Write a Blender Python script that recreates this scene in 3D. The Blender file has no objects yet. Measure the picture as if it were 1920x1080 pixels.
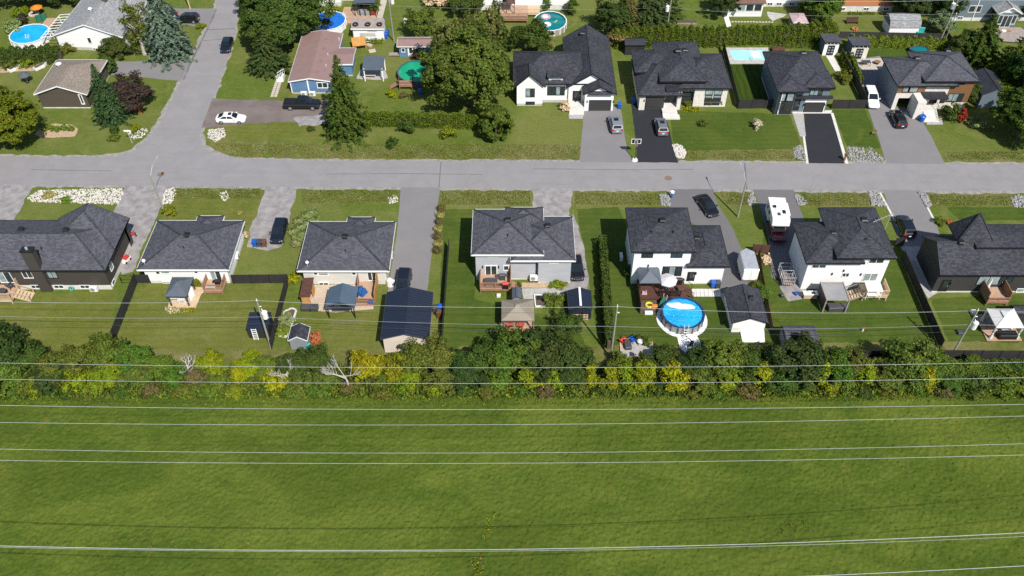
import bpy, math, random
import numpy as np
from mathutils import Matrix, Vector
R = math.radians
rng = np.random.default_rng(7)
random.seed(7)
sc = bpy.context.scene
col = sc.collection

# ---------------------------------------------------------------- camera
FOC, PITCH, CAMH = 1660.0, R(45.5), 83.0          # focal length in 1920-px units, tilt below the horizon, height in metres
cam = bpy.data.objects.new("camera", bpy.data.cameras.new("camera"))
col.objects.link(cam)
cam.location = (0, 0, CAMH)
cam.rotation_euler = (R(90) - PITCH, 0, 0)
cam.data.sensor_width = 36
cam.data.lens = 36 * FOC / 1920
cam.data.clip_end = 6000
sc.camera = cam

# ---------------------------------------------------------------- daylight
SUN_EL, SUN_AZ = R(48.5), R(27)                    # sun stands behind the camera, to its right
world = bpy.data.worlds.new("World")
sc.world = world
world.use_nodes = True
nt = world.node_tree
sky = nt.nodes.new("ShaderNodeTexSky")
sky.sky_type = 'NISHITA'
sky.sun_disc = False
sky.sun_elevation = SUN_EL
sky.sun_rotation = R(180) - SUN_AZ
sky.air_density, sky.dust_density, sky.ozone_density = 1.0, 0.6, 1.0
nt.nodes["Background"].inputs[1].default_value = 0.1
nt.links.new(sky.outputs[0], nt.nodes["Background"].inputs[0])
sun = bpy.data.objects.new("sun", bpy.data.lights.new("sun", 'SUN'))
col.objects.link(sun)
sun.data.energy = 4.8
sun.data.angle = R(0.53)
sun.data.color = (1.0, 0.955, 0.88)
sd = Vector((math.sin(SUN_AZ) * math.cos(SUN_EL), -math.cos(SUN_AZ) * math.cos(SUN_EL), math.sin(SUN_EL)))
sun.rotation_euler = sd.to_track_quat('Z', 'Y').to_euler()
sun.location = sd * 300
vs = sc.view_settings
vs.view_transform, vs.look, vs.exposure, vs.gamma = 'Standard', 'None', 0.34, 1.0
vs.use_curve_mapping = False
try:
    sc.cycles.max_bounces = 6; sc.cycles.diffuse_bounces = 3; sc.cycles.glossy_bounces = 2
    sc.cycles.transmission_bounces = 2; sc.cycles.transparent_max_bounces = 4
    sc.cycles.use_denoising = False
except Exception: pass

# ---------------------------------------------------------------- survey helpers: sight lines from the drone onto planes of the real place
SP, CP = math.sin(PITCH), math.cos(PITCH)
def ray(x, y):
    u = (x - 960) / FOC; v = (y - 540) / FOC
    return u, CP - v * SP, -SP - v * CP
def G(x, y, z=0.0):
    u, dy, dz = ray(x, y); t = (z - CAMH) / dz
    return (u * t, dy * t, z)
def WY(x, y, Y):
    u, dy, dz = ray(x, y); t = Y / dy
    return (u * t, CAMH + dz * t)
def WX(x, y, X):
    u, dy, dz = ray(x, y); t = X / u
    return (dy * t, CAMH + dz * t)
def P(X, Y, Z):
    zc = Y * CP - (Z - CAMH) * SP; dn = -Y * SP - (Z - CAMH) * CP
    return (960 + FOC * X / zc, 540 + FOC * dn / zc)
def HT(base, top_y):
    """height above ground at a base sight point whose top is seen at image row top_y"""
    A = G(*base); lo, hi = 0.0, 40.0
    for _ in range(50):
        m = (lo + hi) / 2
        if P(A[0], A[1], m)[1] > top_y: lo = m
        else: hi = m
    return lo

# ---------------------------------------------------------------- object helpers
OWN = {}                                            # world matrix of every parent made here
def tag(o, label=None, cat=None, group=None, kind=None):
    if label: o["label"] = label
    if cat: o["category"] = cat
    if group: o["group"] = group
    if kind: o["kind"] = kind
    return o
def thing(name, label, cat, loc=(0, 0, 0), rz=0.0, group=None):
    o = bpy.data.objects.new(name, None)
    o.empty_display_size = 0.3
    col.objects.link(o)
    o.location = loc; o.rotation_euler = (0, 0, rz)
    OWN[o.name] = Matrix.Translation(Vector(loc)) @ Matrix.Rotation(rz, 4, 'Z')
    return tag(o, label, cat, group)
def link(name, me, parent=None):
    o = bpy.data.objects.new(name, me)
    col.objects.link(o)
    if parent is not None:
        o.parent = parent
        OWN[o.name] = OWN[parent.name]
    return o
class MB:
    def __init__(s): s.v = []; s.f = []; s.uv = []; s.m = []
    def face(s, pts, uvs=None, m=0):
        n = len(s.v); s.v += [tuple(p) for p in pts]
        s.f.append(tuple(range(n, n + len(pts)))); s.m.append(m)
        if uvs is None:
            a = Vector(pts[0]); e = Vector(pts[1]) - a
            e = e.normalized() if e.length else Vector((1, 0, 0))
            nn = e.cross(Vector(pts[-1]) - a); g = nn.cross(e)
            g = g.normalized() if g.length else Vector((0, 1, 0))
            uvs = [((Vector(p) - a).dot(e) + a.dot(e), (Vector(p) - a).dot(g) + a.dot(g)) for p in pts]
        s.uv += uvs
        return s
    def box(s, x0, x1, y0, y1, z0, z1, m=0):
        p = [(x0, y0, z0), (x1, y0, z0), (x1, y1, z0), (x0, y1, z0), (x0, y0, z1), (x1, y0, z1), (x1, y1, z1), (x0, y1, z1)]
        for q in ((0, 1, 5, 4), (1, 2, 6, 5), (2, 3, 7, 6), (3, 0, 4, 7), (4, 5, 6, 7), (3, 2, 1, 0)): s.face([p[i] for i in q], m=m)
        return s
    def hull(s, lo, hi, m=0, caps=True):
        """two rings of equal length joined by quads"""
        n = len(lo)
        for i in range(n): s.face([lo[i], lo[(i + 1) % n], hi[(i + 1) % n], hi[i]], m=m)
        if caps: s.face(list(hi), m=m); s.face(list(reversed(lo)), m=m)
        return s
    def prism(s, poly, z0, z1, m=0):
        return s.hull([(a, b, z0) for a, b in poly], [(a, b, z1) for a, b in poly], m)
    def bar(s, p0, p1, w, h, m=0):
        p0, p1 = Vector(p0), Vector(p1); d = (p1 - p0).normalized()
        sd_ = d.cross(Vector((0, 0, 1)))
        sd_ = sd_.normalized() if sd_.length > 1e-4 else Vector((1, 0, 0))
        up = sd_.cross(d); a, b = sd_ * (w / 2), up * (h / 2)
        lo = [p0 - a - b, p0 + a - b, p0 + a + b, p0 - a + b]; hi = [q + (p1 - p0) for q in lo]
        return s.hull(lo, hi, m)
    def tube(s, p0, p1, r0, r1=None, n=8, m=0, caps=True):
        r1 = r0 if r1 is None else r1
        p0, p1 = Vector(p0), Vector(p1); d = (p1 - p0).normalized()
        a = d.orthogonal().normalized(); b = d.cross(a)
        lo = [p0 + (a * math.cos(t) + b * math.sin(t)) * r0 for t in [2 * math.pi * i / n for i in range(n)]]
        hi = [p1 + (a * math.cos(t) + b * math.sin(t)) * r1 for t in [2 * math.pi * i / n for i in range(n)]]
        return s.hull(lo, hi, m, caps)
    def path(s, pts, r, n=5, m=0):
        pts = [Vector(p) for p in pts]
        for a, b in zip(pts[:-1], pts[1:]): s.tube(a, b, r, r, n, m, True)
        return s
    def build(s, name, mats, parent=None, local=False, smooth=False):
        me = bpy.data.meshes.new(name)
        v = s.v
        if parent is not None and not local:
            mi = OWN[parent.name].inverted(); v = [mi @ Vector(p) for p in v]
        me.from_pydata([tuple(p) for p in v], [], s.f)
        uvl = me.uv_layers.new(name="UVMap")
        uvl.data.foreach_set("uv", np.array(s.uv, dtype=np.float32).ravel())
        if not isinstance(mats, (list, tuple)): mats = [mats]
        for k in mats: me.materials.append(k)
        if len(mats) > 1: me.polygons.foreach_set("material_index", s.m)
        if smooth: me.polygons.foreach_set("use_smooth", [True] * len(s.f))
        me.update()
        return link(name, me, parent)
_unit = {}
def unit(shape, mat):
    k = (shape, mat.name)
    if k not in _unit:
        b = MB()
        if shape == 'box': b.box(-.5, .5, -.5, .5, -.5, .5)
        elif shape == 'cyl': b.tube((0, 0, -.5), (0, 0, .5), .5, .5, 10)
        o = b.build(shape, mat, None); me = o.data; bpy.data.objects.remove(o)
        _unit[k] = me
    return _unit[k]
def piece(name, shape, mat, parent, loc, scale, rz=0.0, rx=0.0, ry=0.0):
    """one small part that shares its mesh with its like; loc in world coordinates"""
    o = link(name, unit(shape, mat), parent)
    if parent is not None:
        o.matrix_local = OWN[parent.name].inverted() @ (Matrix.Translation(Vector(loc)) @ Matrix.Rotation(rz, 4, 'Z') @ Matrix.Rotation(ry, 4, 'Y') @ Matrix.Rotation(rx, 4, 'X') @ Matrix.Diagonal(Vector((*scale, 1))))
    else:
        o.location = loc; o.scale = scale; o.rotation_euler = (rx, ry, rz)
    return o

# ---------------------------------------------------------------- materials
def new_mat(name):
    m = bpy.data.materials.new(name); m.use_nodes = True
    return m, m.node_tree.nodes, m.node_tree.links, m.node_tree.nodes["Principled BSDF"]
def noise(N, L, vec, scale, detail=3, rough=.6, dist=0.0):
    n = N.new("ShaderNodeTexNoise"); n.inputs["Scale"].default_value = scale
    n.inputs["Detail"].default_value = detail; n.inputs["Roughness"].default_value = rough
    n.inputs["Distortion"].default_value = dist
    if vec is not None: L.new(vec, n.inputs["Vector"])
    return n
def ramp(N, L, fac, a, b, lo=.3, hi=.7):
    r = N.new("ShaderNodeMapRange"); r.inputs[1].default_value = lo; r.inputs[2].default_value = hi
    r.inputs[3].default_value = a; r.inputs[4].default_value = b
    L.new(fac, r.inputs[0]); return r.outputs[0]
def mix(N, L, fac, a, b, mode='MIX'):
    x = N.new("ShaderNodeMix"); x.data_type = 'RGBA'; x.blend_type = mode
    if hasattr(fac, 'is_output') or not isinstance(fac, (int, float)): L.new(fac, x.inputs[0])
    else: x.inputs[0].default_value = fac
    for s_, k in ((a, 6), (b, 7)):
        if isinstance(s_, (tuple, list)): x.inputs[k].default_value = (*s_[:3], 1)
        else: L.new(s_, x.inputs[k])
    return x.outputs[2]
def pos(N): return N.new("ShaderNodeNewGeometry").outputs["Position"]
def stretch(N, L, vec, s):
    m = N.new("ShaderNodeMapping"); m.inputs["Scale"].default_value = s; L.new(vec, m.inputs["Vector"]); return m.outputs[0]
def bump(N, L, bs, h, strength=.4, dist=.05):
    b = N.new("ShaderNodeBump"); b.inputs["Strength"].default_value = strength; b.inputs["Distance"].default_value = dist
    L.new(h, b.inputs["Height"]); L.new(b.outputs[0], bs.inputs["Normal"])
def M(name, c, c2=None, scale=2.0, rough=.7, bmp=0.0, bscale=None, metal=0.0, detail=4, lo=.35, hi=.65, spec=None):
    m, N, L, b = new_mat(name)
    b.inputs["Roughness"].default_value = rough; b.inputs["Metallic"].default_value = metal
    if spec is not None: b.inputs["Specular IOR Level"].default_value = spec
    c2 = c2 or tuple(k * .82 for k in c)
    p = pos(N); n = noise(N, L, p, scale, detail)
    L.new(mix(N, L, ramp(N, L, n.outputs[0], 0, 1, lo, hi), c, c2), b.inputs["Base Color"])
    if bmp:
        n2 = noise(N, L, p, bscale or scale * 4, 3); bump(N, L, b, n2.outputs[0], bmp)
    return m
def shingle(name, c, c2, c3=None):
    """asphalt shingles: courses 0.14 m high, tabs of uneven tone, uv in metres along the slope"""
    m, N, L, b = new_mat(name)
    uv = N.new("ShaderNodeUVMap").outputs[0]
    br = N.new("ShaderNodeTexBrick"); L.new(uv, br.inputs["Vector"])
    br.offset = .5; br.inputs["Scale"].default_value = 1.0
    br.inputs["Brick Width"].default_value = .36; br.inputs["Row Height"].default_value = .2
    br.inputs["Mortar Size"].default_value = .012; br.inputs["Mortar Smooth"].default_value = .2
    br.inputs["Color1"].default_value = (0, 0, 0, 1); br.inputs["Color2"].default_value = (1, 1, 1, 1); br.inputs["Mortar"].default_value = (.1, .1, .1, 1)
    sx = stretch(N, L, uv, (1.0, 1.5, 1))
    n1 = noise(N, L, sx, 9, 2, .6)
    n2 = noise(N, L, uv, .35, 3)
    f = mix(N, L, .5, br.outputs[0], n1.outputs[1])
    bw = N.new("ShaderNodeRGBToBW"); L.new(f, bw.inputs[0])
    base = mix(N, L, ramp(N, L, bw.outputs[0], 0, 1, .25, .75), c, c2)
    base = mix(N, L, ramp(N, L, n2.outputs[0], 0, .35, .4, .7), base, c3 or tuple(k * .8 for k in c))
    base = mix(N, L, ramp(N, L, br.outputs[1], 0, .55, 0, 1), base, tuple(k * .35 for k in c))
    L.new(base, b.inputs["Base Color"]); b.inputs["Roughness"].default_value = .93
    b.inputs["Specular IOR Level"].default_value = .2
    bump(N, L, b, bw.outputs[0], .3, .015)
    return m
def siding(name, c, step=.18, rough=.6, vertical=False, dirt=.1):
    """clapboard: laps as fine relief"""
    m, N, L, b = new_mat(name)
    p = pos(N); s = N.new("ShaderNodeSeparateXYZ"); L.new(p, s.inputs[0])
    src = s.outputs[2]
    if vertical:
        a = N.new("ShaderNodeMath"); a.operation = 'ADD'; L.new(s.outputs[0], a.inputs[0]); L.new(s.outputs[1], a.inputs[1]); src = a.outputs[0]
    d = N.new("ShaderNodeMath"); d.operation = 'DIVIDE'; d.inputs[1].default_value = step; L.new(src, d.inputs[0])
    f = N.new("ShaderNodeMath"); f.operation = 'FRACT'; L.new(d.outputs[0], f.inputs[0])
    n = noise(N, L, stretch(N, L, p, (.6, .6, 2.5)), .9, 5)
    base = mix(N, L, ramp(N, L, n.outputs[0], 0, 1, .35, .7), c, tuple(k * (1 - dirt) for k in c))
    base = mix(N, L, ramp(N, L, f.outputs[0], .35, 0, 0, .13), base, tuple(k * .55 for k in c))
    L.new(base, b.inputs["Base Color"]); b.inputs["Roughness"].default_value = rough
    bump(N, L, b, f.outputs[0], .35, .02)
    return m
def seams(name, c, step=.4, axis=0, rough=.45, metal=.0, dark=.5):
    """ribbed sheet metal, ribs across the uv direction"""
    m, N, L, b = new_mat(name)
    uv = N.new("ShaderNodeUVMap").outputs[0]; s = N.new("ShaderNodeSeparateXYZ"); L.new(uv, s.inputs[0])
    d = N.new("ShaderNodeMath"); d.operation = 'DIVIDE'; d.inputs[1].default_value = step; L.new(s.outputs[axis], d.inputs[0])
    f = N.new("ShaderNodeMath"); f.operation = 'FRACT'; L.new(d.outputs[0], f.inputs[0])
    n = noise(N, L, uv, .7, 4)
    base = mix(N, L, ramp(N, L, n.outputs[0], 0, 1), c, tuple(k * .85 for k in c))
    base = mix(N, L, ramp(N, L, f.outputs[0], dark, 0, 0, .2), base, tuple(k * .4 for k in c))
    L.new(base, b.inputs["Base Color"]); b.inputs["Roughness"].default_value = rough; b.inputs["Metallic"].default_value = metal
    bump(N, L, b, f.outputs[0], .3, .03)
    return m
def grass_mat(name, c1, c2, c3, mow=0.0, fine=5.0, lush=False, bstr=.5, dry=.5):
    m, N, L, b = new_mat(name)
    p = pos(N)
    big = noise(N, L, p, .07, 3, .55, .6); mid = noise(N, L, p, .45, 4, .65, .4); fin = noise(N, L, p, fine, 4, .7); mic = noise(N, L, p, fine * 4, 2, .7)
    m2 = noise(N, L, stretch(N, L, p, (.7, 1.6, 1)), 1.6, 4, .7); base = mix(N, L, ramp(N, L, mid.outputs[0], 0, 1, .34, .66), c1, c2)
    base = mix(N, L, ramp(N, L, m2.outputs[0], 0, .75, .52, .7), base, tuple(q * .62 for q in c2)); base = mix(N, L, ramp(N, L, m2.outputs[0], .55, 0, .3, .45), base, tuple(q * .85 for q in c3))
    b2 = noise(N, L, p, .21, 4, .7, .8); base = mix(N, L, ramp(N, L, big.outputs[0], 0, dry, .44, .64), base, c3); base = mix(N, L, ramp(N, L, b2.outputs[0], 0, dry * 1.2, .52, .68), base, c3)
    if mow:
        s = N.new("ShaderNodeSeparateXYZ"); L.new(p, s.inputs[0])
        w = N.new("ShaderNodeMath"); w.operation = 'SINE'
        k = N.new("ShaderNodeMath"); k.operation = 'MULTIPLY'; k.inputs[1].default_value = 2 * math.pi / 1.1
        ns = noise(N, L, p, .25, 2); a = N.new("ShaderNodeMath"); a.operation = 'MULTIPLY_ADD'; a.inputs[1].default_value = 1.2
        L.new(ns.outputs[0], a.inputs[0]); L.new(s.outputs[1 if mow > 0 else 0], a.inputs[2])
        L.new(a.outputs[0], k.inputs[0]); L.new(k.outputs[0], w.inputs[0])
        base = mix(N, L, ramp(N, L, w.outputs[0], 0, abs(mow), -.6, .8), base, tuple(q * .72 for q in c2))
    if lush:
        wd = noise(N, L, stretch(N, L, p, (1, .6, 1)), .16, 4, .7, 1.2); base = mix(N, L, ramp(N, L, wd.outputs[0], 0, .7, .60, .74), base, (.17, .155, .03))
        pt = noise(N, L, stretch(N, L, p, (.5, 1, 1)), .13, 3, .5, .8); base = mix(N, L, ramp(N, L, pt.outputs[0], .45, 0, .36, .5), base, tuple(q * .8 for q in c2)); base = mix(N, L, ramp(N, L, pt.outputs[0], 0, .5, .5, .66), base, (.138, .165, .026))
    base = mix(N, L, ramp(N, L, fin.outputs[0], 0, .75, .48, .72), base, tuple(q * .52 for q in c1))
    base = mix(N, L, ramp(N, L, mic.outputs[0], 0, .5, .5, .75), base, tuple(min(1, q * 1.5) for q in c2))
    L.new(base, b.inputs["Base Color"]); b.inputs["Roughness"].default_value = .95; b.inputs["Specular IOR Level"].default_value = .1
    ad = N.new("ShaderNodeMath"); ad.operation = 'ADD'; L.new(fin.outputs[0], ad.inputs[0]); L.new(mic.outputs[0], ad.inputs[1])
    bump(N, L, b, ad.outputs[0], bstr, .12)
    return m
def leaf_mat():
    """leaf tone comes from each plant's own object colour; every leaf differs a little"""
    m, N, L, b = new_mat("leaf")
    oi = N.new("ShaderNodeObjectInfo"); g = N.new("ShaderNodeNewGeometry")
    hsv = N.new("ShaderNodeHueSaturation"); L.new(oi.outputs["Color"], hsv.inputs["Color"])
    L.new(ramp(N, L, g.outputs["Random Per Island"], .45, 1.55, 0, 1), hsv.inputs["Value"])
    n = noise(N, L, g.outputs["Position"], .55, 2)
    L.new(ramp(N, L, n.outputs[0], .488, .520, .35, .65), hsv.inputs["Hue"])
    L.new(hsv.outputs[0], b.inputs["Base Color"])
    b.inputs["Roughness"].default_value = .75; b.inputs["Specular IOR Level"].default_value = .1
    tr = N.new("ShaderNodeBsdfTranslucent"); L.new(hsv.outputs[0], tr.inputs[0])
    ms = N.new("ShaderNodeMixShader"); ms.inputs[0].default_value = .3
    L.new(b.outputs[0], ms.inputs[1]); L.new(tr.outputs[0], ms.inputs[2])
    L.new(ms.outputs[0], N["Material Output"].inputs[0])
    return m
def glass(name, c, rough=.04):
    m, N, L, b = new_mat(name)
    p = pos(N); n = noise(N, L, p, 1.3, 2)
    L.new(mix(N, L, ramp(N, L, n.outputs[0], 0, 1), c, tuple(k * .55 for k in c)), b.inputs["Base Color"])
    b.inputs["Roughness"].default_value = rough; b.inputs["IOR"].default_value = 1.5
    return m
def car_paint(name, c, rough=.25, metal=.0):
    m, N, L, b = new_mat(name)
    n = noise(N, L, pos(N), 3, 2)
    L.new(mix(N, L, ramp(N, L, n.outputs[0], 0, 1), c, tuple(k * .9 for k in c)), b.inputs["Base Color"])
    b.inputs["Roughness"].default_value = rough; b.inputs["Metallic"].default_value = metal
    b.inputs["Coat Weight"].default_value = .6; b.inputs["Coat Roughness"].default_value = .06
    return m
def water(name, c, c2, rip=2.5, sparkle=.25):
    m, N, L, b = new_mat(name)
    p = pos(N); n = noise(N, L, p, .5, 2); v = N.new("ShaderNodeTexVoronoi"); v.feature = 'SMOOTH_F1'; v.inputs["Scale"].default_value = 3.2
    L.new(stretch(N, L, p, (1, 1, 1)), v.inputs["Vector"])
    base = mix(N, L, ramp(N, L, n.outputs[0], 0, 1, .35, .65), c, c2)
    if rip > 4:
        w = noise(N, L, p, 2.5, 2); L.new(mix(N, L, .18, p, w.outputs[1]), v.inputs["Vector"]); v.feature = 'DISTANCE_TO_EDGE'; v.inputs["Scale"].default_value = 3.4
        base = mix(N, L, ramp(N, L, v.outputs["Distance"], .4, 0, .0, .1), base, (.20, .58, .80))  # pale web of light caustics painted into the water colour
    L.new(base, b.inputs["Base Color"]); b.inputs["Roughness"].default_value = .06; b.inputs["IOR"].default_value = 1.33
    n2 = noise(N, L, p, rip, 3); bump(N, L, b, n2.outputs[0], sparkle, .06)
    return m
MA = {}
def defs():
    d = MA
    d['road'] = None
    d['white'] = M("white_paint", (.80, .80, .78), (.74, .74, .72), 1.5, .5)
    d['white_wall'] = siding("white_siding", (.80, .80, .79), .2, .6, dirt=.05)
    d['white_stucco'] = M("white_acrylic_render", (.80, .79, .76), (.75, .74, .71), .8, .85, .1, 12)
    d['beige_wall'] = siding("beige_siding", (.62, .60, .55), .16)
    d['sand_wall'] = siding("sand_siding", (.66, .58, .48), .16)
    d['grey_wall'] = siding("grey_siding", (.42, .43, .45), .2)
    d['dark_wall'] = siding("dark_brown_siding", (.055, .047, .043), .22)
    d['brown_wall'] = siding("brown_siding", (.085, .07, .055), .2)
    d['charcoal_wall'] = siding("charcoal_siding", (.04, .038, .038), .22)
    d['blue_wall'] = siding("blue_siding", (.10, .20, .34), .16)
    d['blue_grey_wall'] = siding("blue_grey_siding", (.13, .17, .20), .2)
    d['black_panel'] = siding("black_panel", (.025, .025, .027), .25)
    d['stone'] = M("pale_stone_veneer", (.70, .66, .60), (.55, .51, .46), 3.5, .9, .3, 9)
    d['wood_panel'] = siding("brown_wood_panel", (.20, .10, .045), .2)
    d['orange_brick'] = M("orange_brick", (.48, .20, .085), (.38, .15, .06), 5, .9, .3, 12)
    d['concrete'] = M("concrete", (.48, .46, .43), (.36, .345, .32), 1.3, .9, .15, 8)
    d['pale_concrete'] = M("pale_concrete", (.62, .60, .56), (.52, .50, .47), 1.1, .9, .1, 8)
    d['paver'] = M("paver", (.50, .44, .37), (.40, .35, .30), 2.5, .9, .1, 8)
    d['grey_paver'] = M("grey_paver", (.40, .385, .37), (.30, .29, .28), 2.2, .9, .1, 8)
    d['black'] = M("black_metal", (.012, .012, .013), None, 2, .5)
    d['fence_black'] = M("black_mesh_screen", (.016, .015, .016), (.024, .022, .022), 1.2, .8)
    d['dark_grey'] = M("dark_grey_metal", (.06, .062, .07), None, 2, .5)
    d['grey_metal'] = M("grey_metal", (.35, .36, .37), None, 2, .45, metal=.3)
    d['alu'] = M("aluminium", (.62, .63, .65), None, 2, .4, metal=.5)
    d['galv'] = M("galvanized_steel", (.5, .52, .53), None, 2, .4, metal=.4)
    d['white_plastic'] = M("white_plastic", (.78, .78, .77), None, 2, .4)
    d['wood_red'] = M("red_stained_wood", (.33, .175, .105), (.24, .125, .075), 3, .75, .1, 12)
    d['wood_deck'] = M("cedar_decking", (.46, .305, .205), (.36, .235, .155), 2.2, .8, .1, 12)
    d['wood_dark'] = M("dark_stained_decking", (.10, .042, .028), (.07, .03, .022), 2.2, .7, .1, 12)
    d['wood_pale'] = M("pale_pine", (.56, .42, .27), (.45, .33, .21), 2.2, .8, .1, 12)
    d['wood_grey'] = M("weathered_wood", (.33, .28, .25), (.24, .2, .18), 2.2, .9, .1, 12)
    d['wood_orange'] = M("orange_stained_wood", (.50, .25, .06), (.4, .19, .05), 2.2, .7, .1, 12)
    d['pole_wood'] = M("weathered_pole_wood", (.27, .27, .21), (.2, .2, .16), 3, .9, .2, 12)
    d['bark'] = M("bark", (.10, .075, .055), (.07, .05, .04), 4, .95, .3, 12)
    d['pale_bark'] = M("pale_dead_wood", (.45, .42, .38), (.34, .31, .28), 4, .9, .2, 12)
    d['sh_dark'] = shingle("charcoal_shingles", (.056, .057, .069), (.106, .108, .126))
    d['sh_black'] = shingle("black_shingles", (.029, .030, .038), (.066, .068, .082))
    d['sh_brown'] = shingle("taupe_shingles", (.20, .165, .135), (.29, .245, .205))
    d['sh_grey'] = shingle("light_grey_shingles", (.20, .205, .21), (.36, .365, .37))
    d['sh_redbrown'] = shingle("red_brown_shingles", (.16, .085, .065), (.24, .14, .11))
    d['rf_mauve'] = seams("mauve_brown_membrane", (.255, .165, .15), .9, 0, .7, dark=.12)
    d['rf_navy'] = seams("navy_ribbed_roofing", (.017, .024, .042), .42, 0, .35, dark=.7)
    d['rf_steel'] = seams("grey_blue_ribbed_roofing", (.085, .105, .13), .3, 0, .45, dark=.5)
    d['rf_fabric'] = M("blue_grey_canopy_fabric", (.05, .085, .125), (.065, .10, .14), .8, .8)
    d['rf_slate'] = M("slate_canopy", (.07, .085, .105), (.085, .10, .12), .8, .7)
    d['rf_taupe'] = seams("taupe_ribbed_roofing", (.255, .22, .165), .3, 0, .5, dark=.35)
    d['rf_grey'] = M("grey_canopy_fabric", (.27, .275, .28), (.23, .235, .24), 1.2, .8)
    d['rf_lilac'] = M("pale_lilac_fabric", (.56, .53, .57), (.50, .47, .51), .8, .8)
    d['navy_rim'] = M("navy_pool_rim", (.02, .05, .12), None, 2, .4)
    d['rf_pale'] = M("pale_canopy_fabric", (.70, .68, .64), (.62, .60, .57), .8, .8)
    d['rf_pink'] = M("faded_pink_roofing", (.52, .38, .40), (.42, .31, .32), 1.5, .8)
    d['rf_black'] = M("black_membrane", (.02, .021, .027), (.03, .031, .038), 1.2, .6)
    d['glass'] = glass("window_glass", (.035, .05, .055))
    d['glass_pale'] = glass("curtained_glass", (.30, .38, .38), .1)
    d['car_glass'] = glass("car_glass", (.012, .02, .024), .03)
    d['tyre'] = M("tyre_rubber", (.014, .014, .014), None, 5, .85)
    d['rim'] = M("alloy_rim", (.5, .5, .52), None, 5, .3, metal=.7)
    d['lamp'] = M("headlamp_lens", (.6, .62, .65), None, 5, .15)
    d['tail'] = M("tail_lamp_lens", (.45, .01, .012), None, 5, .2)
    d['plate'] = M("number_plate", (.75, .76, .78), None, 5, .5)
    d['p_black'] = car_paint("black_car_paint", (.008, .008, .011))
    d['p_navy'] = car_paint("dark_blue_car_paint", (.008, .011, .02))
    d['p_white'] = car_paint("white_car_paint", (.78, .78, .78))
    d['p_silver'] = car_paint("silver_car_paint", (.20, .215, .235), .4, .0)
    d['p_grey'] = car_paint("grey_car_paint", (.15, .158, .175), .4, .0)
    d['p_maroon'] = car_paint("maroon_car_paint", (.11, .008, .02))
    d['blue_plastic'] = M("blue_bin_plastic", (.01, .10, .46), None, 3, .45)
    d['navy_plastic'] = M("dark_bin_plastic", (.05, .06, .075), None, 3, .5)
    d['brown_plastic'] = M("brown_bin_plastic", (.14, .065, .03), None, 3, .5)
    d['teal_plastic'] = M("teal_plastic", (.03, .36, .34), None, 3, .5)
    d['green_plastic'] = M("green_plastic", (.02, .16, .10), None, 3, .5)
    d['red_plastic'] = M("red_plastic", (.55, .05, .035), None, 3, .5)
    d['blue_cloth'] = M("blue_tarpaulin", (.015, .085, .27), None, 3, .7)
    d['orange_plastic'] = M("orange_plastic", (.7, .22, .02), None, 3, .5)
    d['yellow_plastic'] = M("yellow_plastic", (.75, .62, .05), None, 3, .5)
    d['water_blue'] = water("blue_pool_water", (.004, .28, .62), (.012, .36, .70), 5, .5)
    d['water_sky'] = water("clear_blue_pool_water", (.005, .30, .66), (.015, .38, .72), 2.0, .2)
    d['cover_blue'] = M("blue_solar_cover", (.004, .12, .50), (.006, .15, .56), 1.2, .35)
    d['water_green'] = water("algae_green_pool_water", (.01, .27, .13), (.015, .33, .17), 2.0, .12)
    d['water_teal'] = water("teal_pool_water", (.004, .14, .17), (.006, .19, .21), 2.0, .15)
    d['water_pale'] = water("pale_turquoise_pool_water", (.30, .66, .70), (.38, .72, .75), 2.5, .2)
    d['leaf'] = leaf_mat()
    d['rust'] = M("rusty_iron", (.24, .14, .085), (.19, .11, .06), 4, .9)
    d['stucco_grey'] = M("grey_cladding", (.24, .26, .28), None, 2, .7)
defs()

# ---------------------------------------------------------------- ground, field, roads
MA['grass'] = grass_mat("lawn_grass", (.112, .150, .026), (.086, .124, .019), (.200, .190, .065), fine=4, bstr=.5)
MA['grass_dry'] = grass_mat("sunburnt_lawn", (.142, .156, .030), (.108, .130, .024), (.195, .180, .060), mow=.2, fine=4, bstr=.5)
MA['grass_dark'] = grass_mat("dark_mown_lawn", (.068, .104, .016), (.050, .084, .012), (.110, .130, .026), mow=.22, fine=4, bstr=.4)
MA['grass_striped'] = grass_mat("striped_turf", (.045, .075, .009), (.032, .060, .007), (.05, .075, .009), mow=-.8, fine=5, bstr=.3)
MA['grass_wild'] = grass_mat("rough_verge_grass", (.165, .165, .045), (.120, .140, .030), (.24, .21, .09), fine=3, bstr=.9, dry=.8)
MA['grass_field'] = grass_mat("tall_field_grass", (.082, .121, .016), (.058, .094, .011), (.118, .142, .022), fine=5.5, bstr=.4, dry=.4, lush=True)
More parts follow.
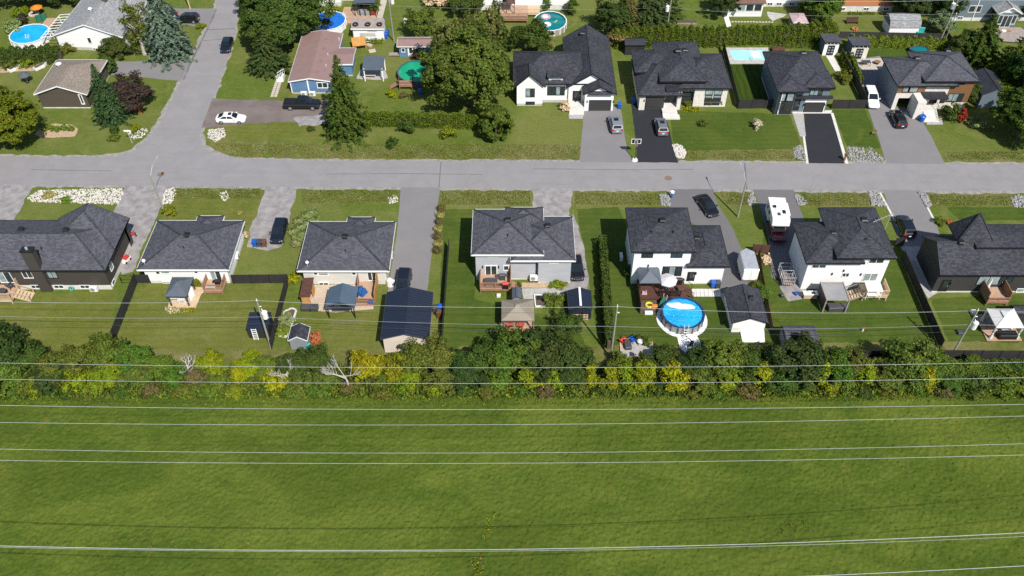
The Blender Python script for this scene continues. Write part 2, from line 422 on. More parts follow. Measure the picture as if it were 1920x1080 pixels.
def asphalt(name, c1, c2, streak=.3, crack=True, patch=.4):
    m, N, L, b = new_mat(name); p = pos(N)
    n = noise(N, L, p, .35, 5, .65); f = noise(N, L, p, 14, 2, .7); s = noise(N, L, stretch(N, L, p, (.05, .9, 1)), 1.0, 3)
    base = mix(N, L, ramp(N, L, n.outputs[0], 0, patch, .4, .62), c1, c2)
    base = mix(N, L, ramp(N, L, s.outputs[0], 0, streak, .5, .72), base, c2)
    base = mix(N, L, ramp(N, L, f.outputs[0], 0, .35, .45, .7), base, tuple(k * .7 for k in c1))
    if crack:
        v = N.new("ShaderNodeTexVoronoi"); v.feature = 'DISTANCE_TO_EDGE'; v.inputs["Scale"].default_value = .11
        w = noise(N, L, p, .8, 4); a = mix(N, L, .25, p, w.outputs[1]); L.new(a, v.inputs["Vector"])
        base = mix(N, L, ramp(N, L, v.outputs[0], .2, 0, 0, .005), base, tuple(k * .4 for k in c1))
    L.new(base, b.inputs["Base Color"]); b.inputs["Roughness"].default_value = .9; b.inputs["Specular IOR Level"].default_value = .25
    bump(N, L, b, f.outputs[0], .25, .02)
    return m
MA['road'] = asphalt("worn_grey_asphalt", (.255, .243, .247), (.195, .186, .190))
MA['drive_grey'] = asphalt("grey_asphalt_drive", (.205, .195, .198), (.170, .162, .166), .1)
MA['drive_mid'] = asphalt("mid_grey_asphalt", (.150, .143, .146), (.125, .12, .124), .1)
MA['drive_black'] = asphalt("fresh_black_asphalt", (.024, .025, .030), (.032, .033, .039), .1, False)
MA['drive_brown'] = asphalt("old_brown_asphalt", (.145, .118, .11), (.20, .17, .155), .8, False, .7)
MA['gravel'] = M("grey_gravel", (.30, .28, .275), (.20, .187, .185), .9, .95, .5, 16, detail=7, lo=.38, hi=.62)
MA['gravel_pale'] = M("pale_road_gravel", (.31, .29, .265), (.19, .178, .165), 1.4, .95, .5, 14, detail=7)
MA['soil'] = M("dark_soil", (.11, .08, .065), (.07, .05, .042), 2, .95, .4, 9)
MA['mulch'] = M("wood_chip_mulch", (.46, .34, .22), (.34, .24, .15), 3, .95, .4, 10)
MA['rock_pale'] = M("pale_limestone", (.62, .59, .54), (.45, .42, .38), 3, .9, .2, 8)
MA['rock_grey'] = M("grey_stone", (.36, .35, .35), (.20, .195, .2), 3, .9, .2, 8)

def rough_edge(pts, amp, step=.8):
    out = []
    n = len(pts)
    for i in range(n):
        a, b = Vector(pts[i]).to_2d(), Vector(pts[(i + 1) % n]).to_2d(); k = max(1, int((b - a).length / step))
        for j in range(k):
            q = a.lerp(b, j / k)
            out.append((q.x + random.uniform(-amp, amp), q.y + random.uniform(-amp, amp)))
    return out
SH = [0.0]
def sheet(name, px, z, mat, amp=0.0, kind='structure', world_pts=False):
    pts = px if world_pts else [G(*q)[:2] for q in px]
    if amp: pts = rough_edge(pts, amp)
    SH[0] += .00025
    b = MB(); b.face([(x, y, z + SH[0] % .0035) for x, y in pts])
    me = b.build(name, MA[mat])
    if me.data.polygons[0].normal.z < 0: me.data.flip_normals()
    return tag(me, kind=kind)
sheet("ground", [(-2500, -2000), (2500, -2000), (2500, 3000), (-2500, 3000)], 0, 'grass', world_pts=True)
# lawns of the separate lots
sheet("lawn", [(262, 534), (540, 534), (515, 640), (497, 700), (188, 700)], .004, 'grass_dry', .1)
sheet("lawn", [(322, 358), (495, 358), (478, 420), (300, 420)], .004, 'grass_dry', .1)
sheet("lawn", [(1256, 207), (1480, 214), (1500, 262), (1510, 302), (1282, 300), (1262, 262)], .004, 'grass_dark', .1)
sheet("lawn", [(1366, 121), (1442, 121), (1460, 190), (1384, 190)], .004, 'grass_striped', .03)
sheet("lawn", [(1560, 205), (1622, 205), (1652, 278), (1590, 278)], .004, 'grass_dark', .05)
sheet("lawn", [(1432, 400), (1500, 470), (1520, 560), (1640, 540), (1680, 450), (1700, 480), (1790, 690), (1420, 690)], .004, 'grass_dark', .1)
sheet("lawn", [(1745, 560), (1960, 548), (1990, 690), (1800, 690)], .004, 'grass_dark', .1)
sheet("lawn", [(830, 392), (884, 392), (890, 560), (1080, 610), (1120, 690), (822, 690)], .004, 'grass_dark', .1)
sheet("lawn", [(1082, 392), (1160, 388), (1210, 520), (1380, 560), (1440, 690), (1130, 690)], .004, 'grass_dark', .1)
sheet("lawn", [(1775, 388), (1980, 388), (1980, 412), (1800, 414)], .004, 'grass_dark', .1)
sheet("lawn", [(1620, 72), (1785, 80), (1700, 110), (1625, 110)], .004, 'grass_dark', .1)
sheet("lawn", [(0, 556), (222, 545), (186, 690), (-80, 690)], .004, 'grass_dry', .1)
sheet("lawn", [(560, 585), (714, 585), (714, 690), (540, 690)], .004, 'grass_dry', .1)
sheet("lawn", [(384, 190), (540, 190), (545, 150), (660, 215), (668, 262), (395, 262)], .002, 'grass_dry', .1)
# rough verges along the ditch
sheet("verge", [(395, 262), (700, 274), (1095, 270), (1088, 304), (430, 300), (400, 288)], .006, 'grass_wild', .25)
sheet("verge", [(1285, 282), (1488, 280), (1492, 302), (1285, 301)], .006, 'grass_wild', .2)
sheet("verge", [(325, 353), (492, 353), (488, 375), (322, 372)], .006, 'grass_wild', .2)
sheet("verge", [(566, 356), (748, 356), (748, 378), (566, 385)], .006, 'grass_wild', .2)
sheet("verge", [(830, 357), (996, 357), (998, 386), (826, 386)], .006, 'grass_wild', .2)
sheet("verge", [(1075, 359), (1240, 362), (1240, 386), (1075, 386)], .006, 'grass_wild', .2)
sheet("verge", [(1350, 360), (1412, 360), (1420, 386), (1360, 386)], .006, 'grass_wild', .2)
sheet("verge", [(1490, 361), (1630, 361), (1640, 388), (1505, 388)], .006, 'grass_wild', .2)
sheet("verge", [(1735, 362), (1900, 364), (1905, 386), (1750, 388)], .006, 'grass_wild', .2)
sheet("verge", [(1770, 282), (1990, 282), (1990, 303), (1775, 303)], .006, 'grass_wild', .2)
sheet("verge", [(-60, 740), (1990, 740), (1990, 640), (-60, 660)], .006, 'grass_wild', .3)
# roads
road_px = [(-120, 291), (60, 295), (150, 296), (215, 293), (252, 283), (280, 260), (300, 230), (330, 172), (358, 113), (379, 71), (395, 41), (404, 17), (412, -25), (444, -25), (441, 60),
           (432, 95), (423, 117), (408, 165), (397, 188), (380, 232), (375, 255), (381, 274), (398, 289), (440, 298), (600, 302), (1090, 304), (1500, 306), (2050, 309),
           (2050, 359), (1500, 356), (1000, 353), (500, 350), (0, 346), (-120, 345)]
sh_px = [(-120, 288), (150, 292), (212, 289), (246, 280), (272, 258), (294, 228), (324, 172), (353, 112), (374, 70), (390, 40), (399, 16), (407, -25), (449, -25), (445, 60),
         (436, 96), (427, 118), (412, 166), (401, 190), (385, 234), (382, 255), (388, 270), (404, 283), (440, 294), (600, 298), (1090, 300), (1500, 302), (2050, 305),
         (2050, 364), (1500, 361), (1000, 358), (500, 355), (0, 351), (-120, 350)]
sheet("road_shoulder", sh_px, .010, 'gravel_pale', .22)
sheet("road", road_px, .018, 'road', .05)
# the field in front: uneven knee-high grass as a displaced sheet
def vnoise(nx, ny, cx, cy):
    gx, gy = int(cx) + 2, int(cy) + 2
    g = rng.random((gy, gx)).astype(np.float32)
    xs = np.linspace(0, cx, nx, dtype=np.float32); ys = np.linspace(0, cy, ny, dtype=np.float32)
    xi = xs.astype(int); yi = ys.astype(int); fx = xs - xi; fy = (ys - yi)[:, None]
    fx = fx * fx * (3 - 2 * fx); fy = fy * fy * (3 - 2 * fy)
    a = g[yi][:, xi] * (1 - fx) + g[yi][:, xi + 1] * fx
    c = g[yi + 1][:, xi] * (1 - fx) + g[yi + 1][:, xi + 1] * fx
    return a * (1 - fy) + c * fy
def field(x0, x1, y0, y1, step):
    nx, ny = int((x1 - x0) / step), int((y1 - y0) / step)
    z = np.zeros((ny, nx), np.float32)
    for wl, amp in ((5, .03),):
        z += amp * vnoise(nx, ny, (x1 - x0) / wl, (y1 - y0) / wl)
    z += rng.random((ny, nx)).astype(np.float32) * .19
    X, Y = np.meshgrid(np.linspace(x0, x1, nx), np.linspace(y0, y1, ny))
    X = X + (rng.random(X.shape) - .5) * step * .7; Y = Y + (rng.random(Y.shape) - .5) * step * .7
    z *= np.clip((y1 - Y) / 1.2, 0, 1)
    co = np.stack([X, Y, z + .012], -1).reshape(-1, 3).astype(np.float32)
    i = np.arange(nx * ny).reshape(ny, nx)
    q = np.stack([i[:-1, :-1], i[:-1, 1:], i[1:, 1:], i[1:, :-1]], -1).reshape(-1, 4).astype(np.int32)
    me = bpy.data.meshes.new("field")
    me.vertices.add(len(co)); me.vertices.foreach_set("co", co.ravel())
    me.loops.add(q.size); me.loops.foreach_set("vertex_index", q.ravel())
    me.polygons.add(len(q)); me.polygons.foreach_set("loop_start", np.arange(0, q.size, 4, dtype=np.int32))
    me.update(calc_edges=True); me.materials.append(MA['grass_field'])
    return tag(link("field", me), kind='structure')
field(-88, 88, 32, 64.2, .17)
# drives, paths and pads
sheet("driveway", [(-70, 343), (64, 346), (44, 380), (24, 420), (8, 470), (-120, 470)], .014, 'gravel', .2)
sheet("driveway", [(235, 346), (320, 348), (298, 398), (266, 465), (250, 510), (228, 516), (200, 430), (216, 390)], .014, 'gravel', .12)
sheet("driveway", [(496, 349), (560, 349), (548, 385), (536, 440), (528, 462), (500, 470), (462, 463), (470, 430), (488, 385)], .014, 'gravel', .22)
sheet("driveway", [(752, 348), (826, 348), (820, 390), (812, 455), (801, 548), (798, 575), (722, 575), (735, 500), (745, 430)], .014, 'drive_grey', .03)
sheet("driveway", [(998, 350), (1074, 350), (1070, 385), (1064, 410), (1000, 410)], .014, 'gravel', .15)
sheet("path", [(1074, 400), (1084, 425), (1096, 470), (1104, 530), (1100, 545), (1050, 548), (1050, 500), (1068, 430)], .018, 'gravel', .1)
sheet("driveway", [(1257, 350), (1334, 350), (1347, 385), (1372, 425), (1392, 470), (1406, 545), (1352, 550), (1345, 440), (1256, 400)], .014, 'drive_mid', .04)
sheet("driveway", [(1410, 350), (1486, 350), (1500, 392), (1516, 430), (1512, 510), (1480, 535), (1446, 520), (1440, 445), (1426, 392)], .014, 'drive_mid', .04)
sheet("gravel_pad", [(1462, 500), (1505, 500), (1512, 560), (1478, 566), (1462, 540)], .018, 'gravel', .12)
sheet("driveway", [(1654, 350), (1722, 350), (1750, 405), (1762, 440), (1740, 470), (1690, 470), (1672, 410)], .014, 'drive_grey', .02)
sheet("path", [(1690, 462), (1730, 462), (1765, 545), (1740, 560), (1735, 552)], .018, 'grey_paver', .02)
sheet("driveway", [(1086, 308), (1090, 260), (1096, 200), (1162, 200), (1166, 215), (1171, 255), (1176, 280), (1184, 296), (1188, 308)], .014, 'drive_grey', .04)
sheet("driveway", [(1191, 309), (1194, 282), (1190, 245), (1183, 193), (1188, 180), (1245, 200), (1247, 218), (1254, 238), (1262, 274), (1268, 295), (1274, 309)], .014, 'drive_black', .03)
sheet("driveway", [(1516, 309), (1510, 262), (1508, 212), (1558, 212), (1572, 262), (1584, 309)], .014, 'drive_black', .02)
sheet("driveway", [(1662, 309), (1648, 262), (1622, 190), (1612, 150), (1600, 112), (1650, 105), (1672, 200), (1735, 206), (1730, 230), (1746, 255), (1772, 309)], .014, 'drive_grey', .04)
sheet("driveway", [(200, 116), (358, 113), (342, 152), (300, 149), (280, 146), (200, 140)], .014, 'drive_grey', .1)
sheet("driveway", [(388, 180), (405, 186), (540, 189), (625, 186), (640, 205), (618, 233), (560, 230), (540, 228), (470, 232), (374, 241), (372, 235)], .014, 'drive_brown', .15)
sheet("gravel_pad", [(548, 220), (600, 216), (612, 226), (598, 236), (560, 236)], .018, 'gravel', .2)
sheet("driveway", [(325, 16), (404, 16), (394, 50), (372, 52), (350, 46), (325, 44)], .014, 'drive_grey', .08)
sheet("patio", [(1598, 112), (1662, 108), (1664, 125), (1640, 132), (1618, 132)], .022, 'paver', .0)
# pale kerb strips beside the drives
def strip(name, px, w, z0, z1, mat):
    b = MB(); pts = [Vector(G(*q)) for q in px]
    for a, c in zip(pts[:-1], pts[1:]):
        d = (c - a).normalized(); n = Vector((-d.y, d.x, 0)) * w / 2
        b.prism([(a - n).to_2d(), (c - n).to_2d(), (c + n).to_2d(), (a + n).to_2d()], z0, z1)
    return tag(b.build(name, MA[mat]), kind='structure')
strip("kerb", [(1650, 362), (1686, 430), (1694, 448)], .3, 0, .07, 'pale_concrete')
strip("kerb", [(1725, 362), (1752, 415)], .3, 0, .07, 'pale_concrete')
strip("kerb", [(1560, 212), (1588, 307)], .45, 0, .04, 'pale_concrete')
strip("kerb", [(1507, 256), (1514, 307)], .35, 0, .04, 'pale_concrete')
for px, nm in (((302, 327), 'drain'), ((1253, 334), 'drain')):
    x, y, _ = G(*px)
    t = thing("manhole_cover", "rusty manhole cover in the road %s" % ("near the left street lamp" if px[0] < 900 else "left of the parked black sedan"), "manhole", (x, y, .018), group="manhole covers in the road")
    b = MB(); b.tube((x, y, .018), (x, y, .026), .42, .42, 20); b.build("cover", MA['rust'], t)
    b = MB(); b.tube((x, y, .018), (x, y, .022), .55, .55, 20); b.build("collar", MA['drive_mid'], t)
# loose stones in the ditches
def in_poly(x, y, poly):
    c = False; n = len(poly)
    for i in range(n):
        (x1, y1), (x2, y2) = poly[i], poly[i - 1]
        if (y1 > y) != (y2 > y) and x < (x2 - x1) * (y - y1) / (y2 - y1) + x1: c = not c
    return c
def scatter(poly, n):
    xs = [p[0] for p in poly]; ys = [p[1] for p in poly]; out = []
    k = 0
    while len(out) < n and k < n * 30:
        k += 1
        x, y = random.uniform(min(xs), max(xs)), random.uniform(min(ys), max(ys))
        if in_poly(x, y, poly): out.append((x, y))
    return out
def stones(name, px, n, s0, s1, mat, heap=.0):
    poly = [G(*q)[:2] for q in px]; b = MB()
    for x, y in scatter(poly, n):
        s = random.uniform(s0, s1); a = random.uniform(0, 6.28); z = random.uniform(0, heap)
        ring = [(x + s * random.uniform(.7, 1.2) * math.cos(a + k * 1.257), y + s * random.uniform(.7, 1.2) * math.sin(a + k * 1.257), z + s * .15) for k in range(5)]
        top = [(x + (q[0] - x) * .55, y + (q[1] - y) * .55, z + s * random.uniform(.6, 1.0)) for q in ring]
        b.hull(ring, top)
    return tag(b.build(name, MA[mat]), kind='stuff')
stones("stones", [(52, 372), (72, 358), (110, 356), (228, 354), (232, 362), (222, 384), (160, 382), (60, 379)], 1900, .05, .14, 'rock_pale', .1)
stones("stones", [(304, 372), (312, 356), (328, 352), (330, 362), (322, 382), (306, 384)], 160, .08, .18, 'rock_pale', .1)
stones("stones", [(390, 244), (420, 241), (424, 256), (404, 268), (390, 258)], 320, .06, .14, 'rock_pale', .12)
stones("stones", [(1260, 272), (1275, 270), (1287, 286), (1282, 297), (1270, 298), (1264, 285)], 260, .08, .18, 'rock_pale', .12)
stones("stones", [(1485, 278), (1502, 272), (1510, 290), (1512, 302), (1490, 297)], 260, .06, .15, 'rock_grey', .1)
stones("stones", [(1586, 276), (1630, 276), (1656, 296), (1660, 305), (1592, 304)], 520, .06, .17, 'rock_grey', .08)
stones("stones", [(1236, 366), (1256, 362), (1257, 388), (1240, 386)], 160, .08, .2, 'rock_grey', .1)
stones("stones", [(1402, 366), (1412, 362), (1420, 384), (1402, 386)], 110, .08, .18, 'rock_grey', .1)
stones("stones", [(1488, 365), (1500, 364), (1514, 382), (1498, 386)], 130, .07, .18, 'rock_grey', .1)
stones("stones", [(1628, 360), (1648, 362), (1662, 388), (1634, 386)], 260, .07, .2, 'rock_grey', .12)
stones("stones", [(1722, 362), (1736, 364), (1748, 388), (1738, 390)], 180, .07, .2, 'rock_grey', .12)
stones("stones", [(1894, 372), (1908, 366), (1922, 372), (1930, 392), (1902, 388)], 200, .07, .2, 'rock_grey', .12)
stones("stones", [(240, 250), (262, 240), (280, 242), (268, 258), (250, 262)], 70, .08, .2, 'rock_pale', .1)
stones("stones", [(408, 362), (424, 358), (430, 372), (420, 378)], 60, .06, .15, 'rock_pale', .05)
stones("stones", [(728, 370), (745, 364), (746, 380), (730, 382)], 60, .06, .15, 'rock_pale', .05)

for k, px in enumerate(([(404, 17), (407, 17), (397, 42), (382, 72), (362, 114), (345, 150), (343, 149), (358, 113), (379, 71), (395, 41)], [(390, 55), (440, 53), (440, 54.5), (390, 56.5)], [(380, 76), (430, 72), (430, 73), (380, 77)], [(610, 326), (760, 325), (905, 327), (905, 327.8), (760, 326), (610, 327)], [(1000, 316), (1180, 318), (1300, 317), (1300, 318), (1180, 319), (1000, 317)], [(1395, 306), (1398, 306), (1401, 356), (1399, 356)], [(60, 318), (210, 320), (210, 321), (60, 319)], [(826, 304), (828, 304), (824, 351), (822, 351)])):
    sheet("tar_seam", px, .024, 'drive_mid', .03 if k else .12)

# ---------------------------------------------------------------- buildings
def eave_z(base_y, eave_y, d=.5, x=960):
    Y = G(x, base_y)[1] - d; return WY(x, eave_y, Y)[1]
def erect(xl, xr, yn, yf, z):
    """eave rectangle from its near corners and far row"""
    a = G(xl, yn, z); b = G(xr, yn, z)
    return a[0], b[0], a[1], G(960, yf, z)[1]
def roof(par, x0, x1, y0, y1, z, pitch, axis, e0, e1, rm, fm, wm=None, ov=.45, th=.2, cap=True, cap_m=None, names=("roof", "fascia")):
    sw = axis == 'y'
    if sw: a0, a1, b0, b1 = y0, y1, x0, x1
    else: a0, a1, b0, b1 = x0, x1, y0, y1
    hd = (b1 - b0) / 2; bm = (b0 + b1) / 2; rise = hd * pitch
    r0 = a0 + (hd if e0 == 'h' else 0); r1 = a1 - (hd if e1 == 'h' else 0)
    if r1 < r0: r0 = r1 = (a0 + a1) / 2
    T = (lambda a, b, c: (b, a, c)) if sw else (lambda a, b, c: (a, b, c))
    zt = z + rise
    A, B, C_, D = T(a0, b0, z), T(a1, b0, z), T(a1, b1, z), T(a0, b1, z)
    R0, R1 = T(r0, bm, zt), T(r1, bm, zt)
    mb = MB(); sl = math.hypot(1, pitch)
    def slope(pts, along):                          # uv in metres: u along the eave, v up the slope
        us = []
        for p in pts:
            q = (p[1], p[0]) if sw else (p[0], p[1])
            us.append((q[0], abs(q[1] - bm) * sl) if along == 'a' else (q[1], abs(p[2] - z) / max(pitch, .01) * sl))
        return us
    same = abs(r1 - r0) < 1e-4
    for q in ([A, B, R1, R0], [C_, D, R0, R1]):
        if same: q = q[:3]
        mb.face(q, slope(q, 'a'))
    if e0 == 'h': mb.face([D, A, R0], slope([D, A, R0], 'b'))
    if e1 == 'h': mb.face([B, C_, R1], slope([B, C_, R1], 'b'))
    ro = mb.build(names[0], rm, par)
    f = MB(); t = .04
    lowz = z - th
    cr = [A, B, C_, D]; ends = {0: None, 1: e1, 2: None, 3: e0}
    for i in range(4):
        p, q = cr[i], cr[(i + 1) % 4]
        if ends[i] == 'g':
            rr = R1 if i == 1 else R0
            for s_, e_ in ((p, rr), (rr, q)):
                dd = Vector((0, 0, -th)); o = Vector(T(t if i == 1 else -t, 0, 0))
                s2, e2 = Vector(s_) + Vector((0, 0, .02)), Vector(e_) + Vector((0, 0, .02))
                f.hull([s2 + dd, e2 + dd, e2, s2], [s2 + dd + o, e2 + dd + o, e2 + o, s2 + o])
        else:
            n = Vector((q[1] - p[1], p[0] - q[0], 0)).normalized() * t
            if sw: n = -n
            p_, q_ = Vector(p), Vector(q); up = Vector((0, 0, .03)); dn = Vector((0, 0, -th))
            f.hull([p_ + dn, q_ + dn, q_ + up, p_ + up], [p_ + dn + n, q_ + dn + n, q_ + up + n, p_ + up + n])
    if e0 != 'g' and e1 != 'g':
        f.face([Vector(k) + Vector((0, 0, -th + .02)) for k in (D, C_, B, A)])
    f.build(names[1], fm, par)
    if wm is not None:
        for e, aa, rr in ((e0, a0 + ov, R0), (e1, a1 - ov, R1)):
            if e == 'g':
                g = MB(); th2 = .12
                s_ = 1 if aa > (a0 + a1) / 2 else -1
                tri = [T(aa, b0 + ov, z - .05), T(aa, b1 - ov, z - .05), T(aa, bm, zt - .05 - ov * pitch * .0)]
                tri2 = [T(aa - s_ * th2, b0 + ov, z - .05), T(aa - s_ * th2, b1 - ov, z - .05), T(aa - s_ * th2, bm, zt - .05)]
                g.hull(tri, tri2); g.build("gable", wm, par)
    if cap:
        c = MB()
        segs = [] if same else [(R0, R1)]
        if e0 == 'h': segs += [(A, R0), (D, R0)]
        if e1 == 'h': segs += [(B, R1), (C_, R1)]
        for p, q in segs: c.bar(Vector(p) + Vector((0, 0, .015)), Vector(q) + Vector((0, 0, .015)), .26, .045)
        c.build("ridge_cap", cap_m or (MA['sh_black'] if rm is MA['sh_dark'] else rm), par)  # charcoal roofs get darker caps: their shadow lines are put into the colour
    def zf(x, y):
        a, b = (y, x) if sw else (x, y)
        k = hd - abs(b - bm)
        if e0 == 'h': k = min(k, a - a0)
        if e1 == 'h': k = min(k, a1 - a)
        return z + k * pitch
    ro["rise"] = rise
    return zf
def hit(px, py, zf, z0=4.0):
    z = z0
    for _ in range(40): z = .5 * z + .5 * zf(*G(px, py, z)[:2])
    return Vector(G(px, py, z))
def roof_vent(par, px, py, zf, kind='box', s=.7):
    p = hit(px, py, zf)
    b = MB()
    if kind == 'box':
        b.box(p.x - s * .4, p.x + s * .4, p.y - s * .4, p.y + s * .4, p.z - .3, p.z + .28)
        b.hull([(p.x - s * .55, p.y - s * .55, p.z + .28), (p.x + s * .55, p.y - s * .55, p.z + .28), (p.x + s * .55, p.y + s * .55, p.z + .28), (p.x - s * .55, p.y + s * .55, p.z + .28)],
               [(p.x - s * .4, p.y - s * .4, p.z + .42), (p.x + s * .4, p.y - s * .4, p.z + .42), (p.x + s * .4, p.y + s * .4, p.z + .42), (p.x - s * .4, p.y + s * .4, p.z + .42)])
        b.build("roof_vent", MA['black'], par)
    elif kind == 'dome':
        b.tube((p.x, p.y, p.z - .2), (p.x, p.y, p.z + .3), s * .35, s * .35, 10)
        b.tube((p.x, p.y, p.z + .3), (p.x, p.y, p.z + .42), s * .62, s * .62, 12); b.tube((p.x, p.y, p.z + .42), (p.x, p.y, p.z + .55), s * .62, s * .25, 12)
        b.build("roof_vent", MA['white_plastic'], par)
    else:
        b.tube((p.x, p.y, p.z - .2), (p.x, p.y, p.z + .4), .07, .07, 8); b.build("vent_pipe", MA['black'], par)
def walls(par, x0, x1, y0, y1, z1, mat, z0=0.0, found=0.0, fmat=None, name="wall"):
    b = MB(); b.box(x0, x1, y0, y1, z0 + found, z1); w = b.build(name, MA[mat], par)
    if found:
        f = MB(); f.box(x0 + .03, x1 - .03, y0 + .03, y1 - .03, z0 - .3, z0 + found - .002); f.build("foundation", MA[fmat or 'pale_concrete'], par)
    return w
def winbox(par, X0, X1, Z0, Z1, Y, n=2, frame='white', gl='glass', bar_h=None, fw=.07, name="window", out=-1):
    f = MB(); ya, yb = sorted((Y + out * .06, Y - out * .05))
    f.box(X0 - fw, X1 + fw, ya, yb, Z1, Z1 + fw); f.box(X0 - fw, X1 + fw, ya - .03 if out < 0 else ya, yb if out < 0 else yb + .03, Z0 - fw, Z0)
    f.box(X0 - fw, X0, ya, yb, Z0, Z1); f.box(X1, X1 + fw, ya, yb, Z0, Z1)
    xs = [X0 + (X1 - X0) * k / n for k in range(n + 1)]
    for x in xs[1:-1]: f.box(x - fw * .45, x + fw * .45, ya + .004, yb - .004, Z0, Z1)
    if bar_h: f.box(X0, X1, ya + .008, yb - .008, Z0 + (Z1 - Z0) * bar_h - fw * .4, Z0 + (Z1 - Z0) * bar_h + fw * .4)
    fo = f.build(name, MA[frame], par)
    for a, b_ in zip(xs[:-1], xs[1:]):
        g = gl if isinstance(gl, str) else gl[xs.index(a) % len(gl)]
        p = MB(); yy = Y + out * .02; p.box(a + .01, b_ - .01, min(yy, yy - out * .02), max(yy, yy - out * .02), Z0 + .005, Z1 - .005); p.build("pane", MA[g], fo)
    return fo
def win(par, x0, y0, x1, y1, Y, **k):
    a = WY(x0, y0, Y); b = WY(x1, y1, Y)
    return winbox(par, a[0], b[0], b[1], a[1], Y, **k)
def winx(par, ya, yb, z0, z1, X, n=1, frame='white', gl='glass', out=1, fw=.07):
    f = MB(); xa, xb = sorted((X + out * .06, X - out * .04))
    f.box(xa, xb, ya - fw, yb + fw, z1, z1 + fw); f.box(xa, xb, ya - fw, yb + fw, z0 - fw, z0); f.box(xa, xb, ya - fw, ya, z0, z1); f.box(xa, xb, yb, yb + fw, z0, z1)
    for k in range(1, n): y = ya + (yb - ya) * k / n; f.box(xa + .004, xb - .004, y - .03, y + .03, z0, z1)
    fo = f.build("window", MA[frame], par)
    p = MB(); xx = X + out * .02; p.box(min(xx, xx - out * .02), max(xx, xx - out * .02), ya, yb, z0, z1); p.build("pane", MA[gl], fo)
def garage_door(par, X0, X1, Z0, Z1, Y, mat='charcoal_wall', frame='white', rows=4):
    f = MB(); f.box(X0 - .12, X0, Y - .05, Y + .05, Z0, Z1 + .12); f.box(X1, X1 + .12, Y - .05, Y + .05, Z0, Z1 + .12); f.box(X0, X1, Y - .05, Y + .05, Z1, Z1 + .12)
    fo = f.build("garage_door", MA[frame], par)
    h = (Z1 - Z0) / rows
    for k in range(rows): piece("door_panel", 'box', MA[mat], fo, ((X0 + X1) / 2, Y - .03 + .005 * (k % 2), Z0 + h * (k + .5)), (X1 - X0, .06, h - .03))
def door(par, X0, X1, Z0, Z1, Y, mat='black', frame='white', glass_=True):
    f = MB(); f.box(X0 - .08, X0, Y - .06, Y + .04, Z0, Z1 + .08); f.box(X1, X1 + .08, Y - .06, Y + .04, Z0, Z1 + .08); f.box(X0, X1, Y - .06, Y + .04, Z1, Z1 + .08); f.box(X0, X1, Y - .04, Y + .03, Z0, Z1)
    o = f.build("door", MA[mat], par)
    if glass_:
        g = MB(); w = X1 - X0; g.box(X0 + w * .2, X1 - w * .2, Y - .05, Y - .045, Z0 + (Z1 - Z0) * .35, Z1 - .15); g.build("pane", MA['glass'], o)
    h = MB(); h.box(X1 - .16, X1 - .1, Y - .11, Y - .05, Z0 + .9, Z0 + 1.1); h.build("handle", MA['alu'], o)
def wall_lamp(par, px, py, Y):
    x, z = WY(px, py, Y); b = MB(); b.box(x - .07, x + .07, Y - .14, Y, z - .18, z + .18); b.build("wall_lamp", MA['black'], par)
def heat_pump(x, y, label, rz=0.0, z=0.1, s=1.0):
    t = thing("heat_pump", label, "heat pump", (x, y, z), rz)
    b = MB(); b.box(-.45 * s, .45 * s, -.18 * s, .18 * s, 0.08, .75 * s); b.build("case", MA['white_plastic'], t, True)
    b = MB(); b.tube((-.1 * s, -.2 * s, .42 * s), (-.1 * s, -.18 * s, .42 * s), .27 * s, .27 * s, 14); b.build("fan_grille", MA['grey_metal'], t, True)
    for q in (-.35, .35):
        b = MB(); b.box(q * s - .04, q * s + .04, -.2 * s, .2 * s, 0, .08); b.build("foot", MA['black'], t, True)
    return t
def satellite_dish(p, label, mast=.7, az=.6):
    t = thing("satellite_dish", label, "dish", tuple(p))
    b = MB(); b.tube((0, 0, -.1), (0, 0, mast), .03, .03, 6); b.build("mast", MA['galv'], t, True)
    d = Vector((math.sin(az) * .8, -math.cos(az) * .8, .5)).normalized(); c = Vector((0, 0, mast))
    b = MB(); b.tube(c, c + d * .08, .08, .22, 12); b.build("reflector", MA['alu'], t, True)
    b = MB(); b.path([c + d * .05 + Vector((0, 0, -.2)), c + d * .5], .02, 4); b.build("feed_arm", MA['galv'], t, True)
def house(name, label, x, y, cat="house", group=None): return thing(name, label, cat, (x, y, 0), group=group)

WF = MA['white']; BF = MA['black']; DK = MA['sh_dark']
OV = .5
# --- far left of the lower row: dark brown bungalow
zA = eave_z(543, 507); x0, x1, y0, y1 = erect(-150, 197, 507, 413, zA)
hA = house("house", "dark brown bungalow with tall sided chimney at the far left of the near row", (x0 + x1) / 2, y0 + OV)
walls(hA, x0 + OV, x1 - OV, y0 + OV, y1 - OV, zA - .1, 'dark_wall', found=.85)
zfA = roof(hA, x0, x1, y0, y1, zA, .42, 'x', 'h', 'h', DK, BF)
ga = G(108, 414, zA)[0]
yfA = G(237, 410, zA)[1]
walls(hA, ga + OV, x1 - OV, y1 - 1.0, yfA - .3, zA - .1, 'dark_wall', name="wall")
zfA2 = roof(hA, ga, x1, (y0 + y1) / 2 - 1.0, yfA + .15, zA + .003, (WY(158, 381, yfA)[1] - zA) / ((x1 - ga) / 2) * .96, 'y', 'h', 'g', DK, BF, MA['dark_wall'])
YA = y0 + OV
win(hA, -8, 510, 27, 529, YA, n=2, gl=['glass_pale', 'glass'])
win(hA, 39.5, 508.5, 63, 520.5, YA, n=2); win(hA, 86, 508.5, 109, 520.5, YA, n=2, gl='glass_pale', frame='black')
for q in ((58, 535, 76, 540), (101, 535, 120, 540), (150, 535, 169, 540)): win(hA, *q, YA, n=2, gl='glass')
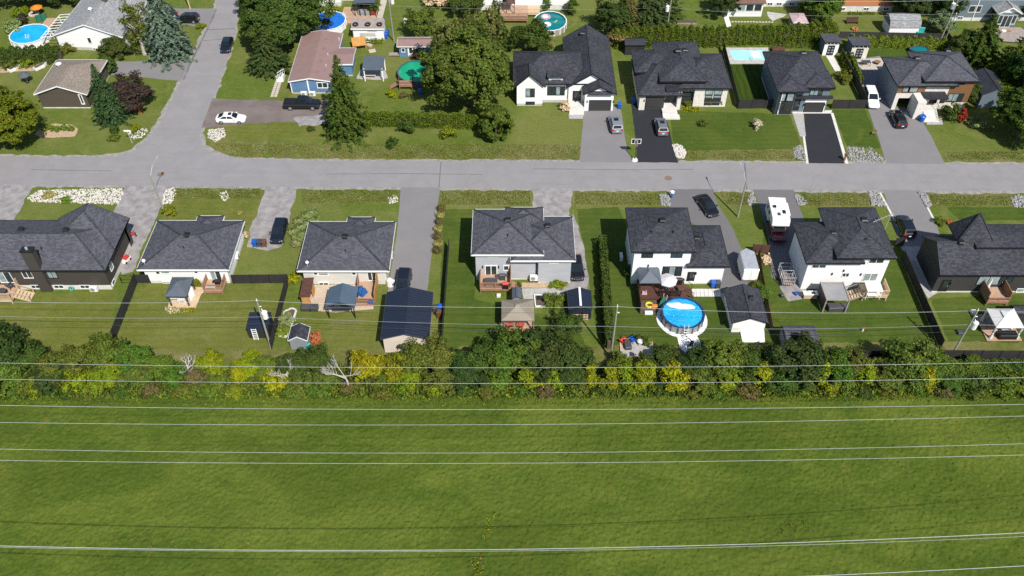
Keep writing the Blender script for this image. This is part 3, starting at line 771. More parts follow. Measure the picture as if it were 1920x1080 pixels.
roof_vent(hA, 40, 432, zfA); roof_vent(hA, 124, 433, zfA); roof_vent(hA, 78, 468, zfA, 'pipe')
winx(hA, YA + 1.5, YA + 2.3, 1.9, 2.9, x1 - OV, gl='glass_pale'); winx(hA, YA + .5, YA + 1.3, .25, .75, x1 - OV)
cx, cy, _ = G(88, 547.5)
b = MB(); b.box(cx - .72, cx + .72, cy, cy + .9, 0, HT((88, 547), 473)); b.build("chimney", MA['dark_wall'], hA)
ch = HT((88, 547), 473); b = MB(); b.box(cx - .8, cx + .8, cy - .08, cy + .98, ch, ch + .14); b.build("chimney_cap", MA['black'], hA)
b = MB(); b.tube((cx, cy + .45, ch + .14), (cx, cy + .45, ch + .45), .16, .16, 10); b.build("flue", MA['alu'], hA)
p = G(180, 543); heat_pump(p[0], YA - .35, "white heat pump against the dark brown bungalow", 0, .05, 1.1)
t = thing("hose_reel", "teal garden hose coiled on the pale foundation of the dark bungalow", "hose", (*WY(134, 539, YA)[:1], YA - .15, .35))
b = MB()
for k in range(14): a, c = k * .449, (k + 1) * .449; b.tube((.3 * math.cos(a), 0, .3 * math.sin(a)), (.3 * math.cos(c), 0, .3 * math.sin(c)), .09, .09, 5)
b.build("coil", MA['teal_plastic'], t, True); b = MB(); b.box(-.06, .06, 0, .15, -.06, .06); b.build("bracket", MA['black'], t, True)

# --- white bungalow and beige bungalow, alike in plan
def bungalow(label, xl, xr, yn, yf, bump_l, bump_r, yb, wmat, base_y, pitch=.36, ov=.55):
    z = eave_z(base_y, yn, ov); x0, x1, y0, y1 = erect(xl, xr, yn, yf, z)
    h = house("house", label, (x0 + x1) / 2, y0 + ov)
    walls(h, x0 + ov, x1 - ov, y0 + ov, y1 - ov, z - .12, wmat, found=.45)
    zf = roof(h, x0, x1, y0, y1, z, pitch, 'x', 'h', 'h', DK, WF, th=.24)
    a, c = G(bump_l, yb, z)[0], G(bump_r, yb, z)[0]; yy = G(960, yb, z)[1]
    walls(h, a + ov, c - ov, y1 - 1.2, yy - ov, z - .12, wmat)
    roof(h, a, c, y1 - (c - a) / 2 * .9, yy, z + .004, pitch, 'y', 'h', 'h', DK, WF, th=.24)
    return h, z, x0, x1, y0 + ov, y1, zf
h1, z1, a0, a1, Y1, b1, zf1 = bungalow("white bungalow with charcoal hip roof and white eaves beside the dark bungalow", 256, 429, 505.6, 413.5, 371, 421, 404.5, 'white_wall', 531)
win(h1, 292, 508.5, 300, 513.5, Y1, n=1, fw=.09); win(h1, 301.5, 508.5, 318, 512.5, Y1, n=1, gl='glass_pale', fw=.09); win(h1, 364, 508, 371, 512, Y1, n=1, fw=.09)
win(h1, 393, 508, 416, 523.5, Y1, n=2, gl=['glass_pale', 'glass'], fw=.1); win(h1, 306, 528, 318, 530, Y1, n=2)
roof_vent(h1, 351, 442, zf1); roof_vent(h1, 345, 466, zf1, 'pipe')
satellite_dish(hit(272, 496, zf1), "white satellite dish at the near left roof corner of the white bungalow")
p = G(449, 486); heat_pump(a1 - .45 + .1, G(449, 490)[1], "white heat pump on the right side of the white bungalow", R(90), .7)
h2, z2, a0, a1, Y2, b2, zf2 = bungalow("beige bungalow with charcoal hip roof left of the long grey drive", 556.5, 729.5, 507.8, 415.5, 652, 704, 407, 'beige_wall', 533)
win(h2, 588, 509.5, 595, 515, Y2, n=1, fw=.09); win(h2, 597, 509.5, 615, 515, Y2, n=1, gl='glass', fw=.09, bar_h=.5); win(h2, 660, 509.5, 667, 515, Y2, n=1, fw=.09)
win(h2, 689, 509.5, 706, 525, Y2, n=2, fw=.1); win(h2, 598.5, 530, 615.5, 534, Y2, n=2, fw=.1)
roof_vent(h2, 647, 445, zf2); roof_vent(h2, 648, 472, zf2, 'pipe')
satellite_dish(hit(577, 499, zf2), "white satellite dish at the near left roof corner of the beige bungalow")
heat_pump(a1 - .3, G(736, 492)[1], "white heat pump on the right side of the beige bungalow by the drive", R(90), 1.0)

# --- grey two-storey house
z3 = eave_z(524.5, 477.5); x0, x1, y0, y1 = erect(883.5, 1019.5, 477.5, 392.5, z3)
h3 = house("house", "grey two-storey house with charcoal hip roofs and a red cedar deck", (x0 + x1) / 2, y0 + OV)
Y3 = y0 + OV
walls(h3, x0 + OV, x1 - OV, Y3, y1 - OV, z3 - .12, 'grey_wall', found=.35)
zf3 = roof(h3, x0, x1, y0, y1, z3, .36, 'x', 'h', 'h', DK, WF, th=.24)
a, c, yy = G(945.5, 389, z3)[0], G(1018.5, 389, z3)[0], G(960, 388.8, z3)[1]
walls(h3, a + OV, c - OV, y1 - 1.5, yy - OV, z3 - .12, 'grey_wall')
roof(h3, a, c, y1 - (c - a) / 2 * .95, yy, z3 + .004, .36, 'y', 'h', 'h', DK, WF, th=.24)
z3g = eave_z(530.5, 488.6); g0, g1, gy0, gy1 = erect(1004, 1079.4, 488.6, 406, z3g)
Y3g = gy0 + OV
walls(h3, x1 - OV - .15, g1 - OV, Y3g, gy1 - OV, z3g - .12, 'grey_wall', found=.2)
zf3g = roof(h3, g0 - 3.2, g1, gy0, gy1, z3g, .36, 'x', 'h', 'h', DK, WF, th=.24)
roof_vent(h3, 952, 414, zf3); roof_vent(h3, 952, 443, zf3, 'pipe'); roof_vent(h3, 1027, 425, zf3g)
win(h3, 915, 478.5, 933, 481, Y3, n=2); win(h3, 974, 478.5, 982.5, 481, Y3, n=1)
win(h3, 910.5, 498.5, 931, 515.5, Y3, n=2, fw=.12); win(h3, 945, 498.5, 953, 506, Y3, n=1, fw=.1); win(h3, 1030, 489.8, 1046, 492.5, Y3g, n=2)
wall_lamp(h3, 905, 500, Y3); wall_lamp(h3, 935, 500, Y3)
p = WY(1001, 512, Y3); heat_pump(p[0], Y3 - .45, "white heat pump on the grey house wall", 0, .35, 1.15)
b = MB(); x_, z_ = WY(1006, 490, Y3); b.box(x_ - .07, x_ + .07, Y3 - .1, Y3, .2, z_); b.build("downspout", MA['black'], h3)

# --- white two-storey house with the round pool
Y4 = G(1352, 532.7)[1]
z4g = WY(1320, 499.6, Y4 - OV)[1]; g0, g1, gy0, gy1 = erect(1288, 1369, 499.6, 422.8, z4g)
z4 = WY(1240, 471.8, Y4 - OV)[1]; x0, x1, y0, y1 = erect(1184, 1306.5, 471.8, 389.6, z4)
h4 = house("house", "white two-storey house with black framed windows behind the round pool", (x0 + x1) / 2, Y4)
walls(h4, x0 + OV, x1 - OV, Y4, y1 - OV, z4 - .12, 'white_wall', found=.3)
zf4 = roof(h4, x0, x1, y0, y1, z4, .37, 'x', 'h', 'h', MA['sh_black'], BF, th=.22)
walls(h4, x1 - OV - .15, g1 - OV, Y4 + .004, gy1 - OV, z4g - .12, 'white_wall', found=.2)
zf4g = roof(h4, g0, g1, gy0, gy1, z4g, .37, 'y', 'h', 'h', MA['sh_black'], BF, th=.22)
roof_vent(h4, 1242, 415, zf4); roof_vent(h4, 1221, 437, zf4, 'pipe'); roof_vent(h4, 1262, 437, zf4, 'pipe'); roof_vent(h4, 1306, 448, zf4g)
win(h4, 1204.5, 474, 1223, 482, Y4, n=2, frame='black'); win(h4, 1259.5, 474, 1278, 482, Y4, n=2, frame='black')
win(h4, 1244, 500, 1276, 516, Y4, n=3, frame='black', gl=['glass', 'glass_pale', 'glass'])
a = WY(1291, 510.5, Y4 + .004); c = WY(1300, 526.5, Y4 + .004); door(h4, a[0], c[0], c[1], a[1], Y4 + .004, 'black')
wall_lamp(h4, 1305, 512, Y4 + .004); wall_lamp(h4, 1215.5, 497.5, Y4)

# --- white split-level house with the pergola and camper
z5 = eave_z(541.5, 493.4, .5); l0, l1, y0, y1 = erect(1512.4, 1600, 493.4, 416, z5); Y5 = y0 + OV
z5m = WY(1625, 484, Y5 - .5)[1]; m0, m1, my0, my1 = erect(1570, 1682, 484, 389.3, z5m)
h5 = house("house", "white split-level house with black roof beside the parked camper", (l0 + m1) / 2, Y5)
walls(h5, l0 + OV, m0 + OV + .1, Y5, y1 - OV, z5 - .12, 'white_wall')
zf5 = roof(h5, l0, l1 + 1.5, y0, y1, z5, .42, 'x', 'h', 'h', MA['sh_black'], BF, th=.22)
walls(h5, m0 + OV, m1 - OV, Y5 + .004, my1 - OV, z5m - .12, 'white_wall')
zf5m = roof(h5, m0, m1, my0, my1, z5m, .42, 'y', 'h', 'h', MA['sh_black'], BF, th=.22)
roof_vent(h5, 1562, 438, zf5); roof_vent(h5, 1619, 414, zf5m, 'box', .8); roof_vent(h5, 1623, 450, zf5m, 'pipe')
win(h5, 1524, 496.5, 1547, 502, Y5, n=2); win(h5, 1592, 486, 1600, 493, Y5, n=1); win(h5, 1631, 486, 1655, 493, Y5, n=2)
win(h5, 1581, 512, 1590, 518.5, Y5, n=2); win(h5, 1622, 512.5, 1640, 527.5, Y5, n=2, gl='glass_pale', fw=.1)
for q in ((1560, 513), (1582, 507), (1614, 514)): wall_lamp(h5, *q, Y5)
# antenna by its right eave
p = hit(1660, 428, zf5m); t = thing("roof_antenna", "thin white television antenna on the right roof edge of the white split-level house", "antenna", tuple(p))
b = MB(); b.tube((0, 0, -.2), (0, 0, 2.6), .035, .03, 6); b.build("mast", MA['galv'], t, True)
b = MB(); b.bar((-2.6, -1.3, 2.2), (.5, .25, 2.35), .06, .06)
for k in range(5): b.bar((-2.2 + k * .5, -1.1 + k * .25 - .35, 2.25), (-2.2 + k * .5, -1.1 + k * .25 + .35, 2.25), .025, .025)
b.build("boom", MA['alu'], t, True)

# --- far right of the near row: charcoal bungalow with gable end
zF = eave_z(548.5, 515.7); x0, x1, y0, y1 = erect(1764, 2110, 515.7, 515, zF); YF = y0 + OV

zr = WX(1757.5, 453.7, x0)
y1 = WX(1727, 433, x0)[0]; 
hF = house("house", "charcoal sided bungalow with open gable end at the far right of the near row", (x0 + x1) / 2, YF)
pit = (zr[1] - zF) / max(zr[0] - y0, 1)
depth = (zr[0] - y0) * 2
walls(hF, x0 + .15, x1 - OV, YF, y0 + depth - OV, zF - .1, 'charcoal_wall', found=.3)
zfF = roof(hF, x0, x1, y0, y0 + depth, zF, pit, 'x', 'g', 'h', MA['sh_black'], BF, MA['charcoal_wall'], ov=.15)
zq = zr[1] - .05; ux0 = G(1826, 453, zq)[0]; uy1 = G(1790, 418, zq)[1] - .3
walls(hF, ux0 + .3, x1 - 3, zr[0] - .8, uy1 - .4, zq - .05, 'charcoal_wall', z0=zF - .5)
roof(hF, ux0, x1 - 2.5, zr[0] - 1.0, uy1, zq, .2, 'x', 'h', 'h', MA['sh_black'], BF)
ym = (zr[0] + uy1) / 2; pk = WY(1837, 405, ym); hy = (uy1 - zr[0]) / 2; roof(hF, pk[0] - hy - .6, pk[0] + hy + .6, ym - hy, ym + hy, zq + .02, max(.2, (pk[1] - zq) / (hy + .3)), 'y', 'h', 'h', MA['sh_black'], BF)
roof_vent(hF, 1801, 456, zfF); roof_vent(hF, 1918, 444, zfF)
a = WY(1767, 530, YF); c = WY(1770, 547, YF); door(hF, a[0], a[0] + .95, .25, 2.3, YF, 'black')
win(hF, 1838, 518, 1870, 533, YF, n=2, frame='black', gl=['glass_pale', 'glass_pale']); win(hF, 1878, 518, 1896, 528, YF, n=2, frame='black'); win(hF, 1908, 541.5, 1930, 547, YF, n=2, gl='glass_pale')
wall_lamp(hF, 1782, 531, YF)

# ================= far row, fronts towards the camera
# --- white house with black gables
Yg = G(1126, 207.8)[1]; Yl = G(990, 198.6)[1]
zU = eave_z(207.8, 177, .4)
x1 = G(1157, 178, zU)[0]; xgl = G(1093, 177, zU)[0]
hU1 = house("house", "white house with steep black gable roofs and a dark garage door", x1 - 8, Yg)
Yb = Yg + 2.0                                             # plane of the entry and of the tall gable
pkx, pkz = WY(1110.5, 138, Yb - .4)
hwid = x1 - pkx; x0g = pkx - hwid
back = WY(1098.3, 44.4, 1)[0]

yb1 = 0
for yy in np.arange(Yb + 6, Yb + 30, .25):                # far end of the long ridge
    if P(pkx, yy, pkz)[1] < 46: yb1 = yy; break
pitU = (pkz - zU) / hwid
walls(hU1, x0g + .4, x1 - .4, Yb, yb1 - .4, zU - .1, 'white_stucco')
zfU = roof(hU1, x0g, x1, Yb - .4, yb1, zU, pitU, 'y', 'g', 'g', MA['sh_black'], BF, MA['white_stucco'], ov=.4)
walls(hU1, xgl + .4, x1 - .42, Yg, Yb + .02, zU - .1, 'white_stucco')
roof(hU1, xgl, x1 - .02, Yg - .4, Yb + 3.5, zU + .004, pitU * .8, 'y', 'g', 'g', MA['sh_black'], BF, MA['white_stucco'], ov=.4)
a = WY(1104.5, 187, Yg); c = WY(1145, 207, Yg); garage_door(hU1, a[0], c[0], 0.05, a[1], Yg, 'charcoal_wall', 'white')
b = MB(); q0 = WY(1104, 174, Yg - .5); q1 = WY(1149, 178, Yg - .5); b.hull([(q0[0], Yg - .5, q1[1] - .1), (q1[0], Yg - .5, q1[1] - .1), (q1[0], Yg, q1[1] - .1), (q0[0], Yg, q1[1] - .1)], [(q0[0], Yg - .5, q1[1]), (q1[0], Yg - .5, q1[1]), (q1[0], Yg, q0[1]), (q0[0], Yg, q0[1])])
b.build("door_canopy", MA['sh_black'], hU1)
wall_lamp(hU1, 1101, 190, Yg); wall_lamp(hU1, 1150, 190, Yg)
# long low part to the left with its gable and dormer
zl = zU + .45
xl0 = G(969, 198.6)[0] - .4; xl1 = G(1022.5, 160.5, zl)[0]
Ym = Yl + 1.0
walls(hU1, xl0 + .4, x0g + 1, Ym, Ym + 9.2, zl - .1, 'white_stucco', found=.5, fmat='concrete')
zfUm = roof(hU1, xl0 - .2, x0g + 5.0, Ym - .45, Ym + 9.6, zl, .52, 'x', 'h', 'h', MA['sh_black'], BF)
walls(hU1, xl0 + .4, xl1 - .4, Yl, Ym + .5, zl - .1, 'white_stucco', found=.45, fmat='concrete')
pz = WY(995.6, 139.7, Yl - .4)[1]
roof(hU1, xl0, xl1, Yl - .4, Ym + 4.5, zl + .004, (pz - zl) / ((xl1 - xl0) / 2), 'y', 'g', 'h', MA['sh_black'], BF, MA['white_stucco'], ov=.4)
win(hU1, 986.5, 166.5, 1002, 181, Yl, n=2, frame='black', gl=['glass_pale', 'glass']); win(hU1, 986.5, 191, 1002, 195, Yl, n=2, frame='black')
win(hU1, 1027, 163, 1058, 177.5, Ym, n=4, frame='black', gl=['glass', 'glass', 'glass_pale', 'glass'])
dz = WY(1042, 149, Ym + .2)
walls(hU1, dz[0] - 1.15, dz[0] + 1.15, Ym + .15, Ym + 2.6, dz[1] + .55, 'white_stucco', z0=zl + .2)
win(hU1, 1035, 150, 1050.5, 155.5, Ym + .15, n=2, frame='black')
b = MB(); b.box(dz[0] - 1.4, dz[0] + 1.4, Ym - .25, Ym + 3.2, dz[1] + .56, dz[1] + .74); b.build("dormer_roof", MA['sh_black'], hU1)
a = WY(1075, 171, Yb); c = WY(1088, 189, Yb); door(hU1, a[0], c[0], c[1] + .05, a[1], Yb, 'black')
b = MB(); qx = (a[0] + c[0]) / 2
b.box(qx - 1.5, qx + 1.1, Yb - 2.1, Yb, 0, c[1]); b.build("porch", MA['pale_concrete'], hU1)
b = MB()
for k in range(3): b.box(qx - 1.3, qx + 1.1, Yb - 2.1 - .35 * (k + 1), Yb - 2.1 - .35 * k - .003, 0, c[1] * (1 - (k + 1) / 4))
b.build("steps", MA['pale_concrete'], hU1)
sheet("walkway", [(1066, 213), (1095, 213), (1093, 223), (1067, 223)], .03, 'grey_paver')
roof_vent(hU1, 1092, 64, zfU, 'box', .8)

# --- black-roofed house with the fresh black drive, left one
zg = eave_z(206.5, 179, .45); g0, g1, gy0, gy1 = erect(1196, 1252, 179, 130, zg); Yg2 = gy0 + .45
hU2 = house("house", "stone-fronted house with a many-sided black hip roof left of the inground pool", (g0 + 6), Yg2)
walls(hU2, g0 + .45, g1 - .3, Yg2, gy0 + 9.5, zg - .1, 'stone')
zfg2 = roof(hU2, g0, g1 + 2.5, gy0, gy0 + 11, zg, .42, 'x', 'h', 'h', MA['sh_black'], BF)
zr_ = eave_z(200, 165.5, .45); r0, r1, ry0, ry1 = erect(1311, 1372.6, 165.5, 100.7, zr_); Yr2 = ry0 + .45
walls(hU2, r0 - .5, r1 - .45, Yr2, ry1 - .45, zr_ - .1, 'stone')
zfr2 = roof(hU2, r0 - 3.2, r1, ry0, ry1, zr_, .42, 'x', 'h', 'h', MA['sh_black'], BF)
Ym2 = Yr2 + .6
zm_ = WY(1280, 152.6, Ym2 - .6)[1]; m0, m1, my0, my1 = erect(1238, 1327, 152.6, 78, zm_)
walls(hU2, m0 + .6, m1 - .8, Ym2, my1 - .45, zm_ - .1, 'black_panel')
zfm2 = roof(hU2, m0, m1, my0, my1, zm_, .42, 'y', 'h', 'h', MA['sh_black'], BF)
zb_ = zg + 1.1; walls(hU2, g0 + .5, m0 + 1.0, Yg2 + 7, my1 - 2, zb_ - .1, 'stone')
zfb2 = roof(hU2, g0 - .05, m1 - 3, Yg2 + 4.6, my1 - 1.6, zb_, .42, 'x', 'h', 'h', MA['sh_black'], BF)
roof_vent(hU2, 1271, 97, zfm2, 'box', .85); roof_vent(hU2, 1284, 96, zfm2, 'box', .8)
a = WY(1212.5, 182, Yg2); c = WY(1242, 204, Yg2); garage_door(hU2, a[0], c[0], .05, a[1], Yg2, 'charcoal_wall', 'black')
wall_lamp(hU2, 1208, 188, Yg2); wall_lamp(hU2, 1246, 188, Yg2)
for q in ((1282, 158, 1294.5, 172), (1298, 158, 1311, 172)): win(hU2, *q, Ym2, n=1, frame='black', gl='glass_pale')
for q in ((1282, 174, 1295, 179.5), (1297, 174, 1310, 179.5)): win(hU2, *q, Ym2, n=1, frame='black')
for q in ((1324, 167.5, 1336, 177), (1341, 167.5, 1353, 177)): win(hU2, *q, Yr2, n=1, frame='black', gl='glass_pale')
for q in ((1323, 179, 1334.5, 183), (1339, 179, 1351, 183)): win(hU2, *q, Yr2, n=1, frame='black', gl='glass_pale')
b = MB(); qa = WY(1321, 184.5, Yr2); qb = WY(1351, 191, Yr2); b.box(qa[0], qb[0], Yr2 - .05, Yr2, qb[1], qa[1]); b.build("wall_panel", MA['black_panel'], hU2)
win(hU2, 1321, 192.5, 1348, 196, Yr2, n=3, frame='black')
qa = WY(1251, 160, Ym2 - 1.6); qb = WY(1281, 172, Ym2 - 1.6); b = MB(); b.box(qa[0], qb[0], Ym2 - 1.6, Ym2, qb[1], qb[1] + .35); b.build("entry_canopy", MA['rf_black'], hU2)
b = MB(); b.box(qb[0] - .7, qb[0] - .1, Ym2 - 1.5, Ym2 - 1.0, 0, qb[1]); b.build("entry_pillar", MA['stone'], hU2)
a = WY(1258, 182, Ym2); c = WY(1269, 198, Ym2); door(hU2, a[0], c[0], .5, 2.6, Ym2, 'dark_grey')
b = MB(); b.box(qb[0] - 3.1, qb[0] - .7, Ym2 - 3.1, Ym2, 0, .42); b.box(qb[0] - 3.1, qb[0] - .4, Ym2 - 4.3, Ym2 - 3.1, 0, .2); b.build("porch", MA['pale_concrete'], hU2)

# --- house with blue-grey side and bordered black drive
z_l = eave_z(215, 172, .5); l0, l1, y0, y1 = erect(1458.5, 1530, 172, 96.5, z_l); YU3 = y0 + .5
hU3 = house("house", "dark-roofed two-storey house with blue-grey side wall right of the inground pool", l0 + 5, YU3)
walls(hU3, l0 + .5, l0 + 3.2, YU3, y1 - .5, z_l - .1, 'blue_grey_wall', found=.35)
zr3 = z_l + .25; y0r = G(1535, 164.4, zr3)[1]; xr3 = G(1567.5, 164.4, zr3)[0]; xm3 = G(1518, 172, z_l)[0]
zf_l = roof(hU3, l0, xr3 - .05, y0r + .1, y1, z_l, .42, 'x', 'h', 'h', MA['sh_black'], BF)
roof(hU3, l0 + .006, xm3, y0, y0 + (xm3 - l0) * 1.1, z_l + .004, .42, 'y', 'h', 'h', MA['sh_black'], BF)
z_r = zr3; r0 = G(1508, 164.4, zr3)[0]; r1 = xr3; ry0, ry1 = y0r, y1; YU3r = y0r + .5
walls(hU3, l0 + 3.1, r1 - .5, YU3r, ry1 - .5, z_l - .1, 'blue_grey_wall')
zf_r = zf_l; roof(hU3, r0, r1, ry0, ry0 + (r1 - r0), z_r, .42, 'y', 'h', 'h', MA['sh_black'], BF)
roof_vent(hU3, 1506, 101, zf_r, 'box', .8)
YU3g = YU3r - .12
walls(hU3, r0 + .9, r1 - .7, YU3g, YU3r + .1, 2.9, 'white_stucco')
b = MB(); qa = WY(1490, 178, YU3g - .5); qb = WY(1562, 186, YU3g - .5); b.box(qa[0], qb[0], YU3g - .5, YU3r + .02, qb[1], qb[1] + .3); b.build("canopy", MA['rf_black'], hU3)
a = WY(1511, 193, YU3g); c = WY(1541, 209, YU3g); garage_door(hU3, a[0], c[0], .05, a[1], YU3g, 'charcoal_wall', 'black')
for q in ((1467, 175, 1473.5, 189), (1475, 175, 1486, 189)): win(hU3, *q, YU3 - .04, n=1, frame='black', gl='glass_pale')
for q in ((1463, 194, 1468, 205),): win(hU3, *q, YU3 - .04, n=1, frame='black')
b = MB(); qa = WY(1462, 174, YU3); qb = WY(1488, 214, YU3); b.box(l0 + .55, l0 + 3.15, YU3 - .03, YU3, .1, z_l - .25); b.build("wall_panel", MA['black_panel'], hU3)
win(hU3, 1521, 167, 1540, 178, YU3r, n=3, frame='black', gl=['glass_pale', 'glass_pale', 'glass'])
a = WY(1489, 191, YU3r); door(hU3, a[0], a[0] + .95, .3, 2.5, YU3r, 'black')
wall_lamp(hU3, 1508, 196, YU3g); wall_lamp(hU3, 1546, 196, YU3g)
b = MB(); x_ = G(1457, 215)[0]; b.box(x_ - .05, x_ + .08, YU3 - .1, YU3, .1, z_l - .2); b.build("downspout", MA['white'], hU3)
sheet("walkway", [(1485, 211), (1506, 211), (1511, 256), (1500, 256)], .03, 'grey_paver')
sheet("walkway", [(1486, 207), (1560, 207), (1558, 213), (1486, 213)], .034, 'pale_concrete')

# --- house with the carport, stone front and brown panels
z4l = eave_z(205, 161, .45); l0, l1, y0, y1 = erect(1683, 1740, 161, 106.7, z4l); Yc = y0 + .45
hU4 = house("house", "pale stone house with brown wall panels and an open garage at the upper right", l0 + 6, Yc)
z4r = WY(1786, 152.6, G(1798, 204)[1] - .5)[1]; r0, r1, ry0, ry1 = erect(1734, 1839, 152.6, 96.5, z4r); Yq = ry0 + .5
walls(hU4, l0 + .45, l1 + .5, Yc + 5.5, y1 - .4, z4l - .1, 'stucco_grey')
b = MB(); b.box(l0 + .45, l0 + .7, Yc, Yc + 5.5, 0, z4l - .1); b.box(l1 - .3, l1 + .1, Yc, Yc + 5.5, 0, z4l - .1); b.box(l0 + .7, l1 - .3, Yc, Yc + 5.5, 2.35, z4l - .1)
b.build("wall", MA['stucco_grey'], hU4)
b = MB(); b.box(l0 + .45, l0 + 1.1, Yc - .06, Yc - .002, 0, 3.0); b.box(l0 + 1.1, l1 - .3, Yc - .06, Yc - .002, 2.2, 3.0); b.box(l0 + .45, l1 + .1, Yc - .09, Yc - .002, 3.0, 3.12); b.build("stone_facing", MA['stone'], hU4)
b = MB(); b.box(l0 + .5, l1, Yc - .05, Yc - .002, 3.12, z4l - .12); b.build("wood_facing", MA['wood_panel'], hU4)
zfl4 = roof(hU4, l0, l1 + 5, y0, y1, z4l, .42, 'x', 'h', 'h', MA['sh_dark'], BF)
walls(hU4, r0 + .3, r1 - .5, Yq, ry1 - .5, z4r - .1, 'stone')
zfr4 = roof(hU4, r0, r1, ry0, ry1, z4r, .42, 'x', 'h', 'h', MA['sh_dark'], BF)
roof_vent(hU4, 1719, 111, zfl4, 'box', .8); roof_vent(hU4, 1776, 97, zfr4, 'box', .8)
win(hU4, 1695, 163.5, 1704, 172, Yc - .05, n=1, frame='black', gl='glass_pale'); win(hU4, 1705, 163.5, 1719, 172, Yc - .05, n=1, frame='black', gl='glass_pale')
qa = WY(1790, 160, Yq); qb = WY(1805, 190, Yq); b = MB(); b.box(qa[0] - .6, r1 - .52, Yq - .05, Yq, 1.3, z4r - .15); b.build("wood_facing", MA['wood_panel'], hU4)
win(hU4, 1741, 156, 1756, 161, Yq, n=2, frame='black'); win(hU4, 1793, 153.8, 1808, 157.5, Yq - .05, n=2, frame='black')
win(hU4, 1780, 176, 1802, 189, Yq - .05, n=3, frame='black', gl=['glass_pale', 'glass_pale', 'glass'])
Yp = Yq - 1.9
qa = WY(1738, 178, Yp); qb = WY(1778, 183, Yp)
b = MB(); b.box(qa[0] - .2, qb[0] + .1, Yp - .1, Yq - .06, 3.05, 3.35); b.build("porch_canopy", MA['rf_black'], hU4)
b = MB(); b.box(WY(1721, 195, Yp - 1)[0], WY(1737, 195, Yp - 1)[0], Yp - 1.0, Yq, 0, 3.2); b.build("porch_wall", MA['stone'], hU4)
a = WY(1746, 182, Yq); door(hU4, a[0], a[0] + 1.1, 1.1, 3.0, Yq, 'black'); win(hU4, 1765, 184, 1769, 192, Yq, n=1, frame='black')
px0 = qa[0] - .1; b = MB(); b.box(px0, px0 + 2.7, Yp, Yq - .02, 0, 1.05); b.build("porch", MA['pale_concrete'], hU4)
b = MB()
for k in range(5): b.box(px0, px0 + 2.7, Yp - .38 * (k + 1), Yp - .38 * k - .002, 0, 1.05 * (1 - (k + 1) / 6))
b.build("steps", MA['pale_concrete'], hU4)
for s_ in (px0 + .05, px0 + 2.65):
    b = MB(); b.bar((s_, Yp, 1.95), (s_, Yp - 1.9, .95), .04, .04); b.bar((s_, Yq - .1, 1.95), (s_, Yp, 1.95), .04, .04)
    for k in range(6): b.box(s_ - .02, s_ + .02, Yp - .36 * k - .02, Yp - .36 * k + .02, max(.1, 1.0 - .19 * k), 1.95 - .19 * k)
    b.build("railing", MA['black'], hU4)
sheet("walkway", [(1736, 222), (1766, 222), (1768, 234), (1738, 234)], .03, 'grey_paver')

# ---------------------------------------------------------------- builders for yard things
def gable_hut(name, label, cat, x0, x1, y0, y1, z, rise, axis, rm, wmat, fm='white', ov=.2, base=0.0, door_=None, group=None, lap=True):
    t = thing(name, label, cat, ((x0 + x1) / 2, y0 + ov, base), group=group)
    walls(t, x0 + ov, x1 - ov, y0 + ov, y1 - ov, z - .06, wmat, z0=base)
    half = ((y1 - y0) if axis == 'x' else (x1 - x0)) / 2
    roof(t, x0, x1, y0, y1, z, rise / half, axis, 'g', 'g', MA[rm], MA[fm], MA[wmat], ov=ov, th=.12, cap=lap, cap_m=MA[rm])
    if rm == 'rf_navy' and axis == 'y':
        b = MB(); n = int((y1 - y0) / .38); xm = (x0 + x1) / 2
        for k in range(n):
            y = y0 + (y1 - y0) * (k + .5) / n
            for xe in (x0, x1): b.bar((xe, y, z + .02), (xm, y, z + rise + .02), .07, .06)
        tag(b.build("roof_rib", MA[rm], t), kind='stuff')
    if door_:
        a, c, h, m = door_
        door(t, a, c, base + .02, base + h, y0 + ov, m, fm if fm == 'white' else 'white', False)
    return t
def canopy(label, x0, x1, y0, y1, z, rise, rm, post='black', base=0.0, tier=.25, ps=.14, inset=.25, legs=True, cat="gazebo", name="garden_canopy"):
    """four-post garden canopy with a hipped roof and a small raised top tier"""
    t = thing(name, label, cat, ((x0 + x1) / 2, y0, base))
    cx, cy = (x0 + x1) / 2, (y0 + y1) / 2
    hx, hy = (x1 - x0) / 2, (y1 - y0) / 2
    ring = lambda k, zz: [(cx - hx * k, cy - hy * k, zz), (cx + hx * k, cy - hy * k, zz), (cx + hx * k, cy + hy * k, zz), (cx - hx * k, cy + hy * k, zz)]
    b = MB(); lo, mid = ring(1, z), ring(tier, z + rise * (1 - tier))
    for i in range(4): b.face([lo[i], lo[(i + 1) % 4], mid[(i + 1) % 4], mid[i]])
    lo2 = ring(1, z - .14)
    for i in range(4): b.face([lo2[i], lo2[(i + 1) % 4], lo[(i + 1) % 4], lo[i]])
    b.build("roof", MA[rm], t)
    b = MB(); a = ring(tier * 1.25, z + rise * (1 - tier) + .08); ap = (cx, cy, z + rise + .12)
    for i in range(4): b.face([a[i], a[(i + 1) % 4], ap])
    b.face(list(reversed(a))); b.build("roof_cap", MA[rm], t)
    b = MB(); 
    for i in range(4): b.bar(Vector(lo[i]) + Vector((0, 0, .02)), Vector(mid[i]) + Vector((0, 0, .02)), .06, .05)
    b.build("roof_rib", MA[rm], t)
    if legs:
        for sx in (-1, 1):
            for sy in (-1, 1): piece("post", 'box', MA[post], t, (cx + sx * (hx - inset), cy + sy * (hy - inset), (base + z) / 2), (ps, ps, z - base))
        for s in (-1, 1):
            piece("beam", 'box', MA[post], t, (cx, cy + s * (hy - inset), z - .09), (2 * (hx - inset), ps * .7, .13)); piece("beam", 'box', MA[post], t, (cx + s * (hx - inset), cy, z - .091), (ps * .7, 2 * (hy - inset), .13))
    return t
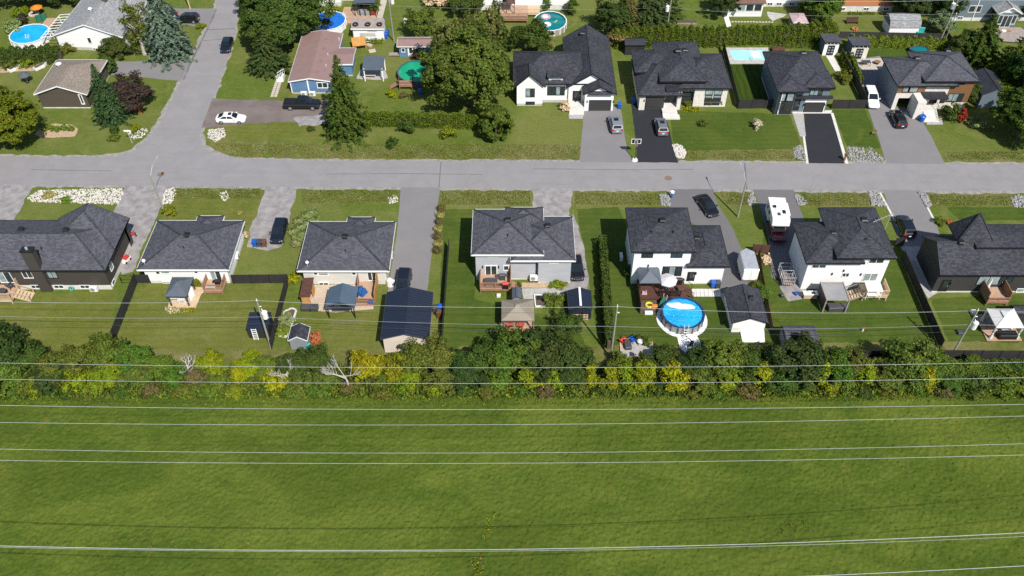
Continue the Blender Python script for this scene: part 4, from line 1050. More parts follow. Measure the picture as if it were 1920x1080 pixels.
def fence(label, pts, h, mat='fence_black', plen=2.4, base=0.0, post='black', name="fence", cap=None):
    pts = [Vector((p[0], p[1], 0)) for p in pts]
    t = thing(name, label, "fence", tuple(pts[0]))
    for a, c in zip(pts[:-1], pts[1:]):
        L = (c - a).length; n = max(1, round(L / plen)); d = (c - a) / n; rz = math.atan2(d.y, d.x)
        for k in range(n):
            m = a + d * (k + .5)
            piece("panel", 'box', MA[mat], t, (m.x, m.y, base + h / 2 + .03), (d.length - .05, .03, h - .06), rz)
            piece("post", 'box', MA[post], t, (a.x + d.x * k, a.y + d.y * k, base + h / 2), (.08, .08, h), rz)
            if cap: piece("top_rail", 'box', MA[cap], t, (m.x, m.y, base + h + .02), (d.length, .06, .04), rz)
        piece("post", 'box', MA[post], t, (c.x, c.y, base + h / 2), (.08, .08, h), rz)
    return t
def boards(x0, x1, y0, y1, z, along='x', w=.14, th=.05):
    b = MB(); gap = .012
    if along == 'x':
        n = max(1, int((y1 - y0) / w)); s = (y1 - y0) / n
        for k in range(n): b.box(x0, x1, y0 + k * s, y0 + (k + 1) * s - gap, z - th, z + random.uniform(0, .004))
    else:
        n = max(1, int((x1 - x0) / w)); s = (x1 - x0) / n
        for k in range(n): b.box(x0 + k * s, x0 + (k + 1) * s - gap, y0, y1, z - th, z + random.uniform(0, .004))
    return b
def rail(t, p0, p1, z0, z1, mat, step=.13):
    """railing with posts, top and bottom rail and balusters between"""
    p0, p1 = Vector((*p0, 0)), Vector((*p1, 0)); L = (p1 - p0).length; rz = math.atan2(p1.y - p0.y, p1.x - p0.x)
    n = max(1, round(L / 1.7))
    for k in range(n + 1):
        q = p0.lerp(p1, k / n); piece("post", 'box', MA[mat], t, (q.x, q.y, (z0 + z1) / 2 + .05), (.1, .1, z1 - z0 + .1), rz)
    m = (p0 + p1) / 2
    piece("handrail", 'box', MA[mat], t, (m.x, m.y, z1), (L, .12, .05), rz); piece("rail", 'box', MA[mat], t, (m.x, m.y, z0 + .1), (L, .05, .07), rz)
    b = MB(); k = int(L / step); d = (p1 - p0) / max(k, 1); u = d.normalized() * .025 if L else d; v = Vector((-u.y, u.x, 0))
    for i in range(k):
        q = p0 + d * (i + .5); b.prism([(q - u - v).to_2d(), (q + u - v).to_2d(), (q + u + v).to_2d(), (q - u + v).to_2d()], z0 + .1, z1)
    tag(b.build("baluster", MA[mat], t), kind='stuff')
def deck(label, x0, x1, y0, y1, z, bm='wood_deck', rm='wood_red', rails="", along='x', rh=.95, name="deck"):
    t = thing(name, label, "deck", ((x0 + x1) / 2, y0, 0))
    tag(boards(x0, x1, y0, y1, z, along).build("decking", MA[bm], t), kind='stuff')
    b = MB(); e = .03
    b.box(x0 + e, x1 - e, y0 + e, y0 + .09, max(.02, z - .5), z - .055); b.box(x0 + e, x0 + .09, y0 + .1, y1 - e, max(.02, z - .5), z - .055); b.box(x1 - .09, x1 - e, y0 + .1, y1 - e, max(.02, z - .5), z - .055)
    b.build("skirt", MA[rm], t)
    for X in (x0 + .1, x1 - .1):
        for Y in (y0 + .1, y1 - .15): piece("footing", 'box', MA[rm], t, (X, Y, z / 2), (.12, .12, z - .06))
    if 's' in rails: rail(t, (x0 + .06, y0 + .06), (x1 - .06, y0 + .06), z, z + rh, rm)
    if 'w' in rails: rail(t, (x0 + .06, y0 + .06), (x0 + .06, y1 - .06), z, z + rh, rm)
    if 'e' in rails: rail(t, (x1 - .06, y0 + .06), (x1 - .06, y1 - .06), z, z + rh, rm)
    return t
def stairs(t, x0, x1, y0, y1, z, mat, axis='y', sgn=-1, n=None):
    n = n or max(2, round(z / .2)); L = (y1 - y0) if axis == 'y' else (x1 - x0)
    for k in range(n):
        zz = z * (1 - (k + 1) / (n + 1)); f = (k + .5) / n
        if axis == 'y': piece("tread", 'box', MA[mat], t, ((x0 + x1) / 2, (y1 - f * L) if sgn < 0 else (y0 + f * L), zz - .02), (x1 - x0, L / n * 1.02, .05))
        else: piece("tread", 'box', MA[mat], t, ((x0 + f * L) if sgn > 0 else (x1 - f * L), (y0 + y1) / 2, zz - .02), (L / n * 1.02, y1 - y0, .05))
def ring_pts(cx, cy, rx, ry, z, n, ph=0): return [(cx + rx * math.cos(ph + 2 * math.pi * k / n), cy + ry * math.sin(ph + 2 * math.pi * k / n), z) for k in range(n)]
def pool(label, cx, cy, rx, ry, h, wat, wall='white_plastic', rim='white_plastic', level=.18, n=16, upright=None, hue=None, cover=False):
    t = thing("above_ground_pool", label, "pool", (cx, cy, 0))
    ph = math.pi / n
    lo, hi = ring_pts(cx, cy, rx, ry, 0, n, ph), ring_pts(cx, cy, rx, ry, h, n, ph)
    li, hi2 = ring_pts(cx, cy, rx - .06, ry - .06, 0, n, ph), ring_pts(cx, cy, rx - .06, ry - .06, h, n, ph)
    for k in range(n):
        j = (k + 1) % n; b = MB(); b.face([lo[k], lo[j], hi[j], hi[k]]); b.build("wall_panel", MA[wall], t)
        a = math.atan2(hi[k][1] - cy, hi[k][0] - cx); piece("upright", 'box', MA[upright or rim], t, (lo[k][0] + math.cos(a) * .03, lo[k][1] + math.sin(a) * .03, h / 2), (.08, .16, h), a)
    b = MB()
    for k in range(n): j = (k + 1) % n; b.face([hi2[k], hi2[j], li[j], li[k]])
    b.build("liner", MA[hue or wat], t)
    ro, ri = ring_pts(cx, cy, rx + .09, ry + .09, h + .03, n, ph), ring_pts(cx, cy, rx - .12, ry - .12, h + .03, n, ph)
    r2o, r2i = [(p[0], p[1], h - .03) for p in ro], [(p[0], p[1], h - .03) for p in ri]
    b = MB()
    for k in range(n):
        j = (k + 1) % n
        b.face([ro[k], ro[j], ri[j], ri[k]]); b.face([r2o[k], r2o[j], ro[j], ro[k]]); b.face([ri[k], ri[j], r2i[j], r2i[k]])
    b.build("rim", MA[rim], t)
    b = MB(); b.face(ring_pts(cx, cy, rx - .08, ry - .08, h - level, n, ph)); b.build("cover" if cover else "water", MA[wat], t)
    return t
def ladder_part(t, x, y, h, az=0, mat='white_plastic'):
    b = MB(); M4 = Matrix.Translation((x, y, 0)) @ Matrix.Rotation(az, 4, 'Z')
    tr = lambda p: M4 @ Vector(p)
    for s in (-.25, .25):
        b.path([tr((s, -.75, 0)), tr((s, -.1, h + .55)), tr((s, .1, h + .55)), tr((s, .3, h - .2))], .035, 5)
    for k in range(4): b.bar(tr((-.25, -.68 + k * .14, .25 + k * .32)), tr((.25, -.68 + k * .14, .25 + k * .32)), .1, .04)
    b.build("ladder", MA[mat], t)
def bin_(label, x, y, mat, rz=0.0, group=None, s=1.0):
    t = thing("wheelie_bin", label, "bin", (x, y, 0), rz, group)
    w, d, h = .29 * s, .34 * s, 1.0 * s
    b = MB(); b.hull([(-w * .8, -d * .75, .08), (w * .8, -d * .75, .08), (w * .8, d * .8, .08), (-w * .8, d * .8, .08)], [(-w, -d, h), (w, -d, h), (w, d, h), (-w, d, h)]); b.build("body", MA[mat], t, True)
    b = MB(); b.hull([(-w - .03, -d - .05, h), (w + .03, -d - .05, h), (w + .03, d + .05, h), (-w - .03, d + .05, h)], [(-w * .8, -d * .8, h + .08), (w * .8, -d * .8, h + .08), (w * .9, d, h + .08), (-w * .9, d, h + .08)]); b.build("lid", MA[mat], t, True)
    for q in (-1, 1):
        b = MB(); b.tube((q * w * .8 - .03, d * .85, .11), (q * w * .8 + .03, d * .85, .11), .11, .11, 10); b.build("wheel", MA['tyre'], t, True)
    b = MB(); b.bar((-w * .8, d + .08, h - .05), (w * .8, d + .08, h - .05), .04, .04); b.build("handle", MA[mat], t, True)
def chair(label, x, y, z, rz, mat='red_plastic', group=None, name="garden_chair", s=1.0):
    t = thing(name, label, "chair", (x, y, z), rz, group)
    w, d, h = .3 * s, .28 * s, .4 * s
    b = MB(); b.hull([(-w, -d, h), (w, -d, h), (w, d, h - .1), (-w, d, h - .1)], [(-w, -d, h + .05), (w, -d, h + .05), (w, d, h - .05), (-w, d, h - .05)]); b.build("seat", MA[mat], t, True)
    b = MB(); b.hull([(-w, d - .03, h - .1), (w, d - .03, h - .1), (w, d + .03, h - .1), (-w, d + .03, h - .1)], [(-w * .9, d + .27, h + .55 * s), (w * .9, d + .27, h + .55 * s), (w * .9, d + .32, h + .55 * s), (-w * .9, d + .32, h + .55 * s)]); b.build("backrest", MA[mat], t, True)
    for q in (-1, 1):
        b = MB(); b.box(q * (w + .06) - .06, q * (w + .06) + .06, -d - .05, d + .08, h + .18, h + .22); b.build("armrest", MA[mat], t, True)
        for y_ in (-d, d): b = MB(); b.box(q * (w + .03) - .03, q * (w + .03) + .03, y_ - .03, y_ + .03, 0, h + .18); b.build("leg", MA[mat], t, True)
    return t
def table(label, x, y, z, w, d, h, top, leg='black', rz=0.0, round_=False, name="patio_table"):
    t = thing(name, label, "table", (x, y, z), rz)
    b = MB()
    if round_: b.tube((0, 0, h - .05), (0, 0, h), w / 2, w / 2, 18)
    else: b.box(-w / 2, w / 2, -d / 2, d / 2, h - .05, h)
    b.build("tabletop", MA[top], t, True)
    for sx in (-1, 1):
        for sy in (-1, 1):
            k = .7 if round_ else .9; b = MB(); b.box(sx * w / 2 * k - .03, sx * w / 2 * k + .03, sy * d / 2 * k - .03, sy * d / 2 * k + .03, 0, h - .05); b.build("leg", MA[leg], t, True)
    return t
def bbq(label, x, y, z, mat='black', rz=0.0, lid=None):
    t = thing("barbecue", label, "barbecue", (x, y, z), rz)
    b = MB(); b.box(-.38, .38, -.25, .25, .08, .8); b.build("cabinet", MA[mat], t, True)
    pr = [(.26 * math.cos(a), .26 * math.sin(a)) for a in np.linspace(0, math.pi, 8)]
    b = MB(); b.hull([(-.38, p[0], .8 + p[1]) for p in pr], [(.38, p[0], .8 + p[1]) for p in pr]); b.build("lid", MA[lid or mat], t, True)
    for s in (-1, 1):
        b = MB(); b.box(min(s * .38, s * .7), max(s * .38, s * .7), -.22, .22, .76, .8); b.build("side_shelf", MA[mat], t, True)
        b = MB(); b.tube((s * .33 - .03, -.2, .08), (s * .33 + .03, -.2, .08), .08, .08, 8); b.build("wheel", MA['tyre'], t, True)
    return t
def parasol(label, x, y, z, r, h, mat='rf_pale', n=8, name="parasol", tilt=0.0):
    t = thing(name, label, "umbrella", (x, y, z))
    b = MB(); b.tube((0, 0, 0), (0, 0, h), .03, .03, 6); b.build("pole", MA['alu'], t, True)
    b = MB(); b.tube((0, 0, 0), (0, 0, .12), .3, .25, 12); b.build("base", MA['black'], t, True)
    rim_ = ring_pts(0, 0, r, r, h - r * .38, n)
    for k in range(n):
        b = MB(); j = (k + 1) % n; b.face([rim_[k], rim_[j], (0, 0, h + .05)])
        b.face([(rim_[k][0], rim_[k][1], rim_[k][2] - .12), (rim_[j][0], rim_[j][1], rim_[j][2] - .12), rim_[j], rim_[k]]); b.build("canopy_panel", MA[mat], t, True)
    return t
def chest(label, x, y, w, d, h, mat, rz=0.0, z=0.0, name="storage_box", lid=None, cat="box", group=None):
    t = thing(name, label, cat, (x, y, z), rz, group)
    b = MB(); b.box(-w / 2, w / 2, -d / 2, d / 2, 0, h - .06); b.build("body", MA[mat], t, True)
    b = MB(); b.hull([(-w / 2 - .02, -d / 2 - .02, h - .058), (w / 2 + .02, -d / 2 - .02, h - .058), (w / 2 + .02, d / 2 + .02, h - .058), (-w / 2 - .02, d / 2 + .02, h - .058)], [(-w / 2 + .03, -d / 2 + .03, h), (w / 2 - .03, -d / 2 + .03, h), (w / 2 - .03, d / 2 - .03, h), (-w / 2 + .03, d / 2 - .03, h)]); b.build("lid", MA[lid or mat], t, True)
    return t

# ---------------------------------------------------------------- vehicles (local +x is forward)
def car(label, x, y, heading, L, W, H, paint, kind='sedan', cat="car", sunroof=False, z=0.014):
    t = thing("parked_car" if kind != 'pickup' else "pickup_truck", label, cat, (x, y, z), heading)
    w = W / 2; lift = {'sedan': 0, 'suv': .12, 'hatch': .03, 'pickup': .2}[kind]; belt = {'sedan': .92, 'suv': 1.08, 'hatch': .98, 'pickup': 1.18}[kind]
    hood = belt - (.08 if kind != 'sedan' else .1); nose = hood - .16
    rear = belt - .02 if kind in ('suv', 'hatch', 'pickup') else belt
    if kind == 'pickup': st = [(-.5, .93, .5, 1.1), (-.49, .98, .4, belt), (-.3, 1, .36, belt), (.0, 1, .36, belt), (.2, 1, .36, belt), (.3, 1, .36, hood + .02), (.44, .98, .36, hood - .04), (.485, .94, .4, nose - .02), (.5, .86, .5, nose - .14)]
    else: st = [(-.5, .80, .42, rear - .22), (-.485, .9, .32, rear - .06), (-.42, .97, .22, rear), (-.25, 1, .2 + lift * .5, belt), (.05, 1, .2 + lift * .5, belt), (.2, 1, .2 + lift * .5, belt), (.3, .99, .2 + lift * .5, hood), (.42, .95, .22 + lift * .5, hood - .09), (.475, .86, .28 + lift * .5, nose - .08), (.5, .66, .38 + lift * .4, nose - .22)]
    rings = []
    for fx, k, zl, zb in st:
        X = fx * L; hw = w * k
        rings.append([(X, -hw * .93, zl), (X, -hw, zl + (zb - zl) * .35), (X, -hw * .985, zl + (zb - zl) * .75), (X, -hw * .9, zb - .02), (X, -hw * .5, zb + .035), (X, hw * .5, zb + .035), (X, hw * .9, zb - .02), (X, hw * .985, zl + (zb - zl) * .75), (X, hw, zl + (zb - zl) * .35), (X, hw * .93, zl)])
    b = MB()
    for p, q in zip(rings[:-1], rings[1:]): b.hull(p, q, 0, False)
    b.face(list(reversed(rings[0]))); b.face(rings[-1])
    cab = {'sedan': (-.43, .24, -.22, .06), 'suv': (-.485, .24, -.40, .07), 'hatch': (-.47, .26, -.33, .08), 'pickup': (-.14, .27, -.10, .13)}[kind]
    wb, wr = w * .9, w * (.70 if kind == 'sedan' else .76)
    zb = belt + .01; base = [(cab[0] * L, -wb, zb), (cab[1] * L, -wb, zb), (cab[1] * L, wb, zb), (cab[0] * L, wb, zb)]
    top = [(cab[2] * L, -wr, H - .06), (cab[3] * L, -wr, H - .06), (cab[3] * L, wr, H - .06), (cab[2] * L, wr, H - .06)]
    b.hull(base, top, 0, False)
    crown = [(cab[2] * L + .12, -wr + .1, H), (cab[3] * L - .12, -wr + .1, H), (cab[3] * L - .12, wr - .1, H), (cab[2] * L + .12, wr - .1, H)]
    b.hull(top, crown, 0, True)
    for s in (-1, 1): b.box(cab[1] * L - .45, cab[1] * L - .25, min(s * w, s * (w + .16)), max(s * w, s * (w + .16)), belt, belt + .15)
    b.build("body", MA[paint], t, True)
    def pane(q4, fa, fb, lo, hi, name, off, mat='car_glass'):
        A, B, C2, D = [Vector(p) for p in q4]
        e = lambda u, v: A.lerp(B, u).lerp(D.lerp(C2, u), v)
        pts = [e(fa, lo), e(fb, lo), e(fb, hi), e(fa, hi)]; o = Vector(off)
        m = MB(); m.face([p + o for p in pts]); m.build(name, MA[mat], t, True)
    pane([base[1], base[2], top[2], top[1]], .07, .93, .08, .95, "windshield", (.02, 0, .012))
    pane([base[3], base[0], top[0], top[3]], .08, .92, .18 if kind != 'sedan' else .1, .92, "rear_window", (-.02, 0, .012))
    for s, q in ((-1, [base[0], base[1], top[1], top[0]]), (1, [base[3], base[2], top[2], top[3]])):
        pane(q, .1, .46, .12, .9, "side_window", (0, s * .015, .006)); pane(q, .5, .88, .12, .9, "side_window", (0, s * .015, .006))
    if sunroof:
        m = MB(); xx = (cab[2] + (cab[3] - cab[2]) * .55) * L; m.face([(xx, -.38, H + .006), (xx + .55 if kind == 'sedan' else xx + .75, -.38, H + .006), (xx + .55 if kind == 'sedan' else xx + .75, .38, H + .006), (xx, .38, H + .006)]); m.build("sunroof", MA['car_glass'], t, True)
    r = .33 + lift * .35
    for sx in (-.31, .31):
        for s in (-1, 1):
            m = MB(); m.tube((sx * L, s * (w - .2), r), (sx * L, s * (w + .02), r), r, r, 14); wo = m.build("wheel", MA['tyre'], t, True)
            m = MB(); m.tube((sx * L, s * (w + .02), r), (sx * L, s * (w + .035), r), r * .68, r * .6, 10); m.build("rim", MA['rim'], wo, True)
    hz = nose - .14 if kind != 'pickup' else nose - .1
    for s in (-1, 1):
        m = MB(); m.hull([(.455 * L, s * w * .6, hz - .06), (.492 * L, s * w * .55, hz - .06), (.455 * L, s * w * .93, hz - .06)][::s], [(.45 * L, s * w * .6, hz + .1), (.48 * L, s * w * .55, hz + .08), (.44 * L, s * w * .93, hz + .1)][::s]); m.build("headlight", MA['lamp'], t, True)
        m = MB(); rz_ = rear - .22 if kind != 'pickup' else belt - .3; ext = .2 if kind in ('suv', 'pickup') else .12
        m.box(-.502 * L, -.465 * L, min(s * w * .55, s * w * .93), max(s * w * .55, s * w * .93), rz_, rz_ + ext); m.build("taillight", MA['tail'], t, True)
    m = MB(); m.box(-.507 * L, -.497 * L, -.2, .2, .62 + lift * .5, .76 + lift * .5); m.build("number_plate", MA['plate'], t, True)
    if kind == 'pickup':
        m = MB(); m.box(-.485 * L, -.16 * L, -w * .86, w * .86, belt + .03, belt + .07); m.build("tonneau_cover", MA['black'], t, True)
    return t
def dirpx(a, b, z=0):
    p, q = G(*a, z), G(*b, z); return math.atan2(q[1] - p[1], q[0] - p[0])
def at(px, py, z=0.0): return G(px, py, z)[:2]
def carpx(label, c, tail, head, L, W, H, paint, kind, **k):
    x, y = at(*c, H * .45); return car(label, x, y, dirpx(tail, head, .5), L, W, H, paint, kind, **k)
carpx("white sedan with sunroof on the brown gravel drive", (433, 221), (410, 221), (456, 221), 4.7, 1.82, 1.42, 'p_white', 'sedan', sunroof=True)
carpx("black pickup with covered bed in front of the blue house", (566, 193), (532, 193), (600, 193), 5.9, 2.0, 1.9, 'p_black', 'pickup', cat="pickup")
carpx("black sport utility car on the drive at the top left beside the blue spruce", (350, 34), (372, 34), (328, 34), 4.55, 1.85, 1.65, 'p_black', 'suv')
carpx("black car half hidden behind the blue spruce", (318, 22), (330, 30), (312, 12), 4.5, 1.8, 1.45, 'p_black', 'hatch')
carpx("dark blue hatchback parked on the side street under the maples", (425, 84), (431, 68), (420, 98), 4.4, 1.82, 1.5, 'p_navy', 'hatch')
carpx("silver sport utility car on the grey drive of the white gabled house", (1154, 231), (1158, 247), (1150, 214), 4.5, 1.85, 1.62, 'p_silver', 'suv', sunroof=True)
carpx("grey sport utility car on the black drive beside the stone porch", (1240, 236), (1244, 252), (1236, 219), 4.4, 1.82, 1.6, 'p_grey', 'suv', sunroof=True)
carpx("white pickup parked along the fence left of the open garage", (1634, 182), (1626, 160), (1643, 206), 5.3, 1.95, 1.8, 'p_white', 'suv', cat="pickup")
carpx("black estate car with glass roof outside the open garage", (1684, 222), (1693, 241), (1673, 204), 4.6, 1.8, 1.46, 'p_black', 'suv', sunroof=True)
carpx("black sedan parked askew near the road on the curved grey drive", (1327, 385), (1313, 364), (1343, 406), 4.7, 1.83, 1.42, 'p_black', 'sedan')
carpx("dark blue sport utility car seen from behind between pale kerbs", (1698, 423), (1706, 445), (1688, 402), 4.6, 1.88, 1.62, 'p_navy', 'suv', sunroof=True)
carpx("black minivan on the gravel drive beside the three bins", (523, 433), (529, 413), (516, 455), 4.6, 1.85, 1.7, 'p_navy', 'suv')
carpx("black sport utility car at the end of the long grey drive by the navy garage", (756, 529), (760, 510), (752, 550), 4.6, 1.88, 1.7, 'p_navy', 'suv')
carpx("black sedan beside the grey house wall on the gravel strip", (1081, 501), (1078, 478), (1085, 525), 4.7, 1.83, 1.5, 'p_black', 'hatch')
# camper on a maroon truck, nose to the camera
cxr, cyr = at(1457, 420, 1.2); hd = dirpx((1452, 395), (1462, 440), .5)
rv = car("white camper riding on a maroon pickup beside the white split-level house", cxr, cyr, hd, 6.0, 2.05, 1.95, 'p_maroon', 'pickup', cat="camper")
rv.name = "camper_truck"; OWN[rv.name] = OWN.get(rv.name) or Matrix.Translation(rv.location) @ Matrix.Rotation(hd, 4, 'Z')
b = MB(); wr = 1.18
pr = [(-3.3, 1.05), (-.85, 1.05), (-.8, 2.0), (1.55, 2.05), (1.7, 2.35), (1.55, 3.0), (1.2, 3.25), (-3.3, 3.25)]
b.hull([(p[0], -wr, p[1]) for p in pr], [(p[0], wr, p[1]) for p in pr]); b.build("camper_body", MA['white_plastic'], rv, True)
for x_, y_, sx, sy, h_, m_ in ((-2.2, .1, .5, .35, .08, 'white'), (-1.2, -.6, .38, .38, .2, 'black'), (-.2, .55, .7, .45, .05, 'black'), (.3, -.2, .55, .4, .06, 'dark_grey'), (-.6, -.3, .4, .4, .1, 'white')):
    b = MB(); b.box(x_ - sx / 2, x_ + sx / 2, y_ - sy / 2, y_ + sy / 2, 3.25, 3.25 + h_); b.build("roof_hatch", MA[m_], rv, True)
for s in (-1, 1):
    for x_ in (-2.6, -1.4): b = MB(); b.box(x_, x_ + .7, min(s * wr, s * (wr + .02)), max(s * wr, s * (wr + .02)), 2.1, 2.7); b.build("side_window", MA['car_glass'], rv, True)
b = MB(); b.box(-2.3, .3, wr + .02, wr + .2, 2.95, 3.15); b.build("awning", MA['white'], rv, True)
# enclosed trailer
tx, ty = at(1401, 500, 1.0); th_ = dirpx((1405, 520), (1393, 474), .5)
t = thing("enclosed_trailer", "white enclosed trailer with pointed nose beside the grey drive", "trailer", (tx, ty, .014), th_)
b = MB(); pl = [(-2.0, -1.0), (1.5, -1.0), (2.2, 0), (1.5, 1.0), (-2.0, 1.0)]; b.prism(pl, .45, 2.3); b.build("box", MA['white_plastic'], t, True)
b = MB(); b.hull([(p[0], p[1], 2.302) for p in pl], [(p[0] * .96, p[1] * .9, 2.38) for p in pl]); b.build("roof", MA['alu'], t, True)
for s in (-1, 1):
    b = MB(); b.tube((-.4, s * .85, .34), (-.4, s * 1.08, .34), .34, .34, 12); w_ = b.build("wheel", MA['tyre'], t, True); b = MB(); b.tube((-.4, s * 1.08, .34), (-.4, s * 1.1, .34), .2, .18, 10); b.build("rim", MA['rim'], w_, True)
    b = MB(); b.box(-.85, .05, min(s * 1.0, s * 1.14), max(s * 1.0, s * 1.14), .66, .72); b.build("mudguard", MA['alu'], t, True)
    b = MB(); b.box(-2.03, -2.0, min(s * .03, s * .95), max(s * .03, s * .95), .5, 2.2); b.build("rear_door", MA['white'], t, True)
    b = MB(); b.box(-2.05, -2.02, min(s * .8, s * .95), max(s * .8, s * .95), .55, .65); b.build("taillight", MA['tail'], t, True)
b = MB(); b.bar((1.5, -.6, .42), (3.1, 0, .42), .08, .08); b.bar((1.5, .6, .42), (3.1, 0, .42), .08, .08); b.tube((2.9, 0, .0), (2.9, 0, .6), .05, .05, 6); b.build("tow_bar", MA['black'], t, True)
# open frame utility trailer
ux, uy = at(1473, 520, .4); t = thing("utility_trailer", "aluminium rack trailer loaded with boards beside the white house wall", "trailer", (ux, uy, .02), R(90))
b = MB(); b.box(-1.5, 1.3, -.75, .75, .4, .46); b.build("bed", MA['wood_dark'], t, True)
b = MB()
for x_ in (-1.5, -.1, 1.3):
    for s in (-.75, .75): b.bar((x_, s, .46), (x_, s, 1.75), .06, .06)
    b.bar((x_, -.75, 1.75), (x_, .75, 1.75), .06, .06); b.bar((x_, -.75, 1.1), (x_, .75, 1.1), .05, .05)
for s in (-.75, .75):
    for z_ in (.6, 1.1, 1.75): b.bar((-1.5, s, z_), (1.3, s, z_), .05, .05)
b.build("rack", MA['alu'], t, True)
b = MB()
for k in range(5): b.box(-1.6 + k * .02, 1.0, -.6 + k * .24, -.42 + k * .24, .47, .56 + .05 * (k % 2))
tag(b.build("boards", MA['wood_grey'], t, True), kind='stuff')
for s in (-1, 1): b = MB(); b.tube((-.1, s * .8, .32), (-.1, s * 1.0, .32), .32, .32, 12); b.build("wheel", MA['tyre'], t, True)
# bicycle by the estate car
t = thing("bicycle", "teal bicycle leaning beside the black estate car", "bicycle", (*at(1697, 217, .3), .014), R(-62))
for x_ in (-.52, .52):
    b = MB(); pts = [(x_ + .33 * math.cos(k * .4488), 0, .34 + .33 * math.sin(k * .4488)) for k in range(15)]; b.path(pts, .025, 4); b.build("wheel", MA['tyre'], t, True)
b = MB(); b.path([(-.52, 0, .34), (-.15, 0, .32), (-.25, 0, .85), (.35, 0, .82), (-.15, 0, .32)], .03, 4); b.path([(.35, 0, .82), (.52, 0, .34)], .03, 4); b.build("frame", MA['teal_plastic'], t, True)
b = MB(); b.bar((.33, -.28, 1.0), (.33, .28, 1.0), .04, .04); b.bar((.33, 0, .8), (.33, 0, 1.0), .03, .03); b.build("handlebar", MA['black'], t, True); b = MB(); b.box(-.38, -.16, -.07, .07, .86, .92); b.build("saddle", MA['black'], t, True)
# basketball hoop
hx, hy = at(1190, 301); t = thing("basketball_hoop", "basketball hoop on a white base at the edge of the black drive", "hoop", (hx, hy, .014), 0)
b = MB(); b.hull(ring_pts(0, 0, .5, .42, 0, 10), ring_pts(0, 0, .38, .3, .32, 10)); b.build("base", MA['white_plastic'], t, True)
b = MB(); b.bar((0, 0, .3), (.05, .35, 2.6), .1, .1); b.bar((.05, .35, 2.6), (.1, .9, 2.9), .08, .08); b.build("pole", MA['black'], t, True)
b = MB(); b.box(-.7, .8, .92, .96, 2.45, 3.35); b.build("backboard", MA['black'], t, True)
b = MB()
for q in ((-.7, .8, 2.45, 2.53), (-.7, .8, 3.27, 3.35)): b.box(q[0], q[1], .9, .97, q[2], q[3])
for x_ in (-.7, .72): b.box(x_, x_ + .08, .9, .97, 2.53, 3.27)
b.box(-.2, .3, .9, .918, 2.6, 2.65); b.box(-.2, .3, .9, .918, 2.98, 3.03); b.box(-.2, -.15, .9, .918, 2.65, 2.98); b.box(.25, .3, .9, .918, 2.65, 2.98); b.build("border", MA['white'], t, True)
b = MB(); b.path([(.05 + .24 * math.cos(k * .5236), .62 + .24 * math.sin(k * .5236), 2.62) for k in range(13)], .025, 4); b.build("rim", MA['red_plastic'], t, True)
b = MB()
for k in range(12): a = k * .5236; b.bar((.05 + .23 * math.cos(a), .62 + .23 * math.sin(a), 2.6), (.05 + .12 * math.cos(a + .3), .62 + .12 * math.sin(a + .3), 2.15), .015, .015)
b.build("net", MA['white'], t, True)

# ---------------------------------------------------------------- yards of the near row
def hz(base, topy): return HT(base, topy)
# dark bungalow: raised deck with stairs at the far left
xa, xb = G(-70, 571)[0], WY(40, 560, G(0, 571)[1])[0]; ya = G(0, 571)[1]
dk = deck("wooden deck with stairs behind the dark brown bungalow", xa, G(26, 571)[0], ya, YA - .01, .95, 'wood_deck', 'wood_pale', 's')
sx0 = G(26, 571)[0] + .02; stairs(dk, sx0, sx0 + 2.0, ya + .5, ya + 1.9, .95, 'wood_pale', 'x', 1)
b = MB()
for y_ in (ya + .5, ya + 1.9): b = MB(); b.bar((sx0, y_, 1.85), (sx0 + 2.0, y_, .95), .09, .06); b.bar((sx0, y_, .9), (sx0 + 2.0, y_, .1), .06, .22); b.box(sx0 + 1.95, sx0 + 2.05, y_ - .05, y_ + .05, 0, 1.0); b.build("stair_rail", MA['wood_pale'], dk)
b = MB(); b.box(G(26, 571)[0] - .08, G(26, 571)[0], ya + 2.2, YA - .02, .95, 2.2); b.build("privacy_screen", MA['wood_pale'], dk)
table("dark round patio table on the deck of the dark brown bungalow", *at(6, 553, .95), .95, 1.2, 1.2, .72, 'dark_grey', round_=True)
chair("dark chair beside the round patio table on the far left deck", *at(22, 540, .95), .95, R(140), 'dark_grey')
t = thing("toy_car", "red and white ride-on toy standing on gravel right of the dark bungalow", "toy", (*at(238, 490), .014), R(70))
b = MB(); b.box(-.7, .7, -.3, .3, .12, .5); b.build("body", MA['white_plastic'], t, True); b = MB(); b.box(-.3, .5, -.26, .26, .5, .8); b.build("cabin", MA['red_plastic'], t, True)
for s in (-1, 1):
    for q in (-.45, .45): b = MB(); b.tube((q, s * .26, .16), (q, s * .36, .16), .16, .16, 10); b.build("wheel", MA['tyre'], t, True)
t = thing("push_cart", "dark folding cart with red seat at the side door of the dark bungalow", "stroller", (*at(249, 443), .014), R(30))
b = MB(); b.box(-.35, .35, -.28, .28, .45, .6); b.build("seat", MA['red_plastic'], t, True); b = MB(); b.path([(-.45, 0, .1), (.1, 0, .55), (.55, 0, 1.05)], .03, 5); b.path([(.45, 0, .1), (-.2, 0, .9)], .03, 5); b.build("frame", MA['black'], t, True)
for s in (-1, 1):
    for q in (-.42, .42): b = MB(); b.tube((q, s * .25, .14), (q, s * .31, .14), .14, .14, 10); b.build("wheel", MA['tyre'], t, True)
